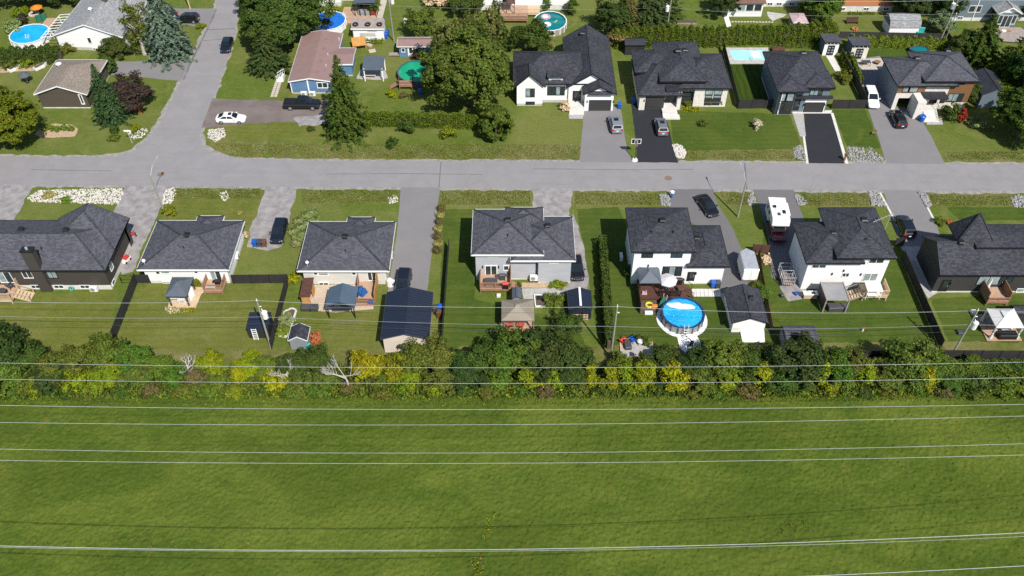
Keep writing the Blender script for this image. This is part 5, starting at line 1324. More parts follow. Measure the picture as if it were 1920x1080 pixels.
# black mesh fences round the white bungalow's yard
f1 = [G(207, 662)[:2], G(258, 531)[:2]]
fence("black screen fence left of the sunburnt lawn, running towards the field", f1, 1.85)
fence("short black screen fence joining the left corner of the white bungalow", [G(258, 531)[:2], G(283, 531)[:2]], 1.6)
t = thing("garden_gate", "open black wire gate between the dark bungalow and the black fence", "gate", (*at(237, 532), 0))
p0, p1 = Vector(G(229, 515.5 + 16)), Vector(G(252, 531)); b = MB()
for q in (p0, p1): b.bar(q, q + Vector((0, 0, 1.5)), .06, .06)
for z_ in (.15, .8, 1.5): b.bar(p0 + Vector((0, 0, z_)), p1 + Vector((0, 0, z_)), .04, .04)
b.build("gate_frame", MA['black'], t)
fence("black screen fence from the white bungalow's right corner", [G(438, 532)[:2], G(542, 531)[:2]], 1.65)
fence("black screen fence right of the sunburnt lawn, running towards the field", [G(542, 531)[:2], G(510, 655)[:2]], 1.7)
# its garden canopy, platform, flowers and deck
sheet("patio", [(315, 577), (367, 577.5), (377, 553), (386, 545), (381, 539), (361, 538), (322, 540)], .05, 'wood_pale')
zc = 2.05; cx0, cy0 = G(309, 555.5, zc)[:2]; cx1 = G(349.5, 556, zc)[0]; cy1 = G(361, 519.5, zc)[1]
canopy("slate blue square canopy beside the white bungalow's deck", cx0, cx1, cy0, cy1, zc, .75, 'rf_slate', 'dark_grey', .05, .3, .18, .25)
table("white rectangular table under the slate blue canopy", *at(331, 563, .05), .05, 1.5, .8, .72, 'white_plastic', 'white')
chair("white garden chair at the near edge of the slate blue canopy", *at(342, 566, .05), .05, R(200), 'white_plastic')
b = MB(); q = Vector(G(364, 553)); q2 = Vector(G(357, 566))
for k in range(8):
    a_, c_ = q.lerp(q2, k / 8), q.lerp(q2, (k + 1) / 8); o = Vector((.07 * (-1) ** k, 0, 0)); b.face([a_ + o, c_ - o, c_ - o + Vector((0, 0, 1.7)), a_ + o + Vector((0, 0, 1.7))])
t = b.build("curtain", MA['white']); tag(t, "white curtain hanging on the right side of the slate blue canopy", "curtain")
x0, x1 = G(384, 552.5)[0], G(420, 552.5)[0]; y0 = G(400, 552.5)[1]
dk = deck("small red stained deck behind the white bungalow's patio door", x0, x1, y0, Y1 - .01, .75, 'wood_deck', 'wood_red', 'swe')
bbq("black barbecue on the small deck of the white bungalow", *at(411, 535, .75), .75, 'black')
table("low white bench at the front rail of the white bungalow's deck", *at(396, 542, .75), .75, 1.3, .4, .45, 'white_plastic', 'white', name="bench")
# three bins on the gravel
for px, m_, l_ in ((479, 'blue_plastic', "blue wheelie bin, leftmost of the three beside the black minivan"), (488, 'navy_plastic', "grey wheelie bin between the blue and brown bins by the minivan"), (497, 'brown_plastic', "brown wheelie bin nearest the black minivan")):
    bin_(l_, *at(px, 461), m_, R(180), "wheelie bins on the gravel drive")
# black shed with white ladder, transformer pole, small grey shed
zs = 1.75; x0, y0, _ = G(461, 617, zs); x1 = G(503, 614, zs)[0]; y1 = G(463, 589, zs)[1]
t = thing("shed", "low black shed with a white ladder leaning on it", "shed", ((x0 + x1) / 2, y0, 0))
walls(t, x0 + .05, x1 - .05, y0 + .05, y1 - .05, zs - .02, 'black_panel')
b = MB(); b.hull([(x0, y0, zs - .02), (x1, y0, zs - .02), (x1, y1, zs + .3), (x0, y1, zs + .3)], [(x0, y0, zs + .06), (x1, y0, zs + .06), (x1, y1, zs + .38), (x0, y1, zs + .38)]); b.build("roof", MA['rf_navy'], t)
t = thing("ladder", "white ladder leaning on the front of the low black shed", "ladder", (*at(481, 637), 0))
b = MB(); p0 = Vector((*at(481, 637), 0)); p1 = Vector((p0.x - .1, y0 + .02, 1.78))
for s in (-.28, .28): b.bar(p0 + Vector((s, 0, 0)), p1 + Vector((s, 0, 0)), .07, .05)
b.build("rail", MA['white'], t)
for k in range(6): q = p0.lerp(p1, (k + .5) / 6); piece("rung", 'box', MA['white'], t, tuple(q), (.56, .07, .06))
zs = 1.75; x0, y0, _ = G(539.5, 639, zs); x1 = G(576, 639, zs)[0]; y1 = G(561, 613, zs)[1]
gable_hut("shed", "small grey shed with black gable roof beside the orange flowers", "shed", x0, x1, y0, y1, zs, .75, 'y', 'sh_black', 'stucco_grey', 'white', .12)
bin_("pale blue wheelie bin beside the small grey shed", *at(578, 653), 'teal_plastic', R(150), None, .8)
t = thing("raised_bed", "stone edged vegetable bed behind the black fence and beige bungalow's yard", "garden bed", (*at(540, 600), 0))
pl = [(524, 632), (540, 632), (556, 583), (548, 579), (534, 585)]; wp = [Vector(G(*q)) for q in pl]; b = MB(); b.face([(q.x, q.y, .08) for q in wp]); b.build("soil", MA['soil'], t)
for a_, c_ in zip(wp, wp[1:] + wp[:1]):
    L_ = (c_ - a_).length; n = max(1, int(L_ / .8)); d_ = (c_ - a_) / n
    for k in range(n): m_ = a_ + d_ * (k + .5); piece("edging_stone", 'box', MA['rock_pale'], t, (m_.x, m_.y, .1), (d_.length * .94, .22, .2 + .04 * (k % 2)), math.atan2(d_.y, d_.x))
# beige bungalow: paved terrace, cabana, canopy, deck
def paver_mat():
    m, N, L, bs = new_mat("terrace_paver"); p = pos(N); br = N.new("ShaderNodeTexBrick"); L.new(p, br.inputs["Vector"]); br.inputs["Scale"].default_value = 1
    br.inputs["Brick Width"].default_value = .42; br.inputs["Row Height"].default_value = .3; br.inputs["Mortar Size"].default_value = .02
    br.inputs["Color1"].default_value = (.56, .45, .34, 1); br.inputs["Color2"].default_value = (.48, .38, .285, 1); br.inputs["Mortar"].default_value = (.2, .16, .12, 1)
    n = noise(N, L, p, 1.5, 4); L.new(mix(N, L, ramp(N, L, n.outputs[0], 0, .4), br.outputs[0], (.40, .33, .27)), bs.inputs["Base Color"]); bs.inputs["Roughness"].default_value = .9
    return m
MA['terrace'] = paver_mat()
sheet("patio", [(588, 534.5), (706, 533), (700, 580), (664, 583), (630, 586), (566, 582), (576, 545)], .03, 'terrace')
zc = 1.95; x0, y0, _ = G(561.5, 558, zc); x1 = G(582.5, 556, zc)[0]; y1 = G(566, 524.5, zc)[1]
t = thing("cabana", "wooden cabana with dark brown roof on the beige bungalow's terrace", "shed", ((x0 + x1) / 2, y0, .03))
b = MB(); b.box(x0 + .15, x1 - .15, y0 + .1, y0 + .2, .03, zc); b.box(x0 + .15, x0 + .25, y0 + .2, y1 - .2, .03, zc); b.box(x1 - .25, x1 - .15, y1 - 1.4, y1 - .1, .03, zc); b.build("wall", MA['wood_orange'], t)
b = MB(); b.hull([(x0, y0, zc), (x1, y0, zc + .1), (x1, y1, zc + .35), (x0, y1, zc + .25)], [(x0, y0, zc + .1), (x1, y0, zc + .2), (x1, y1, zc + .45), (x0, y1, zc + .35)]); b.build("roof", MA['wood_dark'], t)
for k in range(7): y_ = y0 + (y1 - y0) * (k + .5) / 7; piece("roof_batten", 'box', MA['wood_dark'], t, ((x0 + x1) / 2, y_, zc + .17 + .25 * (k + .5) / 7), (x1 - x0, .08, .1))
for i, (px, w_) in enumerate(((575, 1.2), (590, 1.0))): chest("dark wicker box %s on the terrace edge" % ("in front of the wooden cabana" if i == 0 else "right of the one at the cabana"), *at(px, 580.5), w_, .8, .7, 'dark_grey', 0, .03)
zc = 2.15; x0, y0, _ = G(610, 576, zc); x1 = G(665, 576, zc)[0]; y1 = G(619, 539.5, zc)[1]; apex = WY(637, 567.5, y0)[1]
t = thing("pavilion", "blue-grey fabric pavilion with gable ends on the beige bungalow's terrace", "gazebo", ((x0 + x1) / 2, y0, .03))
xm = (x0 + x1) / 2; apex = max(apex, zc + .6); b = MB(); n = 6
for s in (0, 1):
    xe = (x0, x1)[s]
    for k in range(n):
        ya_, yb_ = y0 + (y1 - y0) * k / n, y0 + (y1 - y0) * (k + 1) / n; sag = lambda j: -.04 if 0 < j < n else 0
        q = [(xe, ya_, zc), (xe, yb_, zc), (xm, yb_, apex), (xm, ya_, apex)]; b.face(q)
    b.face([(xe, y0, zc - .2), (xe, y1, zc - .2), (xe, y1, zc), (xe, y0, zc)])
b.face([(x0, y0, zc - .2), (x1, y0, zc - .2), (x1, y0, zc), (x0, y0, zc)]); b.build("roof", MA['rf_fabric'], t)
b = MB()
for k in range(n + 1):
    y_ = y0 + (y1 - y0) * k / n; b.bar((x0, y_, zc + .015), (xm, y_, apex + .015), .05, .03); b.bar((x1, y_, zc + .015), (xm, y_, apex + .015), .05, .03)
b.build("roof_seam", MA['rf_fabric'], t)
b = MB()
for y_ in (y0 + .05,):
    b.bar((x0, y_, zc), (xm, y_, apex), .06, .08); b.bar((x1, y_, zc), (xm, y_, apex), .06, .08); b.bar((x0, y_, zc), (x1, y_, zc), .06, .08)
    for k in range(1, 8): x_ = x0 + (x1 - x0) * k / 8; b.bar((x_, y_, zc), (x_ + (xm - x_) * .3, y_, zc + (apex - zc) * (1 - abs(x_ - xm) / (x1 - xm)) * .9), .03, .03)
b.build("gable_truss", MA['black'], t)
for X in (x0 + .2, x1 - .2):
    for Y in (y0 + .15, y1 - .2): piece("post", 'box', MA['black'], t, (X, Y, zc / 2), (.12, .12, zc))
chest("dark couch under the front edge of the blue-grey pavilion", *at(640, 580), 2.2, .8, .6, 'dark_grey', 0, .03, "garden_couch", cat="couch")
x0, x1 = G(667, 575)[0], G(703, 575)[0]; y0 = G(690, 575)[1]
dk = deck("cedar deck with tall brown screens between the pavilion and the navy garage", x0, x1, y0, Y2 - .01, .55, 'wood_deck', 'wood_red', 's', rh=.85)
b = MB(); xs_ = G(714, 558)[0]; b.box(x1 + .01, x1 + .09, y0 + .3, y0 + 2.6, .55, 2.1); b.box(x1 + .01, x1 + .09, y0 + 2.62, Y2 - .05, .55, 2.6); b.build("privacy_screen", MA['wood_orange'], dk)
b = MB(); b.hull([(x0, Y2 - .1, .55), (x0 + .06, Y2 - .1, .55), (x0 + .06, Y2 - 1.9, .55), (x0, Y2 - 1.9, .55)], [(x0, Y2 - .1, 2.2), (x0 + .06, Y2 - .1, 2.2), (x0 + .06, Y2 - 1.9, .9), (x0, Y2 - 1.9, .9)]); b.build("lattice_screen", MA['wood_red'], dk)
def crumple(name, label, cat, c, w, d, h, mat, seed, z=0.0, rz=0.0):
    rr = random.Random(seed); t = thing(name, label, cat, (*c, z), rz); n = 9; b = MB(); H_ = [[h * (.35 + .65 * rr.random()) * (0.12 if i in (0, n - 1) or j in (0, n - 1) else 1) for i in range(n)] for j in range(n)]
    pt = lambda i, j: ((i / (n - 1) - .5) * w, (j / (n - 1) - .5) * d, H_[j][i])
    for j in range(n - 1):
        for i in range(n - 1): b.face([pt(i, j), pt(i + 1, j), pt(i + 1, j + 1), pt(i, j + 1)])
    b.build("sheet", MA[mat], t, True)
crumple("tarpaulin", "blue tarpaulin heaped over furniture right of the blue-grey pavilion", "tarpaulin", at(677, 549, .6), 1.5, 1.2, 1.0, 'blue_cloth', 3, .55, R(-30))
crumple("tarpaulin", "small blue tarpaulin on the front corner of the cedar deck", "tarpaulin", at(696, 567, .6), .9, .6, .4, 'blue_cloth', 5, .55)
t = thing("covered_barbecue", "barbecue under a white cover beside the beige bungalow's corner", "barbecue", (*at(732, 535), .014))
b = MB(); b.hull(ring_pts(0, 0, .5, .42, 0, 12), ring_pts(0, 0, .46, .36, 1.0, 12)); b.hull(ring_pts(0, 0, .46, .36, 1.001, 12), ring_pts(0, 0, .2, .15, 1.3, 12)); b.build("cover", MA['white_plastic'], t, True); b = MB(); b.box(.3, .62, -.2, .2, .75, .85); b.build("shelf_bulge", MA['white_plastic'], t, True)
# navy ribbed garage
zg_ = HT((722.5, 662.5), 636) + .12; x0, y0, _ = G(713.5, 636, zg_); x1 = G(804.5, 636, zg_)[0]; y1 = G(760, 548, zg_)[1]; pk_ = WY(760, 626.5, y0)[1]
gable_hut("garage", "beige gabled garage with navy ribbed metal roof at the end of the grey drive", "garage", x0, x1, y0, y1, zg_, pk_ - zg_, 'y', 'rf_navy', 'sand_wall', 'dark_grey', .25, lap=False)
for px, py, m_, l_ in ((826, 583, 'blue_plastic', "blue wheelie bin against the black fence right of the navy garage"), (817, 585, 'navy_plastic', "dark grey wheelie bin right of the navy garage wall"), (824, 594, 'brown_plastic', "brown wheelie bin lying nearest the camera right of the navy garage")):
    bin_(l_, *at(px, py), m_, R(170), "wheelie bins right of the navy garage")
fence("long black fence between the navy garage and the grey house lawn", [G(842, 466)[:2], G(829, 648)[:2]], 1.7)
# grey house: deck, shed, taupe pavilion, navy shed
x0, x1 = G(900, 551)[0], G(958, 551)[0]; y0 = G(930, 551)[1]
dk = deck("red cedar deck with lattice rail behind the grey house", x0, x1, y0, Y3 - .01, 1.0, 'wood_deck', 'wood_red', 'swe', along='x')
b = MB(); b.hull([(x1 - .05, Y3 - .1, 1.0), (x1 + .02, Y3 - .1, 1.0), (x1 + .02, Y3 - 1.9, 1.0), (x1 - .05, Y3 - 1.9, 1.0)], [(x1 - .05, Y3 - .1, 2.9), (x1 + .02, Y3 - .1, 2.9), (x1 + .02, Y3 - 1.9, 2.1), (x1 - .05, Y3 - 1.9, 2.1)]); b.build("privacy_screen", MA['wood_red'], dk)
stairs(dk, x1 + .05, x1 + 1.3, y0 + .4, y0 + 1.6, 1.0, 'wood_red', 'x', 1)
table("long dark glass-topped table on the red cedar deck", *at(921, 533, 1.0), 1.0, 1.7, 1.0, .72, 'dark_grey')
bbq("grey covered barbecue at the screen of the red cedar deck", *at(942, 524, 1.0), 1.0, 'dark_grey')
bbq("round red barbecue on the red cedar deck", *at(948, 540, 1.0), 1.0, 'black', 0, 'red_plastic')
chest("pale blue cooler on the lawn below the red cedar deck", *at(935, 556), .5, .4, .4, 'rf_pale', 0, 0, "cooler")
zc = 1.75; x0, y0, _ = G(960.5, 560, zc); x1 = G(978.5, 560, zc)[0]; y1 = G(960.5, 541, zc)[1]
gable_hut("shed", "narrow blue-grey garden shed behind the taupe pavilion", "shed", x0, x1, y0, y1, zc, .4, 'y', 'rf_steel', 'stucco_grey', 'dark_grey', .05)
sheet("patio", [(978, 541), (1056, 540), (1058, 553), (1004, 553), (1002, 561), (982, 561), (980, 553)], .03, 'grey_paver')
sheet("flower_bed", [(978, 530), (1062, 532), (1060, 540), (978, 540)], .03, 'mulch', .05)
t = thing("raised_bed", "white edged vegetable bed between the taupe pavilion and navy shed", "garden bed", (*at(1028, 565), 0))
q = [Vector(G(*k)) for k in ((1004, 576), (1052, 576), (1052, 556), (1002, 555))]; b = MB(); b.face([(k.x, k.y, .2) for k in q]); b.build("soil", MA['soil'], t)
for a_, c_ in zip(q, q[1:] + q[:1]): m_ = (a_ + c_) / 2; piece("board", 'box', MA['white'], t, (m_.x, m_.y, .13), ((c_ - a_).length, .12, .26), math.atan2(c_.y - a_.y, c_.x - a_.x))
b = MB(); b.box(q[3].x + .3, q[3].x + 2.0, q[3].y - .9, q[3].y - .2, .21, .3); b.build("black_cover", MA['black'], t)
zc = 2.2; x0, y0, _ = G(940, 601, zc); x1 = G(1002, 601, zc)[0]; y1 = G(940, 562, zc)[1]
by = G(970, 623.5)[1]; bx0, bx1 = G(940, 623.5)[0], G(1001, 623)[0]
deck("low cedar platform under the taupe pavilion", bx0, bx1, by, y1 - .1, .16, 'wood_deck', 'wood_pale')
canopy("taupe ribbed hip-roofed pavilion over two red chairs", x0, x1, y0, y1, zc, .95, 'rf_taupe', 'wood_dark', .16, .16, .18, .2)
for px, l_ in ((955, "red adirondack chair, left of the two under the taupe pavilion"), (976.5, "red adirondack chair, right of the two under the taupe pavilion")): chair(l_, *at(px, 613, .16), .16, R(205 if px < 960 else 160), 'red_plastic', "red chairs under the taupe pavilion", "adirondack_chair")
zc = HT((1068, 597), 579) + .2; x0, y0, _ = G(1066, 579, zc); x1 = G(1111, 580, zc)[0]; y1 = G(1066, 545, zc)[1]; pk_ = max(WY(1089.4, 573, y0)[1], zc + .5)
t = gable_hut("shed", "navy shed with a white ridge strip and pallets at its front", "shed", x0, x1, y0, y1, zc, pk_ - zc, 'y', 'rf_navy', 'rf_navy', 'dark_grey', .08, lap=False)
b = MB(); b.box((x0 + x1) / 2 - .13, (x0 + x1) / 2 + .13, y0 - .02, y1 + .02, pk_ - .02, pk_ + .08); b.build("ridge_strip", MA['white'], t)
for px, l_ in ((1080, "pale wooden pallet leaning left at the navy shed front"), (1095, "pale wooden pallet leaning right at the navy shed front")):
    x_, y_ = at(px, 601); t = thing("pallet", l_, "pallet", (x_, y_, 0), 0, "pallets at the navy shed")
    for k in range(5): piece("slat", 'box', MA['wood_pale'], t, (x_, y_ + .08 + .05 * k, .12 + .24 * k), (1.0, .03, .12))
    for k in (-.42, 0, .42): b = MB(); b.bar((x_ + k, y_ + .12, 0), (x_ + k, y_ + .36, 1.2), .06, .08); b.build("stringer", MA['wood_pale'], t)
# white house with the pool
heat_pump(*at(1164, 486), "grey heat pump left of the white two-storey house", R(90), 0, 1.1)
x0, x1 = G(1200, 572)[0], G(1291, 572)[0]; zd = .85; y0 = G(1240, 557, zd)[1]
x0 = G(1198, 557, zd)[0]; x1 = G(1288, 557, zd)[0]
dk = deck("dark stained deck with black rails behind the white two-storey house", x0, x1, y0, Y4 - .01, zd, 'wood_dark', 'wood_dark', "")
rail(dk, (x0 + 2.6, y0 + .1), (x1 - .9, y0 + .1), zd, zd + 1.0, 'black', .16)
stairs(dk, x1 + .02, x1 + 1.0, Y4 - 2.6, Y4 - 1.0, zd, 'wood_dark', 'x', 1)
b = MB()
for y_ in (Y4 - 2.6, Y4 - 1.0): b = MB(); b.bar((x1, y_, zd + .95), (x1 + 1.0, y_, .95), .05, .05); b.bar((x1 + 1.0, y_, 0), (x1 + 1.0, y_, .95), .05, .05); b.build("stair_rail", MA['black'], dk)
b = MB(); b.box(x0 - .06, x0, y0 - 2.2, y0 + 2.4, 0, 1.9); b.build("side_screen", MA['wood_dark'], dk)
zc = zd + 2.1; gx0, gy0, _ = G(1199, 530.5, zc); gx1 = G(1240.6, 530.5, zc)[0]; gy1 = G(1196, 500, zc)[1]
canopy("blue-grey ribbed canopy on the dark deck beside the white parasol", gx0, gx1, gy0, gy1, zc, .85, 'rf_steel', 'black', zd, .12, .12, .15)
px_, py_ = G(1253, 520, zd + 2.2)[:2]
parasol("white octagonal parasol on the dark deck beside the blue-grey canopy", px_, py_, zd, 1.25, 2.2, 'rf_lilac')
table("pale outdoor table under the edge of the white parasol", *at(1250, 541, zd), zd, 1.5, .9, .72, 'rf_grey')
bbq("black barbecue on the dark deck against the white wall", *at(1272, 532, zd), zd, 'black')
chest("brown wicker chair on the right end of the dark deck", *at(1275, 545, zd), .8, .7, .6, 'wood_dark', .3, zd, "wicker_chair", cat="chair")
crumple("towels", "red and white towels hanging at the left end of the dark deck", "towel", at(1208, 551, zd), .7, .4, .5, 'rf_pink', 9, zd)
t = thing("paved_walk", "pale concrete slab walk from the dark deck to the gabled white shed", "path", (*at(1320, 550), .02))
A_, B_, C_, D_ = Vector(G(1298, 556.5)), Vector(G(1352, 556.5)), Vector(G(1350, 542)), Vector(G(1297, 542))
for i in range(7):
    for j in range(2):
        e = lambda u, v: A_.lerp(B_, u).lerp(D_.lerp(C_, u), v); m_ = e((i + .5) / 7, (j + .5) / 2); piece("slab", 'box', MA['pale_concrete'], t, (m_.x, m_.y, .035 + .004 * ((i + j) % 2)), ((B_ - A_).length / 7 - .035, (D_ - A_).length / 2 - .035, .06))
sheet("path", [(1352, 557), (1350, 541), (1376, 545), (1384, 580), (1362, 580)], .012, 'grey_paver', .05)
for px, m_, l_ in ((1336, 'blue_plastic', "blue wheelie bin against the white garage wall by the slab walk"), (1345, 'navy_plastic', "grey wheelie bin against the white garage wall by the slab walk")): bin_(l_, *at(px, 538), m_, R(180), "wheelie bins at the white garage wall")
pcx, pcy = G(1281, 586, 1.25)[:2]; prx = (G(1320.6, 586, 1.25)[0] - G(1241.4, 586, 1.25)[0]) / 2
b = MB(); rp = rough_edge([p[:2] for p in ring_pts(pcx, pcy, prx + .55, prx + .55, 0, 40)], .02, 5); b.prism(rp, 0, .05)
tg = [G(*q)[:2] for q in ((1268, 624), (1303, 622), (1314, 645), (1313, 656), (1302, 662), (1284, 661), (1274, 652))]; b.prism(tg, 0, .053)
tag(b.build("pool_apron", MA['white_plastic']), kind='structure')
pl = pool("round blue pool with grey panels on a white apron", pcx, pcy, prx, prx, 1.25, 'water_blue', 'grey_metal', 'navy_rim', .2, 18, 'dark_grey', 'cover_blue')
ladder_part(pl, pcx, pcy - prx, 1.25, 0)
b = MB(); n = 26; rr = random.Random(4); c0 = Vector((pcx + .05, pcy + prx * .5, 1.06)); outl = []
for k in range(n): a = k * 2 * math.pi / n; outl.append((c0.x + math.cos(a) * (prx * .68 + rr.uniform(-.12, .12)) - .1, c0.y + math.sin(a) * (prx * .2 + rr.uniform(-.1, .1)) - math.cos(a) * .25, c0.z))
inn = [(c0.x + (p[0] - c0.x) * .55, c0.y + (p[1] - c0.y) * .55, c0.z + rr.uniform(.04, .16)) for p in outl]; b.hull(outl, inn); t = b.build("pool_cover", MA['white_plastic']); tag(t, "crumpled white cover floating in the round blue pool", "pool cover")
t = thing("pool_pump", "black pool pump and hoses on the white apron of the round pool", "pump", (*at(1296, 648), .05), R(20))
b = MB(); b.tube((0, 0, .05), (0, 0, .7), .24, .2, 12); b.build("filter_tank", MA['black'], t, True); b = MB(); b.tube((-.55, -.1, .2), (-.1, -.1, .2), .14, .14, 10); b.build("motor", MA['black'], t, True)
b = MB(); b.path([(.1, .1, .1), (.35, .8, .08), (.1, 1.3, .1), (0, 1.8, .4)], .04, 5); b.build("hose", MA['dark_grey'], t, True)
sheet("play_area", [(1202, 588), (1200, 566), (1240, 562), (1243, 588)], .012, 'soil', .1)
t = thing("slide", "green plastic slide and ladder at the left rim of the round pool", "slide", (*at(1244, 572), 0), R(-40))
b = MB(); b.hull([(-.25, 0, 1.35), (.25, 0, 1.35), (.25, .1, 1.35), (-.25, .1, 1.35)], [(-.25, -.9, .35), (.25, -.9, .35), (.25, -.9, .45), (-.25, -.9, .45)]); b.build("chute", MA['green_plastic'], t, True); b = MB(); [b.path([(s, .1, 0), (s, .1, 1.9)], .03, 5) for s in (-.25, .25)]; b.build("ladder", MA['white_plastic'], t, True)
t = thing("swim_ring", "lime green swim ring lying on the play area by the round pool", "swim ring", (*at(1217, 573), .12))
b = MB(); [b.tube((.42 * math.cos(k * .5236), .42 * math.sin(k * .5236), 0), (.42 * math.cos((k + 1) * .5236), .42 * math.sin((k + 1) * .5236), 0), .14, .14, 7) for k in range(12)]; b.build("ring", MA['yellow_plastic'], t, True); b = MB(); b.box(.36, .56, -.12, .12, -.15, .15); b.build("grip", MA['green_plastic'], t, True)
chair("red toddler chair on the play area below the dark deck", *at(1208, 561), .02, R(160), 'red_plastic', None, "toddler_chair", .7)
chest("orange toy box on the play area beside the swim ring", *at(1227, 576), .7, .45, .35, 'orange_plastic', 0, .02, "toy_box")
chest("white paddling tub at the front of the play area", *at(1216, 588), 1.0, .5, .3, 'white_plastic', 0, .02, "paddling_tub", cat="tub")
t = thing("garden_platform", "grey patio pad with clutter near the hedgerow left of the round pool", "platform", (*at(1192, 655), 0))
q = [Vector(G(*k)) for k in ((1165, 670), (1224, 668), (1222, 637), (1162, 637))]; b = MB(); b.prism([(k.x, k.y) for k in q], 0, .15); b.build("pad", MA['grey_paver'], t)
for a_, c_ in zip(q, q[1:] + q[:1]): m_ = (a_ + c_) / 2; piece("edge_board", 'box', MA['wood_pale'], t, (m_.x, m_.y, .1), ((c_ - a_).length, .14, .22), math.atan2(c_.y - a_.y, c_.x - a_.x))
chest("dark covered bench on the grey patio pad left of the round pool", *at(1176, 650), .8, 1.4, .55, 'dark_grey', .1, .15, "covered_bench", cat="bench")
chair("blue garden chair on the grey patio pad", *at(1187, 642), .15, R(120), 'blue_plastic'); chair("crimson garden chair on the grey patio pad", *at(1167, 643), .15, R(220), 'red_plastic')
table("small pale table on the grey patio pad", *at(1200, 646), .15, .8, .8, .5, 'rf_pale', 'black', 0, True)
zc = HT((1374, 625), 606) + .1; x0, y0, _ = G(1372.5, 606, zc); x1 = G(1441, 604.5, zc)[0]; y1 = G(1395, 542, zc)[1]; pk_ = max(WY(1406, 596.5, y0)[1], zc + .7)
t = gable_hut("shed", "white shed with charcoal gable roof behind the round pool's lawn", "shed", x0, x1, y0, y1, zc, pk_ - zc, 'y', 'sh_black', 'white_stucco', 'black', .25)
roof_vent(t, 1408, 560, lambda x, y: zc + (pk_ - zc) * (1 - abs(x - (x0 + x1) / 2) / ((x1 - x0) / 2)), 'box', .6)
b = MB(); q = [Vector(G(*k)) for k in ((1392, 642), (1434, 642), (1432, 622), (1387, 622))]; b.hull([(k.x, k.y, 0) for k in q], [(q[0].x, q[0].y, .06), (q[1].x, q[1].y, .06), (q[2].x, q[2].y, .3), (q[3].x, q[3].y, .3)]); b.build("ramp", MA['white_plastic'], t)
t = fence("short dark wooden fence beside the firewood pile and trailer", [at(1409, 474), at(1441, 476)], 1.6, 'wood_dark', 1.2)
stones("firewood", [(1424, 484), (1440, 478), (1446, 492), (1434, 498)], 60, .12, .25, 'wood_pale', .35)
fence("dark fence along the drive between the white shed and trailer", [at(1421, 480), at(1428, 530), at(1446, 625)], 1.3, 'wood_dark', 2.0)
# white split-level house
zc = 2.35; x0, y0, _ = G(1550, 562.4, zc); x1 = G(1593, 562.4, zc)[0]; y1 = G(1541, 530, zc)[1]
t = thing("pergola", "timber pergola with flat grey canopy and dark side curtain", "gazebo", ((x0 + x1) / 2, y0, 0))
b = MB(); n = 8
for k in range(n):
    xa, xb = x0 + (x1 - x0) * k / n, x0 + (x1 - x0) * (k + 1) / n; sg = lambda i: zc - .16 * math.sin(math.pi * i / n); b.face([(xa, y0, sg(k)), (xb, y0, sg(k + 1)), (xb, y1, sg(k + 1)), (xa, y1, sg(k))])
b.build("canopy", MA['rf_grey'], t)
for X in (x0, x1):
    piece("beam", 'box', MA['wood_grey'], t, (X, (y0 + y1) / 2, zc), (.12, y1 - y0 + .3, .16))
    for Y in (y0, y1): piece("post", 'box', MA['wood_grey'], t, (X, Y, zc / 2), (.14, .14, zc))
for Y in (y0, y1): piece("beam", 'box', MA['wood_grey'], t, ((x0 + x1) / 2, Y, zc - .01), (x1 - x0, .12, .14))
b = MB(); b.box(x0 - .04, x0 - .01, y0 + .1, y1 - .1, .1, zc - .1); b.build("side_curtain", MA['dark_wall'], t)
chest("dark wicker sofa under the flat grey pergola canopy", *at(1568, 580), 2.4, .9, .7, 'dark_grey', .05, .02, "garden_sofa", cat="sofa")
x0, x1 = G(1614, 565)[0], G(1661, 565)[0]; y0 = G(1636, 565)[1]
dk = deck("tan deck with picket rail behind the white split-level house", x0, x1, y0, Y5 - .01, 1.1, 'wood_pale', 'wood_pale', 'se', rh=.8)
stairs(dk, x0 - 1.9, x0 - .02, Y5 - 2.3, Y5 - .8, 1.1, 'wood_pale', 'x', -1, 6)
b = MB()
for y_ in (Y5 - 2.3, Y5 - .8): b = MB(); b.bar((x0, y_, 1.95), (x0 - 1.9, y_, .95), .08, .06); b.bar((x0, y_, 1.0), (x0 - 1.9, y_, .05), .06, .2); b.build("stair_rail", MA['wood_grey'], dk)
zc = 2.6; ax0, ay0, _ = G(1627, 547, zc); ax1 = G(1656, 546, zc)[0]; ay1 = G(1628, 528, zc)[1]
t = thing("awning", "small white fabric awning above the tan deck", "canopy", ((ax0 + ax1) / 2, ay0, 1.1))
b = MB(); b.hull([(ax0, ay0, zc), (ax1, ay0, zc), (ax1, ay1, zc + .15), (ax0, ay1, zc + .15)], [(ax0, ay0, zc + .04), (ax1, ay0, zc + .04), (ax1, ay1, zc + .19), (ax0, ay1, zc + .19)]); b.build("fabric", MA['rf_pale'], t)
for X in (ax0 + .1, ax1 - .1):
    for Y in (ay0 + .1, ay1 - .1): piece("post", 'box', MA['white'], t, (X, Y, (1.1 + zc) / 2), (.06, .06, zc - 1.1))
table("pale outdoor sofa table on the tan deck under the awning", *at(1636, 556, 1.1), 1.1, 1.7, .8, .5, 'rf_pale', 'wood_pale')
t = thing("potting_bench", "pale wooden sink bench left of the flat grey pergola", "bench", (*at(1517, 558), .02))
b = MB(); b.box(-.85, .85, -.35, .35, .1, .8); b.build("cabinet", MA['wood_pale'], t, True); b = MB(); b.box(-.95, .95, -.4, .4, .802, .86); b.build("worktop", MA['white_plastic'], t, True); b = MB(); b.box(.1, .6, -.2, .2, .862, .88); b.build("sink", MA['black'], t, True); b = MB(); b.path([(-.3, .1, .86), (-.3, .1, 1.15), (-.05, 0, 1.15)], .04, 5); b.build("tap", MA['white_plastic'], t, True)
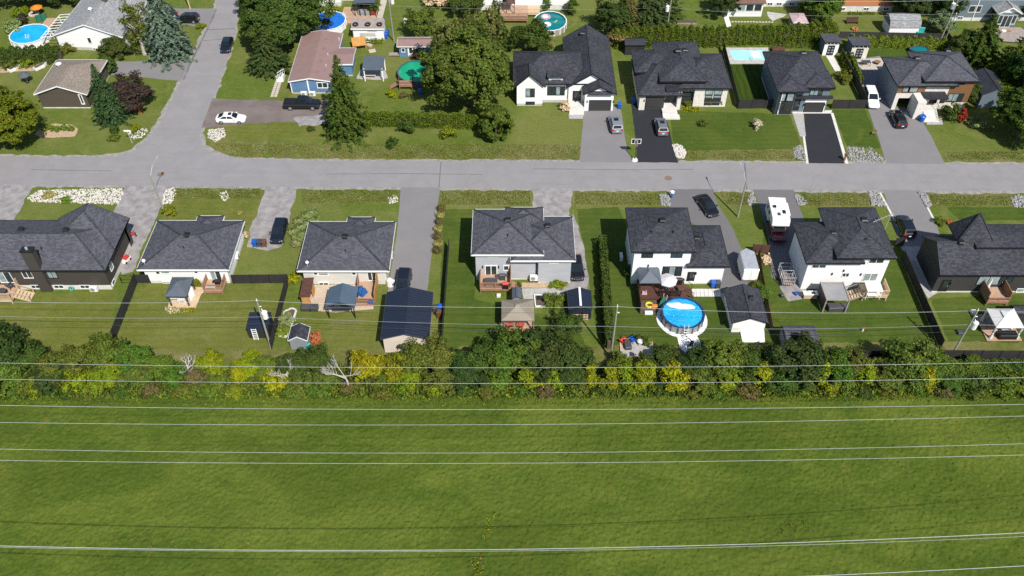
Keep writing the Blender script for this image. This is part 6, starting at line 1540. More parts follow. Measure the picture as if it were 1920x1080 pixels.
t = thing("bucket", "blue bucket on gravel left of the sink bench", "bucket", (*at(1492, 553), .02)); b = MB(); b.tube((0, 0, 0), (0, 0, .4), .2, .26, 12, 0, True); b.build("body", MA['blue_plastic'], t, True); b = MB(); b.path([(.26 * math.cos(a), 0, .4 + .2 * math.sin(a)) for a in np.linspace(0, math.pi, 7)], .015, 4); b.build("handle", MA['black'], t, True)
chest("grey utility box on gravel at the left corner of the white split-level house", *at(1466, 557), .4, .35, .5, 'dark_grey', 0, .02)
zc = 1.7; x0, y0, _ = G(1474, 648, zc); x1 = G(1535, 648, zc)[0]; y1 = G(1474, 612, zc)[1]
t = thing("shed", "low shed with rounded slate roof at the hedgerow below the white split-level house", "shed", ((x0 + x1) / 2, y0, 0)); walls(t, x0 + .1, x1 - .1, y0 + .1, y1 - .1, zc, 'stucco_grey')
b = MB(); ym = (y0 + y1) / 2; hy = (y1 - y0) / 2; ar = [(ym - hy * math.cos(a), zc + .75 * math.sin(a)) for a in np.linspace(0, math.pi, 9)]
for (ya_, za_), (yb_, zb_) in zip(ar[:-1], ar[1:]): b.face([(x0, ya_, za_), (x1, ya_, za_), (x1, yb_, zb_), (x0, yb_, zb_)])
b.face([(x0, a[0], a[1]) for a in ar]); b.face([(x1, a[0], a[1]) for a in reversed(ar)]); b.build("roof", MA['sh_dark'], t)
b = MB(); b.box(x1 - 2.6, x1 - 1.2, y0 + .06, y0 + .098, .05, 1.6); b.build("door", MA['white_plastic'], t)
t = thing("garden_gnome_stand", "small red and white lawn ornament in the middle of the right-hand lawn", "ornament", (*at(1617, 620), 0)); b = MB(); b.tube((0, 0, 0), (0, 0, .45), .16, .1, 8); b.build("body", MA['white_plastic'], t, True); b = MB(); b.tube((0, 0, .45), (0, 0, .8), .13, .02, 8); b.build("cap", MA['red_plastic'], t, True)
# right-hand black fences
fence("tall black fence running from the pale-kerbed drive to the field", [at(1690, 487), at(1762, 655)], 1.75)
fence("short black fence panel behind the white split-level house's right corner", [at(1676, 462), at(1692, 462)], 1.6)
yb_ = G(1700, 674)[1]
fence("long black panel fence at the hedgerow, right of the tall black fence", [(G(1764, 674)[0], yb_), (G(2080, 676)[0], yb_ - .2)], 1.75)
fence("black panel fence half hidden by hedgerow trees, left of the tall black fence", [(G(1440, 674)[0], yb_), (G(1758, 674)[0], yb_)], 1.6)
# charcoal bungalow: deck, umbrella, white tent gazebo
zd = 1.05; x0, y0, _ = G(1843, 561, zd); x1 = G(1876, 561, zd)[0]
x0 = G(1846, 575)[0]; x1 = G(1887, 575)[0]; y0 = G(1866, 575)[1]
dk = deck("cedar deck with solid side screens behind the charcoal bungalow", x0, x1, y0, YF - .01, zd, 'wood_deck', 'wood_red', 's', rh=.5)
for X in (x0, x1 - .08): b = MB(); b.box(X, X + .08, y0 + .2, YF - .05, zd, zd + 1.3); b.build("privacy_screen", MA['wood_red'], dk)
t = thing("folded_parasol", "folded pale parasol leaning on the charcoal bungalow's cedar deck", "umbrella", (*at(1846, 548, zd), zd)); b = MB(); b.tube((0, 0, 0), (.3, .2, 2.4), .03, .03, 6); b.build("pole", MA['alu'], t, True); b = MB(); b.tube((.06, .04, .6), (.28, .19, 2.3), .24, .05, 8); b.build("canopy", MA['rf_pale'], t, True)
x0, x1 = G(1853, 640)[0], G(1915, 639)[0]; y0, y1 = G(1880, 640)[1], G(1834, 591)[1]
deck("low red timber platform under the white tent gazebo", x0 - .2, x1, y0, y1, .15, 'wood_deck', 'wood_red', along='x')
zc = 2.25; tx0, ty0, _ = G(1868, 614, zc); tx1 = G(1920, 613, zc)[0]; ty1 = G(1850, 578.5, zc)[1]
tx1_ = tx1; t = canopy("white tent gazebo with tied curtains on a red timber platform", tx0, tx1_, ty0, ty1, zc, 1.0, 'rf_pale', 'white', .15, .3, .1, .1)
b = MB()
for X in (tx0 + .1, tx1_ - .1):
    for Y in (ty0 + .1, ty1 - .1):
        b = MB(); rr_ = ring_pts(X, Y, .2, .2, zc - .2, 8); mid = ring_pts(X, Y, .09, .09, 1.2, 8); lo_ = ring_pts(X, Y, .24, .24, .2, 8); b.hull(lo_, mid, 0, False); b.hull(mid, rr_, 0, False); b.build("curtain", MA['rf_pale'], t)
chest("black outdoor sofa at the front of the white tent gazebo", *at(1886, 632, .15), 2.2, .9, .75, 'black', 0, .15, "garden_sofa", cat="sofa")
table("white coffee table inside the white tent gazebo", *at(1884, 619, .15), .15, 1.4, .8, .5, 'white_plastic', 'black')
chair("grey lounge chair at the left side of the white tent gazebo", *at(1852, 605, .15), .15, R(100), 'grey_metal')
zc = 1.6; x0, y0, _ = G(1903, 590, zc); y1 = G(1903, 572, zc)[1]; gable_hut("shed", "dark low shed behind the white tent gazebo at the right edge", "shed", x0, x0 + 4, y0, y1, zc, .5, 'x', 'sh_black', 'charcoal_wall', 'black', .1)
chest("dark planter box on the lawn left of the leaning right utility pole", *at(1801, 625), .9, .6, .4, 'dark_grey', 0, 0, "planter_box", cat="planter")
chest("pale blue tub on the lawn below the charcoal bungalow's deck", *at(1824, 588), .6, .6, .5, 'rf_pale', 0, 0, "garden_tub", cat="tub")
# mailbox post by the curved drive
t = thing("sign_post", "white and blue post at the roadside left of the parked black sedan", "post", (*at(1259, 371), .012)); b = MB(); b.bar((0, 0, 0), (0, 0, 1.0), .22, .22); b.build("post", MA['blue_plastic'], t, True); b = MB(); b.tube((0, 0, 1.0), (0, 0, 1.2), .32, .32, 10); b.build("cap", MA['white_plastic'], t, True)

# ---------------------------------------------------------------- yards of the far row
for px, l_ in ((1161, "blue wheelie bin beside the dark garage door of the white gabled house"), (1187, "blue wheelie bin in the shade left of the stone-fronted house")): bin_(l_, *at(px, 203 if px < 1180 else 194), 'blue_plastic', R(180))
b = None
zc = 2.0; x0, y0, _ = G(1172, 85, zc); x1 = G(1211, 85, zc)[0]; gable_hut("shed", "black shed at the cedar hedge behind the stone-fronted house", "shed", x0, x1, y0, y0 + 2.8, zc, .5, 'x', 'rf_black', 'black_panel', 'black', .12, lap=False)
q = [Vector(G(*k)) for k in ((1367, 120), (1442, 120), (1440, 90), (1355, 90))]; w_ = [Vector(G(*k)) for k in ((1377, 113.5), (1437, 113.5), (1434, 95), (1366, 95))]
b = MB(); qq = [(k.x, k.y) for k in q]; ww = [(k.x, k.y) for k in w_]
for i in range(4): j = (i + 1) % 4; b.hull([(*qq[i], .0), (*qq[j], .0), (*ww[j], .0), (*ww[i], .0)], [(*qq[i], .1), (*qq[j], .1), (*ww[j], .1), (*ww[i], .1)])
t = b.build("swimming_pool", MA['concrete']); OWN[t.name] = Matrix.Identity(4); tag(t, "rectangular inground pool with pale turquoise water and stone coping", "pool")
b = MB(); b.face([(*k, .045) for k in ww]); b.build("water", MA['water_pale'], t)
sx_ = ww[2]; b = MB()
for k in range(4): b.box(ww[1][0] - 2.4 + k * .45, ww[1][0] - 2.05 + k * .45, ww[1][1] + .7, ww[2][1] - .2, .046, .052 + .004 * k)
b.build("pool_step", MA['white'], t); b = MB(); b.path([(ww[1][0] - 2.6, ww[1][1] + .3, .0), (ww[1][0] - 2.6, ww[1][1] + .3, .7), (ww[1][0] - 2.6, ww[1][1] - .3, .7), (ww[1][0] - 2.6, ww[1][1] - .3, 0.1)], .04, 5); b.build("handrail", MA['alu'], t)
chest("brown wicker couch beside the inground pool and dark-roofed house", *at(1458, 96), 2.2, .9, .7, 'wood_dark', 0, 0, "garden_couch", cat="couch")
fence("tall black fence along the left side of the striped pool lawn", [at(1355, 95), at(1383, 204)], 1.7)
fence("black fence panels closing the striped pool lawn towards the street", [at(1383, 204), at(1457, 203)], 1.75)
fence("black fence panels right of the bordered black drive", [at(1558, 204), at(1621, 204)], 1.75)
fence("dark fence between the two matching modern sheds", [at(1575, 108), at(1622, 203)], 1.9, 'charcoal_wall')
fence("black fence behind the clipped hedge, right of the modern sheds", [at(1572, 72), at(1770, 76)], 1.4, 'charcoal_wall')
fence("black fence running up beside the two leaning poles", [at(1802, 112), at(1768, 66)], 1.4, 'charcoal_wall')
def modern_shed(label, xl, xr, yr, yb, wall, pathx):
    Y = G(xl, yb)[1]; X0, X1 = G(xl, yb)[0], G(xr, yb)[0]; t = thing("shed", label, "shed", ((X0 + X1) / 2, Y, 0)); h = HT((xl, yb), yr) - .05
    b = MB(); b.box(X0, X1, Y + .06, Y + 2.9, 0, h); b.build("wall", MA['blue_grey_wall'], t); b = MB(); b.box(X0, X1, Y, Y + .055, 0, h - .35); b.build("front", MA[wall], t)
    b = MB(); b.hull([(X0 - .25, Y - .3, h + .25), (X1 + .25, Y - .3, h + .25), (X1 + .25, Y + 3.1, h - .1), (X0 - .25, Y + 3.1, h - .1)], [(X0 - .25, Y - .3, h + .4), (X1 + .25, Y - .3, h + .4), (X1 + .25, Y + 3.1, h + .05), (X0 - .25, Y + 3.1, h + .05)]); b.build("roof", MA['sh_dark'], t)
    b = MB(); b.box(X0, X1, Y + .06, Y + .2, h, h + .22); b.build("gable", MA['black'], t)
    for k in range(4): X = X0 + (X1 - X0) * (k + .5) / 4; piece("transom", 'box', MA[wall], t, (X, Y - .02, h - .17), (.08, .1, .36)); piece("pane", 'box', MA['glass'], t, (X + (X1 - X0) / 8 * 0 + .02, Y + .03, h - .2), ((X1 - X0) / 4 - .1, .04, .22))
    xm = (X0 + X1) / 2; b = MB(); b.box(xm - .62, xm + .62, Y - .06, Y - .002, .08, 2.0); d_ = b.build("double_door", MA['black'], t)
    for s in (-.3, .3):
        for z_ in (.6, 1.1, 1.6): piece("pane", 'box', MA['glass_pale'], d_, (xm + s, Y - .07, z_), (.36, .02, .22))
modern_shed("modern shed with white front and black double doors", 1541, 1568, 80, 104, 'white_stucco', 0)
modern_shed("modern shed with beige front and black double doors", 1592, 1623, 86, 110, 'stone', 0)
sheet("path", [(1548, 104), (1562, 104), (1578, 133), (1566, 134)], .02, 'pale_concrete')
table("dark patio table with chairs on the pavers behind the open garage house", *at(1622, 122), .022, 1.5, .9, .72, 'dark_grey')
t = thing("fire_bowl", "rusty round fire bowl on the paved terrace", "fire pit", (*at(1644, 120), .022)); b = MB(); b.tube((0, 0, .2), (0, 0, .5), .3, .55, 14); b.build("bowl", MA['rust'], t, True); b = MB(); b.tube((0, 0, 0), (0, 0, .2), .3, .2, 10); b.build("foot", MA['black'], t, True)
t = pool("small round pool with teal water behind the roof of the open garage house", *at(1721, 98), 1.7, 1.0, .7, 'water_teal', 'rf_slate', 'dark_grey', .1, 14)
zc = 2.1; x0 = G(1664, 67)[0]; x1 = G(1719, 67)[0]; y0 = G(1690, 67)[1]; dp = 3.6
t = thing("shed", "white barn-roofed shed with grey shingles beside teal boxes", "shed", ((x0 + x1) / 2, y0, 0)); walls(t, x0, x1, y0, y0 + dp, 1.7, 'white_wall')
ar = [(y0 - .15, 1.65), (y0 + .35, 2.75), (y0 + dp / 2, 3.3), (y0 + dp - .35, 2.75), (y0 + dp + .15, 1.65)]; b = MB()
for (ya_, za_), (yb2, zb2) in zip(ar[:-1], ar[1:]): L_ = math.hypot(yb2 - ya_, zb2 - za_); b.face([(x0 - .15, ya_, za_), (x1 + .15, ya_, za_), (x1 + .15, yb2, zb2), (x0 - .15, yb2, zb2)], [(0, 0), (x1 - x0, 0), (x1 - x0, L_), (0, L_)])
b.build("roof", MA['sh_grey'], t)
for X in (x0, x1): b = MB(); b.face([(X, a[0], a[1] - .03) for a in (ar if X == x0 else ar[::-1])]); b.build("gable", MA['blue_grey_wall'], t)
for k, l_ in enumerate(("teal storage box behind the barn-roofed shed", "teal storage box at the near corner of the barn-roofed shed")): chest(l_, *at(1726 if k == 0 else 1722, 58 if k == 0 else 68), 1.0, .9, .9, 'teal_plastic')
zc = 1.9; x0, y0, _ = G(1487.5, 43.5, zc); x1 = G(1516, 43.5, zc)[0]; y1 = G(1482, 25, zc)[1]
t = thing("shed", "weathered shed with faded pink hip roof beyond the cedar hedge", "shed", ((x0 + x1) / 2, y0, 0)); walls(t, x0 + .2, x1 - .2, y0 + .2, y1 - .2, zc - .05, 'wood_grey'); roof(t, x0, x1, y0, y1, zc, .4, 'y', 'h', 'h', MA['rf_pink'], MA['rf_pink'], th=.1)
# houses along the top edge
def back_house(label, xl, xr, yb, h, wmat, found, depth=9.0, rm='sh_redbrown', pitch=.4, fm='white', wins=(), bw=(), roofz=None):
    Y = G(xl, yb)[1]; X0, X1 = G(xl, yb)[0], G(xr, yb)[0]; t = thing("house", label, "house", ((X0 + X1) / 2, Y, 0))
    walls(t, X0, X1, Y, Y + depth, h, wmat, found=found, fmat='pale_concrete' if found < 1.2 else 'concrete')
    roof(t, X0 - .4, X1 + .4, Y - .4, Y + depth + .4, h, pitch, 'x', 'h', 'h', MA[rm], MA[fm])
    for f_ in wins: winbox(t, X0 + (X1 - X0) * f_[0], X0 + (X1 - X0) * f_[1], f_[2], f_[3], Y, n=f_[4])
    for f_ in bw: winbox(t, X0 + (X1 - X0) * f_, X0 + (X1 - X0) * f_ + .9, .35, .8, Y, n=2)
    return t, X0, X1, Y
back_house("white house with long sunroom windows and red-brown roof at the top edge", 1431, 1500, 12.5, 3.2, 'white_wall', .6, bw=(.1, .35, .7))
Y = G(1400, 31)[1]; X0, X1 = G(1363, 31)[0], G(1427, 31)[0]
t = thing("sunroom", "white sunroom with four tall panes below the red-brown roof", "house", ((X0 + X1) / 2, Y, 0)); walls(t, X0, X1, Y, Y + 4.5, 2.75, 'white_wall')
for k in range(4): a_ = X0 + .25 + (X1 - X0 - .3) * k / 4; winbox(t, a_, a_ + (X1 - X0) / 4 - .3, 1.15, 2.45, Y, n=1, gl='glass_pale' if k < 2 else 'glass')
b = MB(); b.hull([(X0 - .3, Y - .4, 2.75), (X1 + .4, Y - .4, 2.75), (X1 + .4, Y + 4.6, 3.5), (X0 - .3, Y + 4.6, 3.5)], [(X0 - .3, Y - .4, 2.9), (X1 + .4, Y - .4, 2.9), (X1 + .4, Y + 4.6, 3.65), (X0 - .3, Y + 4.6, 3.65)]); b.build("roof", MA['sh_redbrown'], t)
back_house("orange brick house with white foundation at the top right", 1552, 1672, 22, 4.4, 'orange_brick', 1.15, bw=(.18, .55, .86), wins=((.2, .33, 2.7, 3.7, 3), (.56, .68, 2.7, 3.7, 3), (.86, .95, 2.7, 3.7, 2)))
t, X0, X1, Y = back_house("grey-blue house with white trim at the top right corner", 1777, 1960, 39, 5.4, 'blue_grey_wall', .7, wins=((.17, .29, 1.8, 3.0, 2), (.43, .5, 1.8, 3.0, 1)), bw=(.09,))
b = MB(); x_ = WY(1825, 30, Y)[0]; b.box(x_ - .06, x_ + .06, Y - .1, Y, 0, 5.3); b.build("downspout", MA['white'], t)
Yv = G(1880, 52)[1]; vx0, vx1 = G(1863, 52)[0], G(1900, 52)[0]
t = thing("sunroom", "grey gabled sunroom with white french doors opening on a weathered deck", "house", ((vx0 + vx1) / 2, Yv, 0)); walls(t, vx0, vx1, Yv, Yv + 6, 3.0, 'blue_grey_wall')
roof(t, vx0 - .4, vx1 + .4, Yv - .4, Yv + 6.4, 3.0, .55, 'y', 'g', 'g', MA['sh_grey'], WF, MA['white_wall'])
winbox(t, vx0 + .25, vx0 + .95, .8, 2.5, Yv, n=1); winbox(t, vx1 - .95, vx1 - .25, .8, 2.5, Yv, n=1); xm = (vx0 + vx1) / 2
winbox(t, xm - .85, xm + .85, .2, 2.4, Yv, n=2, name="door"); winx(t, Yv + 1, Yv + 2.6, 1.2, 2.5, vx0, out=-1)
q = [G(*k)[:2] for k in ((1862, 62), (1866, 54), (1912, 54), (1928, 66), (1908, 82), (1880, 80))]; b = MB(); b.prism(q, .25, .32); t = b.build("deck_platform", MA['wood_grey']); OWN[t.name] = Matrix.Identity(4); tag(t, "weathered grey corner deck in front of the gabled sunroom", "deck")
for k in range(3):
    x_, y_, _ = G(1872 + k * 8, 62); piece("step", 'box', MA['wood_red' if k != 1 else 'white'], t, (x_, y_, .45), (1.0, .5, .2))
back_house("white house with brown deck at the top middle", 893, 1068, 19, 4.2, 'white_wall', 1.0, bw=(.74,), wins=((.28, .38, 1.7, 3.4, 2),))
back_house("white house partly hidden behind the maples at the top", 594, 640, 12, 3.0, 'white_wall', .7, bw=(.4,))
back_house("white house with side steps behind the dark screened pergola", 640, 708, 1, 3.2, 'white_wall', .7)
x0, x1, y0, y1 = G(937, 45)[0], G(990, 45)[0], G(960, 45)[1], G(960, 20)[1]
dk = deck("large cedar deck leading to the teal pool at the top", x0, x1, y0, y1, 1.1, 'wood_deck', 'wood_red', 's'); stairs(dk, x0 - 2.5, x0, y0 + .5, y0 + 2.2, 1.1, 'wood_red', 'x', -1)
canopy("dark brown canopy on the large cedar deck by the teal pool", *[G(948, 24, 3.3)[0], G(966, 24, 3.3)[0]], y0 + 1.6, y0 + 4.2, 3.3, .6, 'wood_dark', 'wood_dark', 1.1, .3, .12, .15)
deck("pale timber deck between the white house and teal pool", G(977, 33)[0], G(1012, 33)[0], G(990, 32)[1], G(990, 12)[1], .9, 'wood_pale', 'wood_pale', "")
pool("round pool with teal water and floating toys at the top", *G(1032, 39, 1.2)[:2], 3.0, 3.6, 1.2, 'water_teal', 'wood_grey', 'white_plastic', .25, 16)
for px, l_, m_ in ((1023, "pink and white inflatable floating in the teal pool", 'rf_pink'), (1026, "pale round inflatable floating in the teal pool", 'rf_pale')):
    x_, y_ = G(px, 32 if m_ == 'rf_pink' else 46, 1.0)[:2]; t = thing("pool_float", l_, "float", (x_, y_, .98)); b = MB(); r_ = .75 if m_ == 'rf_pink' else .55
    [b.tube((r_ * math.cos(k * .5236), r_ * math.sin(k * .5236), .05), (r_ * math.cos((k + 1) * .5236), r_ * math.sin((k + 1) * .5236), .05), .2, .2, 7) for k in range(12)]; b.build("ring", MA[m_], t, True); b = MB(); b.tube((0, 0, -.02), (0, 0, .08), r_, r_, 14); b.build("seat", MA['white_plastic'], t, True)
t = thing("pool_noodle", "yellow-green foam noodle floating in the teal pool", "float", (*G(1042, 40, 1.0)[:2], .99), R(60)); b = MB(); b.tube((-.5, 0, 0), (.5, 0, 0), .07, .07, 8); b.build("foam", MA['yellow_plastic'], t, True); b = MB(); b.tube((.5, 0, 0), (.56, 0, 0), .072, .072, 8); b.build("end_cap", MA['green_plastic'], t, True)
# blue mobile home and its yard
th = dirpx((578.6, 146.7), (605.6, 57), 3.2)          # ridge direction along the side street
def rot_house(name, label, cat, fl, fr, bl, base_y, z, pitch, rm, wmat, found, ov=.35, fm='white', wins=None):
    """gabled house turned with the side street: eave corner rays fl, fr (near) and bl (far), at eave height z"""
    A, B_, C2 = Vector(G(*fl, z)), Vector(G(*fr, z)), Vector(G(*bl, z))
    ang = math.atan2((C2 - A).y, (C2 - A).x) - math.pi / 2; Wd = (B_ - A).length * abs(math.cos(math.atan2((B_ - A).y, (B_ - A).x) - ang)); Ln = (C2 - A).length
    t = thing(name, label, cat, (A.x, A.y, 0), ang)
    return t, Wd, Ln, ang
def local_walls(t, x0, x1, y0, y1, z1, mat, found, fm='pale_concrete'):
    b = MB(); b.box(x0, x1, y0, y1, found, z1); b.build("wall", MA[mat], t, True)
    if found: b = MB(); b.box(x0 + .03, x1 - .03, y0 + .03, y1 - .03, -.3, found - .002); b.build("foundation", MA[fm], t, True)
class Loc:
    """run world-space builders inside a turned thing's own frame"""
    def __init__(s, t): s.t = t
    def __enter__(s): s.m = OWN[s.t.name]; OWN[s.t.name] = Matrix.Identity(4)
    def __exit__(s, *a):
        for o in s.t.children_recursive: OWN[o.name] = s.m
        OWN[s.t.name] = s.m
z = 2.55; t, Wd, Ln, ang = rot_house("house", "blue mobile home with mauve roof beside the tall spruce", "house", (540, 153), (621, 153.5), (567.5, 62.5), 178, z, .2, '', '', 0)
hB = t
with Loc(t):
    local_walls(t, .25, Wd - .25, .3, Ln - .3, z - .08, 'blue_wall', .3, 'concrete')
    roof(t, 0, Wd, 0, Ln, z, .17, 'y', 'g', 'g', MA['rf_mauve'], WF, MA['blue_wall'], ov=.3, cap=False)
    local_walls(t, Wd - .3, Wd + 2.6, Ln * .36, Ln * .66, z - .08, 'blue_wall', .3, 'concrete')
    roof(t, Wd - 3.5, Wd + 2.9, Ln * .34, Ln * .68, z - .02, .13, 'x', 'g', 'g', MA['rf_mauve'], WF, MA['blue_wall'], ov=.3, cap=False)
    winbox(t, Wd * .66, Wd * .88, 1.2, 2.1, .3, n=2, fw=.12); b = MB(); b.box(Wd * .42, Wd * .44 + .08, .2, .299, .2, z + .3); b.box(.2, .34, .2, .299, .2, z - .1); b.build("trim", MA['white'], t, True)
    for fy in (.12, .33, .6, .8): b = MB(); b.box(Wd * .62, Wd * .62 + .35, Ln * fy, Ln * fy + .35, z + .3, z + .3 + .35 * 1.2); b.build("roof_vent", MA['rf_mauve'], t, True)
    for fx, fy in ((.8, .28), (.78, .5), (.95, .84)): b = MB(); b.tube((Wd * fx, Ln * fy, z), (Wd * fx, Ln * fy, z + .6), .06, .06, 6); b.build("vent_pipe", MA['white_plastic'], t, True)
for px, l_ in ((571, "white heat pump, left of the two at the blue gable wall"), (587, "white heat pump, right of the two at the blue gable wall")): heat_pump(*at(px, 181), l_, 0, .1, 1.1)
t = thing("steps", "white wooden entry steps on the left side of the blue mobile home", "stairs", (*at(533, 150), 0), ang)
for k in range(4): b = MB(); b.box(-1.2 + .3 * k, -.9 + .3 * k, -.6, .6, 0, .22 * (k + 1)); b.build("tread", MA['white'], t, True)
for s in (-.6, .6): b = MB(); b.bar((-1.2, s, 1.0), (0, s, 1.8), .07, .07); [b.bar((-1.1 + .3 * k, s, .2), (-1.1 + .3 * k, s, 1.08 + .2 * k), .05, .05) for k in range(5)]; b.build("railing", MA['white'], t, True)
t = thing("stepping_path", "pale double row of paving stones from the white steps to the gravel drive", "path", (*at(517, 165), 0))
A_, B_ = Vector(G(524, 148)), Vector(G(513, 182)); d_ = (B_ - A_); sd_ = Vector((-d_.y, d_.x, 0)).normalized() * .3
for k in range(9):
    for s in (-1, 1): q = A_.lerp(B_, (k + .5) / 9) + sd_ * s; piece("paving_stone", 'box', MA['paver'], t, (q.x, q.y, .025), (.5, .5, .06), math.atan2(d_.y, d_.x))
q0, q1 = G(684, 148), G(720, 148); z_ = 2.2; rx0, ry0, _ = G(679, 131, z_ + .1); rx1 = G(719, 131, z_ + .1)[0]; ry1 = G(682, 111, z_ + .1)[1]
t = thing("gazebo", "small black-roofed shelter on white posts with a pale bench", "gazebo", ((rx0 + rx1) / 2, ry0, 0)); ym = ry0 + (ry1 - ry0) * .85
b = MB(); b.hull([(rx0, ry0, z_), (rx1, ry0, z_), (rx1, ym, z_ + .9), (rx0, ym, z_ + .9)], [(rx0, ry0, z_ + .1), (rx1, ry0, z_ + .1), (rx1, ym, z_ + 1.0), (rx0, ym, z_ + 1.0)]); b.hull([(rx0, ym, z_ + .9), (rx1, ym, z_ + .9), (rx1, ry1 + .5, z_ + .3), (rx0, ry1 + .5, z_ + .3)], [(rx0, ym, z_ + 1.0), (rx1, ym, z_ + 1.0), (rx1, ry1 + .5, z_ + .4), (rx0, ry1 + .5, z_ + .4)]); b.build("roof", MA['rf_steel'], t)
for X in (rx0 + .25, rx1 - .25):
    for Y in (ry0 + .2, ry1 + .2): piece("post", 'box', MA['white'], t, (X, Y, z_ / 2 + .1), (.16, .16, z_ + .2))
table("pale bench under the front of the small black-roofed shelter", *at(695, 145), 0, 1.8, .6, .5, 'wood_pale', 'wood_pale', name="bench")
sheet("patio", [(668, 148), (676, 130), (722, 132), (728, 146), (718, 150)], .012, 'grey_paver', .1)
# blue shed, green pool
zc = 2.2; x0, y0, _ = G(744, 87.5, zc); x1 = G(813, 88, zc)[0]; y1 = G(748, 70, zc)[1]
t = gable_hut("shed", "blue garden house with mauve roof and white door by the green pool", "shed", x0, x1, y0, y1, zc, .5, 'x', 'rf_mauve', 'blue_wall', 'white', .3, lap=False)
a_ = WY(765, 92, y0 + .3); door(t, a_[0], a_[0] + .9, .1, 2.0, y0 + .3, 'white', 'white', True); win(t, 753, 91, 759, 97, y0 + .3, n=1, fw=.1); win(t, 775, 91, 783, 97, y0 + .3, n=1, fw=.1)
chest("blue cooler chest on the white dock beside the blue garden house", *at(755, 103), 1.0, .6, .5, 'blue_plastic', 0, .3, "cooler", 'white_plastic')
table("weathered low dock in front of the blue garden house", *at(745, 104), 0, 3.0, 1.0, .3, 'wood_grey', 'wood_grey', name="dock")
gx, gy = G(780, 133, 1.2)[:2]; grx = (G(814, 133, 1.2)[0] - G(745, 133, 1.2)[0]) / 2
pl = pool("round pool with bright green water under the big maple", gx, gy, grx, grx * 1.1, 1.2, 'water_green', 'rf_slate', 'rf_steel', .2, 16, None, 'water_teal')
x0, x1 = G(749, 170)[0], G(774, 170)[0]; y0 = G(760, 170)[1]; y1 = gy - grx * 1.0
dk = deck("small cedar deck with steps at the rim of the green pool", x0, x1, y0, y1, 1.2, 'wood_deck', 'wood_red', 's', rh=.7)
for X in (x0, x1): b = MB(); b.box(X - .04, X + .04, y0, y1, 1.2, 2.2); b.build("side_screen", MA['wood_dark'], dk)
stairs(dk, x0 - 1.6, x0 - .05, y0 + .3, y0 + 1.5, 1.2, 'wood_red', 'x', -1)
t = thing("barrel", "blue plastic barrel on the grass under the big maple", "barrel", (*at(788, 176), 0)); b = MB(); b.tube((0, 0, 0), (0, 0, .45), .28, .34, 12); b.tube((0, 0, .45), (0, 0, .9), .34, .28, 12); b.build("body", MA['blue_plastic'], t, True); b = MB(); b.tube((0, 0, .9), (0, 0, .94), .26, .26, 12); b.build("lid", MA['blue_plastic'], t, True)
# top middle: round blue pool, tyre shed, orange box
bx_, by_ = G(616, 38, 1.25)[:2]; pool("round pool under a bright blue solar cover at the top", bx_, by_, 3.15, 3.5, 1.25, 'cover_blue', 'white_plastic', 'white_plastic', .06, 16, cover=True)
ladder_part(bpy.data.objects["above_ground_pool.003"] if "above_ground_pool.003" in bpy.data.objects else dk, bx_ + 2.6, by_ + 1.8, 1.2, R(120))
zc = 2.3; x0, y0, _ = G(657.5, 55, zc); x1 = G(719.5, 55.5, zc)[0]; y1 = G(659, 38, zc)[1]
t = thing("shed", "white shed with three tyres lying on its flat grey roof", "shed", ((x0 + x1) / 2, y0, 0)); walls(t, x0 + .3, x1 - .15, y0 + .25, y1 - .2, zc - .02, 'white_wall')
b = MB(); b.hull([(x0, y0, zc), (x1, y0, zc), (x1, y1, zc + .35), (x0, y1, zc + .35)], [(x0, y0, zc + .12), (x1, y0, zc + .12), (x1, y1, zc + .47), (x0, y1, zc + .47)]); b.build("roof", MA['wood_grey'], t)
b = MB(); b.box(x0 - .02, x1 + .02, y0 - .05, y0 - .002, zc - .08, zc + .13); b.build("fascia", MA['white'], t)
for z_, a1_, a2_ in ((1.2, .25, .72), (.85, .25, .74), (1.7, .5, .78)): b = MB(); X0, X1 = x0 + (x1 - x0) * a1_, x0 + (x1 - x0) * a2_; b.box(X0, X1, y0 + .2, y0 + .248, z_ + .16, z_ + .2); b.box(X0, X1, y0 + .2, y0 + .248, z_ - .02, z_ + .02); [b.box(X0 + k * .35, X0 + k * .35 + .04, y0 + .2, y0 + .248, z_ + .02, z_ + .16) for k in range(int((X1 - X0) / .35))]; b.build("hanging_ladder", MA['wood_grey'], t)
for k, px in enumerate((666.5, 689.5, 711.5)):
    p = Vector(G(px, 46.5, zc + .35)); t2 = thing("tyre", ("leftmost", "middle", "rightmost")[k] + " of the three black tyres on the white shed roof", "tyre", tuple(p), 0, "tyres on the white shed roof"); b = MB()
    for j in range(16): a_, c_ = j * math.pi / 8, (j + 1) * math.pi / 8; b.tube((.42 * math.cos(a_), .42 * math.sin(a_), .14 + .05 * math.sin(a_)), (.42 * math.cos(c_), .42 * math.sin(c_), .14 + .05 * math.sin(c_)), .13, .13, 6)
    b.build("tread", MA['tyre'], t2, True)
    b = MB(); [b.tube((.28 * math.cos(j * math.pi / 8), .28 * math.sin(j * math.pi / 8), .14), (.28 * math.cos((j + 1) * math.pi / 8), .28 * math.sin((j + 1) * math.pi / 8), .14), .03, .03, 5) for j in range(16)]; b.build("bead", MA['dark_grey'], t2, True)
for k, px in enumerate((724, 727)): bin_("blue wheelie bin at the right end of the tyre-roofed shed, %s" % ("front one" if k == 0 else "rear one"), *at(px, 72 - 5 * k), 'blue_plastic' , R(90), "blue bins at the tyre-roofed shed")
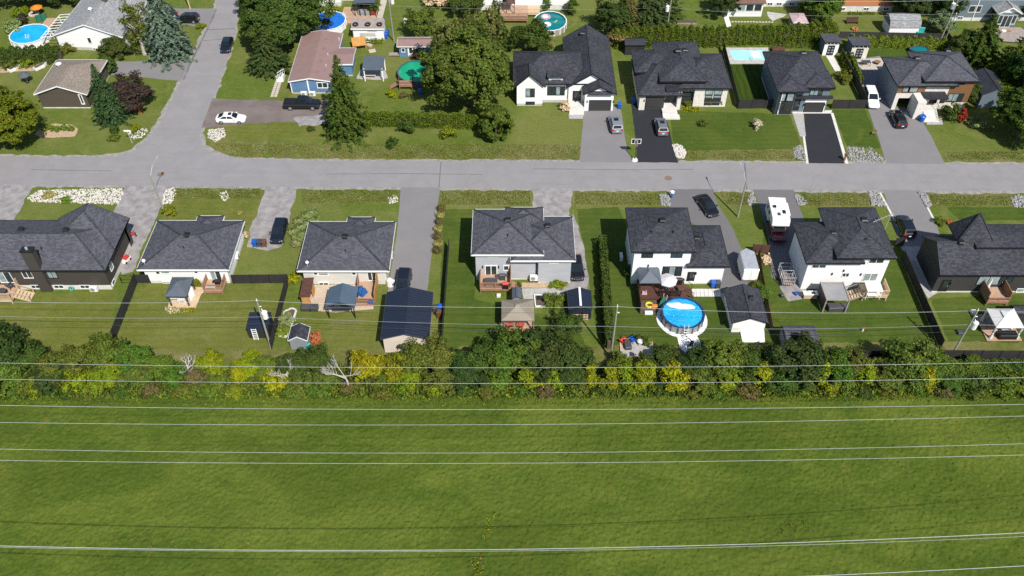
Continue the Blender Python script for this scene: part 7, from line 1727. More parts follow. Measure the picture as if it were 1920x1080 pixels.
t = thing("playhouse_panel", "tilted orange wooden playhouse roof with slide beside the blue mobile home", "playhouse", (*at(674, 90), 0), R(14)); b = MB(); b.hull([(-1.2, -.9, .9), (1.2, -.9, .9), (1.2, .9, 1.6), (-1.2, .9, 1.6)], [(-1.2, -.9, 1.0), (1.2, -.9, 1.0), (1.2, .9, 1.7), (-1.2, .9, 1.7)]); b.build("roof", MA['wood_orange'], t, True)
for sx in (-1, 1):
    for sy in (-1, 1): b = MB(); b.box(sx * 1.1 - .05, sx * 1.1 + .05, sy * .8 - .05, sy * .8 + .05, 0, 1.2 + sy * .3); b.build("post", MA['wood_orange'], t, True)
b = MB(); b.hull([(1.3, .2, .9), (1.8, .2, .9), (1.8, .25, .95), (1.3, .25, .95)], [(1.9, 1.6, .1), (2.4, 1.6, .1), (2.4, 1.65, .15), (1.9, 1.65, .15)]); b.build("slide", MA['yellow_plastic'], t, True)
chest("wooden planter of red and grey oddments right of the tilted playhouse", *at(692, 88), 1.1, .8, .5, 'wood_orange', R(-35), 0, "planter_box", 'grey_paver', "planter")
chest("square grey fire pit slab on the lawn behind the small shelter", *at(698, 96), 1.2, 1.0, .15, 'grey_paver', R(20), 0, "fire_pit", 'paver', "fire pit")
zc = 2.9; x0, y0, _ = G(662, 6, zc); x1 = G(703, 5, zc)[0]; t = thing("screened_pergola", "dark screened pergola over a furnished cedar deck at the top", "gazebo", ((x0 + x1) / 2, y0, 0)); b = MB(); b.box(x0, x1, y0, y0 + 4, zc, zc + .12); b.build("roof", MA['rf_steel'], t)
for X in np.linspace(x0 + .1, x1 - .1, 5): piece("post", 'box', MA['black'], t, (X, y0 + .1, zc / 2), (.12, .12, zc))
b = MB(); b.box(x0 + .1, x1 - .1, y0 + 3.6, y0 + 3.7, .3, zc); b.build("screen", MA['fence_black'], t)
deck("cedar deck with seats in front of the dark screened pergola", x0 - 2.5, x1, y0 - 2.6, y0 + 3.5, .3, 'wood_deck', 'wood_red')
chest("pale sofa under the dark screened pergola", (x0 + x1) / 2 - .3, y0 + .9, 2.2, .9, .7, 'rf_grey', 0, .3, "garden_sofa", cat="sofa"); chair("red garden chair under the dark screened pergola", (x0 + x1) / 2 + 1.4, y0 + .5, .3, R(180), 'red_plastic')
sheet("path", [(706, 38), (714, 0), (726, 0), (716, 38)], .02, 'paver')
t = thing("chicken_run", "pale wire frame cage on the lawn right of the utility pole", "cage", (*at(768, 46), 0)); b = MB()
for X in (-1, 1):
    for Y in (-.7, .7): b.bar((X, Y, 0), (X, Y, .9), .06, .06)
for z_ in (.05, .9):
    for s in (-.7, .7): b.bar((-1, s, z_), (1, s, z_), .06, .06)
    for s in (-1, 1): b.bar((s, -.7, z_), (s, .7, z_), .06, .06)
b.build("frame", MA['white'], t, True); b = MB(); b.box(-.95, .95, .2, .65, .9, .94); b.build("lid", MA['white'], t, True)
# the two houses at the left and their yards
z = 3.0; t, Wd, Ln, ang = rot_house("house", "white house with weathered grey shingle roof at the top left", "house", (99, 66), (231, 66.5), (176, -28), 0, z, .36, '', '', 0)
with Loc(t):
    local_walls(t, .3, Wd - .3, .35, Ln - .3, z - .08, 'white_wall', .55, 'concrete'); zf = roof(t, 0, Wd, 0, Ln, z, .36, 'y', 'g', 'g', MA['sh_grey'], WF, MA['white_wall'], ov=.35)
    winbox(t, Wd * .47, Wd * .47 + .55, 1.5, 2.5, .35, n=1, fw=.1); winbox(t, Wd * .5, Wd * .5 + .8, .12, .45, .35, n=2)
    for fx, fy, k_ in ((.42, .3, 0), (.44, .52, 0)):
        b = MB(); zz = zf(Wd * fx, Ln * fy); b.tube((Wd * fx, Ln * fy, zz - .2), (Wd * fx, Ln * fy, zz + .35), .18, .18, 10); b.tube((Wd * fx, Ln * fy, zz + .35), (Wd * fx, Ln * fy, zz + .5), .4, .3, 12); b.build("roof_vent", MA['white_plastic'], t, True)
    b = MB(); b.box(Wd * .5, Wd * .5 + .8, Ln * .45, Ln * .45 + 1.6, z + 1.0, z + 3.4); b.build("chimney", MA['brown_wall'], t, True)
    pg = thing("pergola_frame", "", "", (0, 0, 0)); bpy.data.objects.remove(pg)
    for k in range(9): y_ = Ln * .02 + k * 1.0; b = MB(); b.bar((-2.6, y_, 2.3), (.1, y_, 2.6), .12, .08); b.build("pergola_rafter", MA['white'], t, True)
    b = MB(); b.bar((-2.55, 0, 2.25), (-2.55, 8.2, 2.25), .1, .14); [b.bar((-2.55, y_, 0), (-2.55, y_, 2.2), .1, .1) for y_ in (.1, 4, 8)]; b.build("pergola_beam", MA['white'], t, True)
z = 2.9; t, Wd, Ln, ang = rot_house("house", "brown house with taupe shingle roof behind the pointed spruce", "house", (62, 162), (162, 177), (93, 111), 0, z, .36, '', '', 0)
A_ = Vector(G(72, 168, z)); B_ = Vector(G(162, 177, z)); C2 = Vector(G(199.4, 112, z)); Wd = 9.6; ang = 0.02 
bpy.data.objects.remove(t)
x0, x1 = G(66, 172, z)[0], B_.x; y0 = B_.y; y1 = C2.y
t = house("house", "brown house with taupe shingle roof behind the pointed spruce", (x0 + x1) / 2, y0 + .4)
walls(t, x0 + .4, x1 - .4, y0 + .35, y1 - .4, z - .08, 'brown_wall', found=.25)
pz = WY(96.7, 157.8, y0)[1]; zfL = roof(t, x0, x1, y0, y1, z, .36, 'y', 'g', 'h', MA['sh_brown'], WF, MA['brown_wall'], ov=.35)
win(t, 148, 178, 158, 194, y0 + .35, n=1, fw=.14); roof_vent(t, 111, 123, zfL, 'dome', .8)
t = pool("round pool with clear blue water and white rim at the top left", *G(55, 63, 1.2)[:2], 3.4, 3.5, 1.2, 'water_sky', 'white_plastic', 'white_plastic', .2, 16)
ladder_part(t, G(58, 78)[0], G(58, 80)[1], 1.1, 0)
parasol("orange-yellow parasol beside the fire pit at the top left", *at(74, 28), 0, 1.1, 2.0, 'orange_plastic')
t = thing("fire_pit", "round stone fire pit left of the orange parasol", "fire pit", (*at(64, 27), 0))
for k in range(12): a = k * .5236; piece("stone", 'box', MA['rock_pale'], t, (at(64, 27)[0] + .8 * math.cos(a), at(64, 27)[1] + .8 * math.sin(a), .15), (.35, .35, .3), a)
b = MB(); b.tube((0, 0, 0), (0, 0, .05), .65, .65, 14); b.build("ash", MA['black'], t, True)
fence("low dark green screen beside the top left pool steps", [at(70, 42), at(90, 38)], 1.4, 'green_plastic', 1.0)
deck("small brown deck between the top left pool and the white house", *[at(78, 60)[0], at(98, 60)[0]], at(88, 60)[1], at(88, 42)[1], .9, 'wood_deck', 'wood_red', "")
sheet("flower_bed", [(0, 137), (0, 122), (40, 118), (80, 116), (84, 128), (60, 133)], .03, 'mulch', .15)
for k, (px, py) in enumerate(((76, 127), (28, 130))):
    t = thing("boat_planter", ("white boat-shaped planter full of soil by the brown house roof", "white boat-shaped planter among plants left of the other one")[k], "planter", (*at(px, py), 0), R(55)); o = [(-1.1, -.4), (.6, -.4), (1.4, 0), (.6, .4), (-1.1, .4)]; b = MB(); b.prism(o, 0, .5); b.build("hull", MA['white_plastic'], t, True); b = MB(); b.prism([(x * .85, y * .8) for x, y in o], .5, .53); b.build("soil", MA['soil'], t, True)
parasol("closed slate grey parasol at the left side of the brown house", *at(52, 155), 0, 1.0, 1.9, 'rf_slate')
sheet("flower_bed", [(65, 252), (78, 236), (105, 232), (135, 234), (148, 241), (140, 256), (110, 258), (75, 258)], .03, 'mulch', .12)
t = thing("hydrant_marker", "orange and yellow marker post on the corner lawn", "post", (*at(263, 211), 0), 0); b = MB(); b.tube((0, 0, 0), (0, 0, .75), .2, .15, 10); b.build("hydrant", MA['red_plastic'], t, True); b = MB(); b.bar((0, 0, .7), (-.15, 0, 2.0), .12, .08); b.build("marker", MA['orange_plastic'], t, True)
t = thing("street_sign", "white street name sign on a thin post at the road corner", "sign", (*at(248, 268), 0), 0); b = MB(); b.tube((0, 0, 0), (-.1, 0, 2.2), .045, .045, 8); b.build("post", MA['galv'], t, True); b = MB(); b.box(-.65, .45, -.02, .02, 2.15, 2.42); b.build("name_plate", MA['white'], t, True)
# odd things beyond the hedge
t = thing("white_walk", "white board walk descending to the cedar hedge by the sunroom", "path", (*at(1362, 42), 0)); A_, B_ = Vector(G(1360, 28)), Vector(G(1367, 51)); d_ = B_ - A_
for k in range(8): q = A_ + d_ * (k + .5) / 8; piece("board", 'box', MA['white'], t, (q.x, q.y, .06), (.9, d_.length / 8 - .06, .06), math.atan2(d_.y, d_.x) + math.pi / 2)
t = thing("stepping_path", "row of pale stepping stones across the lawn beyond the cedar hedge", "path", (*at(1410, 41), 0))
for k in range(15): q = G(1368 + 5.7 * k, 41 + .05 * k + random.uniform(-.4, .4)); piece("stepping_stone", 'cyl', MA['paver'], t, (q[0], q[1], .02), (.5, .45, .06))
sheet("patio", [(1440, 22), (1475, 26), (1470, 32), (1448, 40), (1440, 30)], .012, 'concrete', .15)
t = thing("lawn_swing", "dark bench group on the lawn before the orange brick house", "bench", (*at(1597, 44), 0)); b = MB(); b.box(-1.1, 1.1, -.3, .3, .4, .5); b.build("seat", MA['wood_dark'], t, True); b = MB(); b.box(-1.1, 1.1, .3, .38, .5, 1.1); b.build("backrest", MA['wood_dark'], t, True)
for s in (-1, 1): b = MB(); b.box(s - .05, s + .05, -.3, .35, 0, .4); b.build("leg", MA['wood_dark'], t, True)
t = thing("fire_pit", "small brick fire pit on the lawn before the orange brick house", "fire pit", (*at(1602, 56), 0))
for k in range(10): a = k * .6283; piece("brick", 'box', MA['orange_brick'], t, (at(1602, 56)[0] + .45 * math.cos(a), at(1602, 56)[1] + .45 * math.sin(a), .2), (.28, .2, .4), a)
chest("grey compost bed on the lawn beyond the cedar hedge by the pole", *at(1287, 43), 3.6, .9, .35, 'wood_grey', 0, 0, "raised_bed", 'soil', "garden bed")
zc = 2.6; x0, y0, _ = G(1855, 176, zc); t = gable_hut("shed", "blue shed with black roof in the trees right of the stone house", "shed", *[G(1842, 178, zc)[0], G(1878, 178, zc)[0] + 1.5], G(1860, 178, zc)[1], G(1860, 138, zc)[1], zc, 1.1, 'y', 'rf_black', 'blue_grey_wall', 'dark_grey', .15)
t = thing("mail_post", "small brown roadside post at the end of the bordered black drive", "post", (*at(1583, 301), .014)); b = MB(); b.box(-.12, .12, -.12, .12, 0, .9); b.build("post", MA['rust'], t, True); b = MB(); b.box(-.2, .2, -.2, .2, .9, 1.2); b.build("box", MA['brown_plastic'], t, True)
t = thing("lawn_ornament", "rusty red animal figure at the edge of the wide grey drive", "ornament", (*at(1637, 253), 0)); b = MB(); b.box(-.3, .3, -.1, .1, .35, .6); b.build("body", MA['rust'], t, True); b = MB(); b.box(.2, .4, -.09, .09, .6, .95); b.build("head", MA['rust'], t, True)
for q in (-.25, .25): b = MB(); b.box(q - .04, q + .04, -.08, .08, 0, .35); b.build("leg", MA['rust'], t, True)
t = thing("bin", "round blue recycling bin beside the stone steps of the open garage house", "bin", (*at(1727, 227), .014)); b = MB(); b.tube((0, 0, 0), (0, 0, .95), .42, .5, 14); b.build("body", MA['blue_plastic'], t, True); b = MB(); b.tube((0, 0, .95), (0, 0, 1.1), .54, .4, 14); b.build("lid", MA['blue_plastic'], t, True)

# ---------------------------------------------------------------- poles and wires
def pole(label, base, topy, lean, transformer=None, light=None, lx=0, mat='pole_wood', r=.14, cross=False, hscale=1.0, h=None):
    x, y, _ = G(*base); h = h or HT(base, topy); t = thing("utility_pole" if not light else "street_lamp", label, "pole" if not light else "street lamp", (x, y, 0))
    top = Vector((lean[0], lean[1], h)); b = MB(); b.tube((0, 0, -.2), top, r, r * .7, 10); b.build("shaft", MA[mat], t, True)
    if transformer:
        k = top * transformer[0]; c = k + Vector((transformer[1], -.1, 0)); b = MB(); b.tube(c - Vector((0, 0, .5)), c + Vector((0, 0, .5)), .33, .33, 14); tr = b.build("transformer", MA['rf_pale' if transformer[2] == 0 else 'alu'], t, True)
        b = MB(); b.tube(c + Vector((0, 0, .5)), c + Vector((0, 0, .62)), .35, .2, 14); b.tube(c + Vector((-.1, 0, .6)), c + Vector((-.25, .1, 1.0)), .06, .04, 6); b.build("bushing", MA['white_plastic'], tr, True)
        b = MB(); b.bar(k, c, .1, .1); b.build("bracket", MA['galv'], t, True)
    if light:
        a = top + Vector((0, 0, -.4)); e = top + Vector(light); b = MB(); b.path([a, a + (e - a) * .5 + Vector((0, 0, .45)), e], .035, 6); b.build("arm", MA['alu'], t, True)
        d = Vector((light[0], light[1], 0)).normalized(); b = MB(); b.bar(e, e + d * .6, .2, .1); b.build("lamp_head", MA['alu'], t, True)
    else:
        b = MB(); b.tube(top, top + Vector((0, 0, .3)), .08, .05, 6); b.bar(top + Vector((-.1, 0, -1.0)), top + Vector((.35, 0, -1.0)), .08, .08); b.build("insulator", MA['white_plastic'], t, True)
    return Vector((x, y, 0)) + top
ph = 8.2
t1 = pole("grey wooden utility pole with white transformer beside the low black shed", (508, 652), 572, (-.1, .2), (.72, .5, 0), h=ph)
t2 = pole("pale green utility pole left of the round blue pool", (1145, 672), 575, (.05, .1), None, h=ph + .9)
t3 = pole("leaning green utility pole with transformer near the white tent gazebo", (1780, 673), 590, (.45, .3), (.72, .55, 0), h=ph + .1)
pole("wooden street lamp by the gravel drive of the white bungalow", (310, 402), 330, (-.35, .3), None, (.3, 2.9, .6), h=6.9)
pole("wooden street lamp on the strip between the curved drive and the camper", (1383, 407), 340, (.1, .2), None, (-.35, 2.9, .5), h=6.4)
pole("pale utility pole in front of the blue spruce", (306, 114), 48, (-.2, .2))
q4 = pole("tall pale utility pole right of the tyre-roofed shed", (739, 78), 0, (-.2, .1), (.92, .6, 0), h=8.6)
q5 = pole("utility pole with transformer rising from the cedar hedge", (1250, 58), 0, (.1, .1), (.62, -.5, 0), h=7.2)
q6 = pole("utility pole with transformer at the clipped hedge, beside a leaning prop pole", (1763, 76), 3, (.5, .2), (.86, -.5, 1), h=7.8)
pole("thin prop pole leaning beside the transformer pole at the clipped hedge", (1770, 79), 29, (.35, .2), None, r=.09, h=5.4)
pole("short yellowish pole at the top of the side street", (357, 17), -20, (-.15, .1), None, mat='wood_pale', h=4.5)
def wire(label, pts, r=.03, mat='alu', name="power_line", group=None):
    b = MB(); b.path(pts, r, 4); return tag(b.build(name, MA[mat]), label, "wire", group)
def span(a, c, sag, n=14): return [a.lerp(c, k / n) + Vector((0, 0, -4 * sag * (k / n) * (1 - k / n))) for k in range(n + 1)]
def hv(label, yc, yl, yr, z, r=.03, y0off=0.0, group="high voltage lines over the field", xr=105):
    """conductor over the field; its height above ground follows the sight rows at the picture's left, middle and right"""
    Y = G(960, yc, z)[1] + y0off; zl = WY(0, yl, Y); zr = WY(1920, yr, Y); zc_ = WY(960, yc, Y)
    co = np.polyfit([zl[0], 0, zr[0]], [zl[1], zc_[1], zr[1]], 2); xs = np.linspace(-xr, xr, 49)
    return wire(label, [(x, Y, float(np.polyval(co, x))) for x in xs], r, 'galv', "transmission_line", group)
MA['galv'].node_tree.nodes["Principled BSDF"].inputs["Metallic"].default_value = .0
hv("topmost power line, crossing the upper part of the hedgerow trees", 689.5, 680.5, 679, 18, .0155)
hv("second power line, crossing the lower part of the hedgerow trees", 719, 711, 708, 18, .0155)
hv("third power line, just below the hedgerow edge", 768, 760, 758, 18, .0155)
hv("fourth power line from the top, over the upper field", 796, 792, 780, 18, .0145)
hv("fifth power line from the top, upper of the pair in mid field", 849, 842, 832, 18, .0145)
hv("sixth power line from the top, lower of the pair in mid field", 868.5, 863, 853, 18, .0145)
hv("thick bright power line over the lower field", 1030, 1023.5, 999, 10, .026)
hv("thin line hanging just below the thick bright power line", 1033, 1026, 1006, 10, .012)
hv("lowest power line, in the bottom right corner", 1096, 1092, 1061, 10, .024)
L_ = Vector((t1.x - 42, t1.y + .2, t1.z + .2)); Rr = Vector((t3.x + 40, t3.y, t3.z + .3))
wire("pale top wire between the pole-row tops behind the yards", span(L_, t1, .6) + span(t1, t2, .55)[1:] + span(t2, t3, .7)[1:] + span(t3, Rr, .6)[1:], .016, 'galv')
dn = lambda v, k: Vector((v.x, v.y, v.z - k))
wire("thick cable strung below the top wire of the pole row", span(dn(L_, 2.6), dn(t1, 2.8), .5) + span(dn(t1, 2.8), dn(t2, 3.4), .3)[1:] + span(dn(t2, 3.4), dn(t3, 2.4), .6)[1:] + span(dn(t3, 2.4), dn(Rr, 2.4), .5)[1:], .024, 'grey_metal')
wire("thin lower cable of the pole row", span(dn(L_, 4.0), dn(t1, 4.0), .5) + span(dn(t1, 4.0), dn(t2, 4.4), .3)[1:] + span(dn(t2, 4.4), dn(t3, 3.6), .5)[1:] + span(dn(t3, 3.6), dn(Rr, 3.6), .5)[1:], .016, 'dark_grey')
far = Vector((q5.x - 60, q5.y - .5, q5.z + .8))
wire("wire along the cedar hedge between the upper poles", span(far, q5, .8) + span(q5, q6, .8)[1:] + span(q6, Vector((q6.x + 40, q6.y + 1, q6.z + .5)), .5)[1:], .018, 'galv')
wire("lower cable along the cedar hedge between the upper poles", span(dn(far, 2.2), dn(q5, 2.6), .8) + span(dn(q5, 2.6), dn(q6, 2.6), 1.0)[1:] + span(dn(q6, 2.6), Vector((q6.x + 40, q6.y + 1, q6.z - 2.2)), .5)[1:], .022, 'grey_metal')

# ---------------------------------------------------------------- vegetation
def leaf_mesh(name, C, Nn, size, asp=.55, seed=0):
    r = np.random.default_rng(seed); n = len(C)
    Nn = Nn / (np.linalg.norm(Nn, axis=1, keepdims=True) + 1e-6)
    t = r.normal(size=(n, 3)); A = np.cross(Nn, t); A /= (np.linalg.norm(A, axis=1, keepdims=True) + 1e-6); B = np.cross(Nn, A)
    s = (size * r.uniform(.6, 1.35, (n, 1)))
    A = A * s; B = B * s * asp
    V = np.stack([C - A, C - B + A * .1, C + A, C + B + A * .1], 1).reshape(-1, 3).astype(np.float32)
    me = bpy.data.meshes.new(name); me.vertices.add(4 * n); me.vertices.foreach_set("co", V.ravel())
    me.loops.add(4 * n); me.loops.foreach_set("vertex_index", np.arange(4 * n, dtype=np.int32))
    me.polygons.add(n); me.polygons.foreach_set("loop_start", np.arange(0, 4 * n, 4, dtype=np.int32))
    me.update(calc_edges=True); me.materials.append(MA['leaf']); return me
def crown_pts(seed, R_, Hc, z0, K, M_, cr, shape=1.0, low=-.5, inner=.5, lump=1.0):
    """leaf positions: clumps spread over an uneven ellipsoid, plus a sparser inside"""
    r = np.random.default_rng(seed); d = r.normal(size=(K * 4, 3)); d /= np.linalg.norm(d, axis=1, keepdims=True); d = d[d[:, 2] > low][:K]
    lob = 1 + lump * (.22 * np.sin(3 * np.arctan2(d[:, 1], d[:, 0]) + seed) + .15 * r.normal(size=len(d)))
    rad = (inner + (1 - inner) * r.random(len(d)) ** .5) * np.clip(lob, .6, 1.35)
    tap = 1 - (1 - shape) * np.clip(d[:, 2:3], 0, 1)
    c = d * rad[:, None] * np.array([R_, R_, Hc / 2]); c[:, :2] *= tap; c[:, 2] += z0 + Hc / 2
    o = r.normal(size=(len(c), M_, 3)); o /= (np.linalg.norm(o, axis=2, keepdims=True) + 1e-6); o *= cr * r.random((len(c), M_, 1)) ** .4 * np.array([1, 1, .75])
    o *= r.uniform(.6, 1.3, (len(c), 1, 1))
    p = (c[:, None, :] + o).reshape(-1, 3)
    nn = (o / cr + .9 * np.repeat(d[:, None, :], M_, 1) + np.array([0, 0, .5]) + .7 * r.normal(size=o.shape)).reshape(-1, 3)
    p[:, 2] = np.maximum(p[:, 2], .05); return p, nn
def spruce_pts(seed, H, R_, n_wh, droop=.35, full=1.0, gap=.0):
    r = np.random.default_rng(seed); P_, N_ = [], []
    for i in range(n_wh):
        f = (i + r.random() * .6) / n_wh; z = H * (.06 + .92 * f); L = R_ * (1 - f) ** .85 * r.uniform(.8, 1.12) + .12; nb = max(5, int(15 * (1 - f) + 4))
        for k in range(nb):
            a = 6.283 * (k + r.random()) / nb; Lb = L * r.uniform(.72, 1.12); m = max(6, int(46 * Lb / R_ * full))
            t = r.random(m) ** .75; w = (1 - t) * .32 * Lb + .10; s = r.uniform(-1, 1, m) * w * .6
            x = np.cos(a) * t * Lb - np.sin(a) * s; y = np.sin(a) * t * Lb + np.cos(a) * s; zz = z - droop * t * t * Lb + .12 * Lb * t - np.abs(s) * .45 + r.normal(size=m) * .06
            P_.append(np.stack([x, y, zz], 1)); N_.append(np.stack([np.cos(a) * .5 + r.normal(size=m) * .45, np.sin(a) * .5 + r.normal(size=m) * .45, np.full(m, .9)], 1))
    p = np.concatenate(P_); p[:, 2] = np.maximum(p[:, 2], .1); return p, np.concatenate(N_)
def grass_pts(seed, R_, H, n):
    r = np.random.default_rng(seed); a = r.uniform(0, 6.283, n); q = r.random(n) ** .5; z = H * r.uniform(.15, 1, n); f = R_ * q * (.35 + .65 * z / H)
    return np.stack([np.cos(a) * f, np.sin(a) * f, z], 1), np.stack([np.cos(a) + r.normal(size=n) * .6, np.sin(a) + r.normal(size=n) * .6, .5 + r.random(n)], 1)
CR = {}
for i in range(4):
    p, n = crown_pts(11 + i, 2.2, 4.2, .9, 75, 110, .58); CR['round%d' % i] = leaf_mesh("crown", p, n, .145, .6, i)
    p, n = crown_pts(31 + i, .86, 1.5, .1, 26, 60, .36, low=-.75); CR['shrub%d' % i] = leaf_mesh("foliage", p, n, .11, .55, i)
    p, n = crown_pts(51 + i, 1.0, 3.8, .15, 34, 70, .42, .55, -.9); CR['tall%d' % i] = leaf_mesh("foliage", p, n, .13, .5, i)
for i in range(3):
    p, n = crown_pts(71 + i, 4.2, 8.2, 1.2, 230, 190, .78, .85, -.7, .55); CR['maple%d' % i] = leaf_mesh("crown", p, n, .155, .65, i)
for i in range(2):
    p, n = spruce_pts(91 + i, 9, 2.6, 30, .45, 1.0); CR['spruce%d' % i] = leaf_mesh("foliage", p, n, .2, .32, i)
p, n = spruce_pts(97, 9, 3.4, 17, .1, 1.6); CR['pine0'] = leaf_mesh("foliage", p, n, .24, .3, 3)
p, n = crown_pts(101, 1.0, 2.0, .0, 110, 75, .2, .6, -.95, .85, .2); CR['cone0'] = leaf_mesh("foliage", p, n, .085, .5, 5)
p, n = crown_pts(103, 1.6, 6.4, 1.2, 60, 46, .55, .6, -.9, .2); CR['birch0'] = leaf_mesh("crown", p, n, .13, .6, 6)
for i in range(2): p, n = grass_pts(120 + i, .8, 1.2, 420); CR['plume%d' % i] = leaf_mesh("blades", p, n, .3, .12, i)
COL = dict(dark=(.064, .098, .018), deep=(.046, .076, .018), mid=(.108, .150, .020), green=(.078, .142, .018), olive=(.118, .138, .022), ygreen=(.190, .222, .012), yellow=(.26, .265, .010),
           blue=(.128, .175, .108), purple=(.056, .040, .030), brown=(.135, .115, .042), pine=(.062, .100, .026), autumn=(.195, .150, .048), straw=(.36, .32, .11), grey=(.17, .20, .10), lime=(.16, .21, .022), cream=(.62, .55, .36), orange=(.45, .16, .06), red=(.30, .03, .02), pale=(.25, .29, .10), cedar=(.098, .136, .013))
NOM = dict(round=(2.2, 5.1), shrub=(.95, 1.65), tall=(1.1, 4.0), maple=(4.6, 9.4), spruce=(2.6, 9.0), pine=(3.4, 9.0), cone=(1.05, 2.0), birch=(1.7, 7.6), plume=(.8, 1.4))
seen_labels = set()
def plant(label, kind, px, r, h, colr, name=None, cat=None, group=None, trunk=True, vary=.1, flowers=None, z=0.0, world=None):
    x, y = world or at(*px); k = [q for q in CR if q.startswith(kind)]; me = CR[random.choice(k)]; isT = kind in ('round', 'maple', 'spruce', 'pine', 'birch')
    if not group and label in seen_labels: print("DUP LABEL", label)
    seen_labels.add(label)
    name = name or {'round': 'tree', 'maple': 'maple_tree', 'spruce': 'spruce_tree', 'pine': 'pine_tree', 'birch': 'birch_tree', 'tall': 'tall_shrub', 'cone': 'cedar_shrub', 'plume': 'ornamental_grass', 'shrub': 'shrub'}[kind]
    t = thing(name, label, cat or ('tree' if isT else 'grass clump' if kind == 'plume' else 'shrub'), (x, y, z), random.uniform(0, 6.28), group)
    R0, H0 = NOM[kind]; o = link("crown" if isT else "foliage" if kind != 'plume' else 'blades', me, t)
    o.scale = (r / R0, r / R0 * random.uniform(.92, 1.08), h / H0); c = COL[colr] if isinstance(colr, str) else colr
    o.color = tuple(max(0, q * random.uniform(1 - vary, 1 + vary)) for q in c) + (1,)
    if trunk and kind != 'plume':
        b = MB(); w = .035 * h if isT else .02 * h + .02; top = Vector((random.uniform(-.1, .1) * r, random.uniform(-.1, .1) * r, h * (.62 if kind not in ('spruce', 'pine') else .95)))
        b.tube((0, 0, -.1), top, w, w * .4, 7)
        if isT and kind not in ('spruce', 'pine'):
            for j in range(5): a = random.uniform(0, 6.28); q = top * random.uniform(.45, .85); b.tube(q, q + Vector((math.cos(a) * r * .55, math.sin(a) * r * .55, h * .2)), w * .45, w * .12, 5)
        b.build("trunk" if isT else "stem", MA['pale_bark' if kind == 'birch' else 'bark'], t, True)
    if flowers:
        f = link("blossoms", CR['shrub1'], t); f.scale = (r / .95 * 1.04, r / .95 * 1.04, h / 1.65 * 1.06); f.rotation_euler = (0, 0, 1.3); f.color = COL[flowers] + (1,)
    return t
def hedge(label, px, w, h, colr, dens=120, lump=.12, name="hedge", leaf=.155, kind=None):
    pts = [Vector((*at(*q), 0)) for q in px]; C, N_ = [], []; r = np.random.default_rng(len(label))
    for a, c in zip(pts[:-1], pts[1:]):
        L = (c - a).length; d = (c - a).normalized(); s = Vector((-d.y, d.x, 0)); n = int(1.9 * dens * L * (w + 2 * h) / 3)
        u = r.random(n) * L; side = r.random(n); f = side * (w + 2 * h)
        off = np.where(f < h, -w / 2, np.where(f < h + w, f - h - w / 2, w / 2)); zz = np.where(f < h, f, np.where(f < h + w, h, 2 * h + w - f))
        lm = lump * (np.sin(u * 5.1) + np.sin(u * 2.3 + 1) * .8) + r.normal(size=n) * .07; k = 1 + lm
        zz = zz * (1 + lm * .6) * (1 - .05 * r.random(n)); off = off * k * (1 - .25 * (zz / h) ** 3)
        base = np.array([a.x, a.y, 0]) + np.outer(u, [d.x, d.y, 0]) + np.outer(off, [s.x, s.y, 0]); base[:, 2] = np.maximum(zz, .04)
        nv = np.where((f < h)[:, None], -np.array([s.x, s.y, 0]), np.where((f < h + w)[:, None], np.array([0, 0, 1.0]), np.array([s.x, s.y, 0]))) + r.normal(size=(n, 3)) * .55
        C.append(base); N_.append(nv)
    me = leaf_mesh(name, np.concatenate(C), np.concatenate(N_), leaf, .5, 3); o = link(name, me); o.color = (*COL[colr], 1); tag(o, label, "hedge")
    if kind: tag(o, kind=kind)
    b = MB()
    for a, c in zip(pts[:-1], pts[1:]): b.bar(a + Vector((0, 0, h * .36)), c + Vector((0, 0, h * .36)), w * .4, h * .62)
    OWN[o.name] = Matrix.Identity(4); q = b.build("inner_twigs", MA['bark'], o); return o
def cover(name, px, n, hmax, cols, leaf=.13, asp=.4, up=.8, seed=5):
    """uncountable low growth"""
    poly = [at(*q) for q in px]; r = np.random.default_rng(seed); P_ = np.array(scatter(poly, n)); 
    pat = np.sin(P_[:, 0] * .9) * np.sin(P_[:, 1] * 1.3 + P_[:, 0] * .4) + r.normal(size=len(P_)) * .5
    for i, c in enumerate(cols):
        lo, hi = np.quantile(pat, i / len(cols)), np.quantile(pat, (i + 1) / len(cols)); s = (pat >= lo) & (pat <= hi); q = P_[s]; m = len(q)
        C = np.column_stack([q, hmax * r.random(m) ** 1.3 * (.4 + .6 * np.abs(np.sin(q[:, 0] * 1.7 + q[:, 1])))+ .03])
        o = link(name, leaf_mesh(name, C, np.column_stack([r.normal(size=m), r.normal(size=m), np.full(m, up)]), leaf, asp, i)); o.color = (*COL[c], 1); tag(o, kind='stuff')
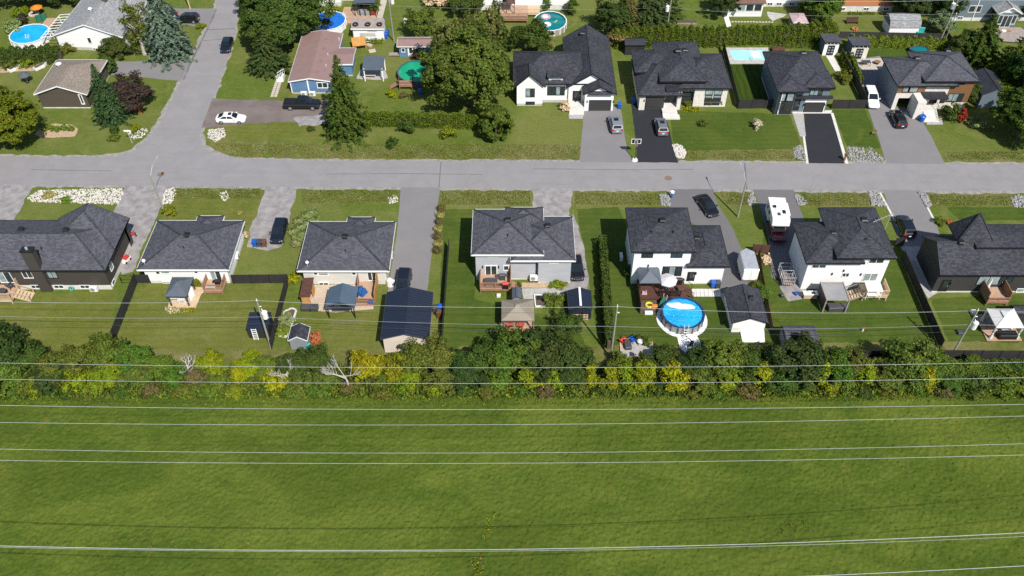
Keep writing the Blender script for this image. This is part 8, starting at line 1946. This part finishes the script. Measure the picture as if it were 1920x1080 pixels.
# --- undergrowth and rough grass
cover("undergrowth", [(-60, 752), (-60, 690), (500, 690), (900, 690), (1400, 690), (1990, 690), (1990, 742), (1500, 748), (900, 748)], 46000, 1.2, ['mid', 'dark', 'olive', 'ygreen', 'green', 'olive', 'mid', 'mid'], .2, .5)
cover("field_margin_weeds", [(-60, 764), (-60, 744), (900, 738), (1990, 732), (1990, 752), (900, 762)], 9000, .45, ['ygreen', 'mid', 'green', 'olive'], .14, .3, 1.0, 8)
for i, (px, n) in enumerate((([(400, 270), (1090, 272), (1086, 300), (440, 296)], 9000), ([(1286, 285), (1488, 282), (1490, 299), (1288, 299)], 1500), ([(326, 354), (490, 354), (486, 374), (322, 372)], 2200), ([(568, 357), (746, 357), (746, 378), (566, 384)], 2600),
    ([(830, 359), (994, 359), (996, 385), (828, 385)], 3200), ([(1078, 362), (1236, 364), (1238, 385), (1078, 385)], 2200), ([(1352, 362), (1404, 362), (1404, 385), (1362, 385)], 700), ([(1496, 363), (1626, 363), (1630, 386), (1508, 386)], 1600), ([(1742, 366), (1895, 368), (1900, 386), (1752, 387)], 1600), ([(1775, 285), (1960, 285), (1960, 300), (1780, 300)], 1600))):
    cover("verge_grass", px, int(n * 1.5), .3, ['pale', 'lime', 'olive', 'lime', 'mid'], .11, .25, .8, 20 + i)
# --- hedgerow between the yards and the field
LM = [(30, "at its far left end"), (90, "below the dark bungalow's lawn"), (150, "left of the black screen fence"), (205, "at the end of the black screen fence"), (265, "below the sunburnt lawn's left part"), (325, "below the sunburnt lawn's middle"), (390, "below the sunburnt lawn's right part"), (445, "left of the transformer pole foot"), (505, "at the transformer pole foot"), (560, "below the small grey shed"), (610, "left of the dead white tree"),
      (660, "right of the dead white tree"), (705, "left of the navy garage"), (760, "before the navy garage"), (815, "right of the navy garage"), (870, "below the grey house lawn"), (925, "left of the taupe pavilion"), (975, "below the taupe pavilion"), (1030, "below the navy shed"), (1085, "left of the clipped cedar row"), (1130, "at the pale green pole"), (1175, "left of the grey patio pad"), (1215, "before the grey patio pad"), (1260, "left of the pool apron"), (1305, "below the pool apron"),
      (1355, "right of the pool apron"), (1410, "before the white shed ramp"), (1460, "left of the rounded slate shed"), (1510, "before the rounded slate shed"), (1560, "right of the rounded slate shed"), (1620, "below the right-hand lawn"), (1680, "left of the tall black fence"), (1735, "at the tall black fence's end"), (1790, "at the leaning green pole"), (1850, "below the black panel fence"), (1920, "at its far right end")]
CN = dict(dark="dark green", deep="very dark green", mid="green", green="bright green", olive="olive green", ygreen="yellow-green", yellow="golden yellow", brown="brownish", grey="grey-green", lime="lime green", autumn="russet")
def hr(x, y, r, h, c, kind='round'):
    lm = min(LM, key=lambda q: abs(q[0] - x))[1]; row = "back row" if y < 708 else "middle" if y < 729 else "front"
    sz = "tall" if h > 4 else "low" if h < 1.7 else "medium"; nm = {'round': "tree", 'tall': "slender shrub", 'shrub': "bush"}[kind]
    plant("%s %s %s in hedgerow's %s, %s" % (sz, CN[c], nm, row, lm), kind, (x, y), r, h, c)
for q in [(4, 690, 3.2, 5.6, 'deep'), (58, 692, 2.2, 3.6, 'dark'), (108, 702, 1.8, 3.0, 'olive'), (160, 692, 1.9, 3.4, 'olive'), (216, 690, 2.3, 4.4, 'mid'), (256, 694, 2.1, 3.6, 'green'), (300, 700, 1.6, 2.4, 'mid'), (398, 694, 1.7, 2.2, 'ygreen'), (470, 695, 1.7, 2.0, 'ygreen'), (505, 700, 1.5, 2.2, 'mid'), (560, 702, 1.9, 3.0, 'dark'), (600, 700, 1.9, 3.1, 'dark'),
          (690, 706, 1.8, 3.4, 'yellow'), (745, 704, 1.8, 3.2, 'ygreen'), (786, 696, 1.9, 4.2, 'olive'), (822, 694, 2.0, 4.6, 'olive'), (868, 704, 2.1, 3.6, 'deep'), (915, 694, 2.3, 3.9, 'dark'), (962, 690, 2.9, 5.0, 'green'), (1010, 690, 3.0, 5.2, 'deep'), (1052, 694, 2.3, 4.3, 'dark'), (1090, 694, 1.7, 2.8, 'dark'), (1162, 698, 1.5, 2.4, 'olive'), (1238, 694, 2.1, 2.9, 'dark'), (1300, 702, 2.1, 3.2, 'deep'),
          (1350, 698, 2.4, 4.3, 'olive'), (1398, 702, 2.0, 3.4, 'dark'), (1450, 702, 1.9, 3.3, 'mid'), (1488, 704, 3.1, 4.8, 'deep'), (1558, 704, 2.0, 3.4, 'green'), (1600, 700, 2.0, 2.9, 'olive'), (1690, 704, 2.6, 4.9, 'olive'), (1665, 706, 1.8, 3.0, 'dark'), (1752, 704, 2.2, 3.0, 'mid'), (1812, 707, 2.0, 2.2, 'mid')]: hr(*q)
for q in [(20, 722, 2.4, 3.4, 'mid'), (100, 718, 2.0, 2.4, 'deep'), (60, 725, 1.6, 2.0, 'olive', 'shrub'), (150, 724, 1.8, 2.2, 'ygreen', 'shrub'), (205, 716, 2.1, 2.6, 'ygreen'), (262, 716, 2.0, 2.6, 'olive'), (330, 714, 1.6, 1.9, 'green', 'shrub'), (370, 716, 1.2, 2.0, 'brown', 'tall'), (452, 716, 1.0, 2.6, 'yellow', 'tall'), (410, 722, 1.3, 1.4, 'mid', 'shrub'),
          (520, 724, 1.6, 2.2, 'yellow', 'shrub'), (565, 724, 1.7, 2.2, 'olive', 'shrub'), (615, 722, 1.4, 2.0, 'mid', 'tall'), (715, 724, 1.2, 1.8, 'mid', 'shrub'), (770, 722, 1.4, 2.4, 'ygreen', 'tall'), (830, 722, 1.8, 2.4, 'olive'), (880, 722, 2.0, 2.8, 'deep'), (935, 720, 1.6, 2.6, 'mid', 'tall'), (990, 727, 1.4, 3.4, 'ygreen', 'tall'), (1040, 724, 1.3, 2.8, 'ygreen', 'tall'), (1070, 718, 1.6, 2.9, 'dark'),
          (1106, 722, 1.1, 3.0, 'yellow', 'tall'), (1142, 725, 1.2, 3.2, 'ygreen', 'tall'), (1172, 722, 1.3, 3.6, 'ygreen', 'tall'), (1206, 724, 1.5, 4.4, 'ygreen', 'tall'), (1258, 727, 1.5, 3.6, 'yellow', 'tall'), (1310, 720, 1.9, 2.6, 'olive'), (1360, 722, 1.8, 2.3, 'ygreen', 'shrub'), (1420, 722, 1.3, 3.4, 'yellow', 'tall'), (1465, 722, 2.2, 2.8, 'dark'), (1532, 718, 1.3, 3.3, 'yellow', 'tall'),
          (1575, 724, 1.6, 2.0, 'mid', 'shrub'), (1618, 722, 1.3, 3.2, 'ygreen', 'tall'), (1660, 720, 1.9, 2.4, 'olive'), (1726, 724, 1.4, 2.9, 'yellow', 'tall'), (1700, 722, 1.7, 2.2, 'mid', 'shrub'), (1780, 722, 1.9, 2.2, 'dark'), (1830, 724, 1.7, 1.9, 'deep', 'shrub'), (1880, 722, 1.8, 1.8, 'mid', 'shrub'), (1935, 722, 1.8, 1.9, 'olive', 'shrub')]: hr(*q)
for i, x in enumerate(range(20, 1930, 53)):
    c = ['mid', 'olive', 'olive', 'dark', 'brown', 'ygreen', 'green'][(i * 5) % 7]; hr(x + random.uniform(-6, 6), 733 + random.uniform(0, 8), random.uniform(.9, 1.35), random.uniform(.9, 1.55), c, 'shrub')
hedge("low loosely clipped hedge along the field side of the black panel fence", [(1775, 698), (1990, 700)], 2.2, 1.5, 'green', 130, .1, leaf=.12)
def dead_tree(label, px, h, sp, seed):
    rr = random.Random(seed); t = thing("dead_tree", label, "tree", (*at(*px), 0)); b = MB(); tr = [Vector((0, 0, -.1)), Vector((-.15, .1, h * .35)), Vector((-.35, .2, h * .55))]
    b.tube(tr[0], tr[1], .13, .1, 7); b.tube(tr[1], tr[2], .1, .08, 7); b.build("trunk", MA['pale_bark'], t, True)
    b = MB()
    def br(p, d, L, w, n):
        e = p + d * L; b.tube(p, e, w, w * .6, 5)
        if n:
            for k in range(3): br(p.lerp(e, rr.uniform(.5, 1)), (d + Vector((rr.uniform(-.8, .8), rr.uniform(-.8, .8), rr.uniform(-.1, .6)))).normalized(), L * rr.uniform(.5, .75), w * .55, n - 1)
    for k in range(5): a = rr.uniform(0, 6.28); br(tr[2] * rr.uniform(.8, 1), Vector((math.cos(a) * sp, math.sin(a) * sp, .55)).normalized(), h * .36, .07, 3)
    tag(b.build("branches", MA['pale_bark'], t, True), kind='stuff')
dead_tree("bare white dead tree in the hedgerow right of the small grey shed", (657, 733), 4.6, 1.0, 2)
dead_tree("bare pale sapling in the hedgerow under the transformer pole", (545, 722), 3.4, .9, 5)
dead_tree("small grey leafless tree in the hedgerow below the sunburnt lawn", (362, 706), 2.6, 1.0, 8)
# --- hedges of the lots
hedge("tall narrow cedar row along the lawn left of the round pool", [(1128, 462), (1141, 655)], 1.1, 2.0, 'dark', 150)
hedge("big cedar hedge behind the stone-fronted house", [(1150, 84), (1350, 82)], 2.6, 2.9, 'cedar', 130, .16)
hedge("cedar hedge behind the inground pool", [(1352, 80), (1565, 72)], 2.4, 2.6, 'cedar', 130, .14)
hedge("cedar row along the fence behind the open garage house", [(1590, 86), (1772, 92)], .9, 1.9, 'lime', 150, .2)
hedge("trimmed hedge in front of the green pool lawn, under the big maple", [(685, 233), (760, 234), (905, 239)], 1.5, 2.0, 'cedar', 140, .1)
hedge("dense dark hedge between the two top left houses", [(-30, 120), (118, 112)], 2.4, 2.4, 'dark', 130, .15)
hedge("narrow hedge beside the white modern shed path", [(1578, 110), (1592, 140)], 1.0, 1.2, 'ygreen', 150, .15)
hedge("narrow hedge along the dark fence by the beige modern shed", [(1592, 112), (1612, 160)], .8, 1.4, 'mid', 150, .1)
# --- trees of the far row
T = plant
T("huge maple with russet top left of the white gabled house", 'maple', (884, 200), 7.2, 13.0, (.094, .130, .024)); 
for q, r, h, c, l in (((850, 150), 3.2, 11, (.16, .15, .04), "russet-topped maple limb mass behind the huge maple, left"), ((905, 125), 3.0, 10, (.15, .145, .04), "brown-tinged tree behind the huge maple, right")): T(l, 'round', q, r, h, c)
T("slim dark conifer by the large cedar deck at the top", 'tall', (935, 92), 1.9, 8.2, 'dark', 'conifer_tree', 'tree')
T("tall spruce in front of the blue mobile home", 'spruce', (652, 250), 4.0, HT((652, 250), 100), (.066, .092, .016)); T("dense pointed spruce at the near corner of the brown house", 'spruce', (212, 224), 3.3, HT((212, 224), 118), (.055, .09, .030))
T("broad blue spruce behind the pale utility pole", 'spruce', (322, 104), 4.6, 15, 'blue'); T("slender birch left of the blue spruce", 'birch', (272, 102), 2.6, 11, 'olive')
T("dark purple-leaved crabapple beside the pointed spruce", 'round', (246, 202), 3.6, 4.6, 'purple'); T("big golden green tree at the left edge by the road", 'maple', (18, 268), 5.6, 8.8, (.12, .15, .012))
T("dark rounded tree at the gable of the top left white house", 'round', (222, 104), 2.4, 3.2, 'dark'); T("small dark cedar at the brown house garage corner", 'cone', (205, 136), 1.6, 3.2, 'dark')
T("dark maple at the side street, left one of the pair", 'maple', (507, 100), 4.2, 9.6, 'dark'); T("dark maple behind the blue mobile home, right one of the pair", 'maple', (548, 82), 6.2, 11, 'dark'); T("large dark maple at the very top beside the side street", 'maple', (516, 46), 5.6, 11.2, 'dark')
T("broad dark pine in front of the dark maples", 'pine', (506, 130), 4.1, 8.0, 'pine'); T("oval clipped cedar right of the hedge under the maple", 'cone', (930, 258), 2.6, 5.8, (.082, .112, .020))
T("dense dome-shaped tree beside the teal pool", 'round', (997, 96), 3.3, 4.8, 'dark'); T("leafy tree left of the huge maple's crown", 'round', (792, 74), 2.6, 5.6, 'mid'); T("dark bushy tree by the white house at the top middle", 'round', (872, 28), 3.0, 4.5, 'dark')
T("small cream-flowered tree at the top left of the maple", 'round', (822, 10), 2.2, 2.6, 'cream'); T("dark cedar shrub on the right gable of the top middle white house", 'tall', (1072, 28), 1.3, 3.4, 'dark')
T("cedar shrub beside the teal pool's far rim", 'tall', (1024, 18), 1.2, 2.8, 'green')
for q, k, r, h, c, l in (((1150, 62), 'round', 3.4, 5.8, 'deep', "very dark tree left of the browning conifer"), ((1178, 56), 'spruce', 2.6, 8.5, 'brown', "browning conifer beyond the cedar hedge"), ((1216, 52), 'pine', 4.6, 9.2, 'pine', "broad pine beyond the cedar hedge, left of its utility pole"), ((1160, 86), 'shrub', 2.2, 2.9, 'autumn', "rust-brown shrub at the left end of the big cedar hedge"), ((1238, 30), 'pine', 4.2, 8, 'dark', "darker pine behind the broad pine"),
    ((1352, 30), 'round', 2.6, 5.2, 'deep', "dark tree at the left of the sunroom"), ((1533, 38), 'maple', 4.0, 6.6, 'mid', "spreading green tree between the white and brick houses"), ((1540, 60), 'round', 1.7, 2.8, 'olive', "small olive tree beside the pink-roofed shed"), ((1757, 62), 'round', 2.2, 3.6, 'grey', "grey-green apple tree beside the two leaning poles"), ((1700, 30), 'maple', 4.4, 7, 'deep', "dark tree right of the orange brick house"),
    ((1752, 26), 'maple', 4.2, 7.4, 'deep', "dark tree behind the transformer pole at the top right"), ((1832, 112), 'spruce', 4.0, 8.8, 'dark', "dark conifer right of the open garage house"), ((1805, 106), 'round', 2.6, 4.4, 'dark', "dark bushy tree left of the dark conifer"), ((1895, 150), 'pine', 5.0, 9.5, 'mid', "large feathery tree behind the blue shed at the right edge"), ((1905, 258), 'maple', 4.6, 8.4, 'dark', "tall dense tree at the right edge by the road"),
    ((1932, 190), 'maple', 5.0, 9, 'deep', "dark tree cut by the right edge behind the road tree"), ((1868, 190), 'round', 2.2, 3.2, 'ygreen', "yellow-tipped shrub in front of the blue shed"), ((1822, 190), 'round', 2.0, 2.8, 'dark', "dark shrub right of the brown wall panels"), ((1800, 200), 'tall', .9, 1.8, 'mid', "small green shrub at the far right corner of the stone house"), ((85, 8), 'maple', 4.6, 6.5, 'deep', "dark tree above the top left pool"), ((140, 4), 'maple', 4.2, 7, 'dark', "leafy tree behind the top left pergola"), ((5, 10), 'maple', 5, 8, 'deep', "shadowy tree in the top left corner"), ((1915, 30), 'round', 2.6, 4, 'deep', "dark tree in the top right corner")): T(l, k, q, r, h, c)
# --- shrubs and flowers, near and far rows
for q, k, r, h, c, l in (((765, 249), 'shrub', 1.3, 2.4, 'dark', "dark round shrub before the trimmed hedge"), ((842, 258), 'shrub', 1.25, 2.0, 'ygreen', "yellow-green round shrub before the trimmed hedge"), ((737, 275), 'shrub', .9, 1.5, 'dark', "small dark shrub on the verge below the trimmed hedge"), ((583, 244), 'shrub', .6, .6, 'dark', "tiny dark shrub left of the tall spruce"), ((735, 181), 'shrub', .85, 1.0, 'yellow', "yellow shrub left of the green pool's deck"),
    ((757, 182), 'shrub', .8, .8, 'brown', "brownish shrub below the green pool's deck"), ((788, 110), 'shrub', 1.4, 1.8, 'purple', "purple-leaved shrub in front of the blue garden house"), ((702, 24), 'tall', 1.6, 3.0, 'olive', "green shrub between the blue-covered pool and tyre shed"), ((1058, 206), 'shrub', .95, 1.8, 'cream', "cream hydrangea left of the white gabled house's steps"), ((1330, 198), 'cone', .45, 1.5, 'ygreen', "left golden cone cedar at the stone-fronted house"), ((1351, 197), 'cone', .55, 1.6, 'ygreen', "right golden cone cedar at the stone-fronted house"),
    ((1288, 196), 'shrub', .9, 1.0, 'mid', "green shrub under the stone-fronted house windows"), ((1303, 193), 'shrub', .6, 1.3, 'purple', "dark red shrub under the stone-fronted house windows"), ((1317, 236), 'shrub', .7, 1.0, 'olive', "small round shrub on the dark green front lawn"), ((1418, 240), 'shrub', .75, 1.5, 'cream', "round cream-flowering bush on the dark green front lawn"), ((1472, 208), 'shrub', 1.0, 1.6, 'olive', "shrub with reddish tint at the blue-grey house's corner"), ((1780, 222), 'shrub', 1.7, 2.2, 'dark', "dark rounded shrub right of the stone steps"), ((1800, 228), 'tall', .9, 2.3, 'red', "red-leaved shrub right of the stone steps"),
    ((1832, 236), 'shrub', 1.5, 1.2, 'pale', "pale loose shrub on the lawn right of the red-leaved one"), ((1583, 152), 'shrub', 1.3, 1.8, 'olive', "olive shrub right of the bordered drive house"), ((318, 402), 'shrub', .95, 1.2, 'ygreen', "bright yellow-green shrub at the left street lamp foot"), ((124, 378), 'shrub', .8, .7, 'lime', "green weed clump in the left pale stone bed"), ((92, 368), 'shrub', .9, .5, 'straw', "straw-coloured weed clump in the pale stone bed"), ((552, 528), 'shrub', .8, 1.2, 'yellow', "yellow flowering bush left of the wooden cabana"), ((592, 640), 'shrub', .85, 1.4, 'orange', "orange flowering bush beside the small grey shed"),
    ((540, 602), 'shrub', 1.0, .9, 'pale', "leafy vegetables in the stone edged bed, far part"), ((533, 624), 'shrub', .9, .7, 'lime', "leafy vegetables in the stone edged bed, near part"), ((461, 446), 'shrub', .5, 1.0, 'cream', "pale flowering bush at the right wall of the white bungalow"), ((450, 402), 'shrub', .4, .6, 'straw', "dry little shrub by the right front of the white bungalow"), ((371, 536), 'cone', .45, 1.2, 'ygreen', "small golden cone cedar at the white bungalow's patio"), ((363, 535), 'shrub', .45, .8, 'mid', "small green shrub beside the golden cone cedar"), ((1062, 626), 'round', 1.7, 2.9, 'dark', "small dark tree on the lawn below the navy shed"),
    ((1040, 570), 'shrub', 1.4, 1.2, 'olive', "leafy vegetable clump in the white edged bed"), ((1042, 536), 'shrub', .8, .7, 'lime', "yellow-green clump along the grey house wall, left"), ((1054, 537), 'shrub', .7, .5, 'ygreen', "yellow-green clump along the grey house wall, right"), ((970, 538), 'shrub', .5, .6, 'dark', "dark little bush at the red cedar deck's stairs"), ((1430, 560), 'tall', 1.2, 1.8, 'mid', "leafy bush behind the white gabled shed's roof"), ((1420, 545), 'shrub', 1.0, 1.3, 'olive', "bush between the trailer and the white gabled shed"), ((1178, 520), 'tall', .7, 2.0, 'deep', "dark climbing shrub at the shaded wall left of the dark deck"),
    ((1195, 642), 'tall', .5, 1.6, 'dark', "thin dark sapling behind the grey patio pad"), ((1213, 648), 'tall', .6, 1.7, 'mid', "green sapling on the right of the grey patio pad"), ((1605, 408), 'shrub', .6, .5, 'ygreen', "small yellow shrub on the verge behind the white split-level house"), ((1760, 418), 'shrub', .8, .7, 'mid', "green shrub at the front of the charcoal bungalow"), ((1778, 418), 'shrub', .5, .5, 'orange', "orange flowers at the front of the charcoal bungalow"), ((255, 246), 'shrub', .9, 1.0, 'ygreen', "yellow-green shrub in the corner rock bed"), ((217, 250), 'cone', .7, 1.4, 'dark', "dark little conifer in the corner rock bed"), ((214, 262), 'shrub', .9, .8, 'olive', "low olive shrub in front of the little conifer"),
    ((30, 60), 'shrub', 1.7, 2.2, 'pale', "variegated pale shrub left of the top left pool"), ((44, 44), 'shrub', 1.2, 1.9, 'purple', "dark purple shrub behind the top left pool"), ((42, 30), 'shrub', 1.5, 1.6, 'ygreen', "yellow-green shrub above the top left pool"), ((52, 122), 'shrub', 1.3, 1.4, 'lime', "lime green shrub in the planted bed by the dark hedge"), ((20, 126), 'shrub', 1.4, 1.4, 'mid', "green shrub in the planted bed at the left edge"), ((130, 96), 'shrub', 1.3, 1.4, 'olive', "olive shrubs below the white gable wall at the top left"), ((265, 52), 'shrub', .9, .7, 'ygreen', "low yellow shrub at the end of the top drive by the street")): T(l, k, q, r, h, c)
T("round shrub trimmed low at the mouth of the top left drive", 'shrub', (376, 52), .9, .7, 'ygreen')
for i, px in enumerate((84, 97, 108, 121, 134)): T(("first", "second", "third", "fourth", "fifth")[i] + " hosta from the left in the wood chip bed", 'shrub', (px, 246 - (i % 2) * 2), .55, 1.0, 'lime', 'hosta', 'plant', "hostas in the wood chip bed", trunk=False)
for i, (px, py) in enumerate(((560, 452), (570, 445), (552, 440), (566, 432), (578, 425), (590, 420), (574, 412), (586, 406), (558, 462), (562, 420))): T("feathery pale grass beside the left wall of the beige bungalow", 'plume', (px, py), .95, 1.3, 'pale', group="feathery grasses by the beige bungalow")
for i, (px, py, c) in enumerate(((828, 395, 'brown'), (826, 408, 'straw'), (824, 420, 'brown'), (822, 434, 'straw'), (820, 448, 'brown'), (822, 462, 'straw'), (820, 474, 'brown'))): T(("russet" if c == 'brown' else "straw") + " ornamental grass in the row along the long grey drive", 'plume', (px, py), .72, 1.0, c, group="%s grasses along the long grey drive" % c)
for px in (993, 1004, 1016, 1026, 1038): T("straw plume grass behind the white gabled house's left roof", 'plume', (px, 92), .55, 1.7, 'straw', group="plume grasses behind the white gabled house")
cover("yellow_flowers", [(310, 578), (368, 579), (366, 586), (318, 588), (308, 582)], 420, .35, ['cream', 'yellow'], .12, .6, .8, 41)
cover("yellow_flowers", [(1281, 203), (1310, 203), (1310, 210), (1282, 210)], 500, .4, ['yellow', 'yellow'], .12, .6, .8, 42)
cover("border_plants", [(660, 74), (720, 74), (718, 84), (664, 82)], 900, .6, ['ygreen', 'lime', 'mid'], .16, .4, .8, 43)
cover("border_plants", [(582, 14), (640, 14), (640, 24), (586, 26)], 500, .7, ['ygreen', 'yellow', 'mid'], .16, .4, .8, 44)
cover("border_plants", [(1440, 84), (1536, 82), (1536, 92), (1446, 92)], 900, .8, ['mid', 'olive', 'dark'], .16, .4, .8, 45)
cover("border_plants", [(4, 122), (80, 118), (82, 127), (10, 134)], 600, .6, ['lime', 'mid', 'orange'], .15, .4, .8, 46)
cover("border_plants", [(1590, 24), (1640, 24), (1640, 29), (1590, 29)], 300, .5, ['mid', 'olive'], .16, .4, .8, 47)
cover("yellow_weeds", [(905, 1010), (915, 962), (930, 960), (926, 990), (912, 1012)], 420, .2, ['ygreen', 'ygreen', 'lime'], .13, .5, 1.0, 50)
cover("yellow_weeds", [(885, 1080), (880, 1050), (905, 1040), (912, 1078)], 260, .3, ['ygreen', 'brown'], .13, .5, 1.0, 51)
cover("worn_weeds", [(40, 1018), (200, 1012), (420, 1016), (520, 1022), (400, 1028), (120, 1030)], 500, .25, ['brown', 'ygreen', 'olive'], .12, .4, 1.0, 52)
cover("worn_weeds", [(1455, 985), (1505, 975), (1520, 1000), (1470, 1008)], 260, .25, ['ygreen', 'brown', 'olive'], .12, .4, 1.0, 53)
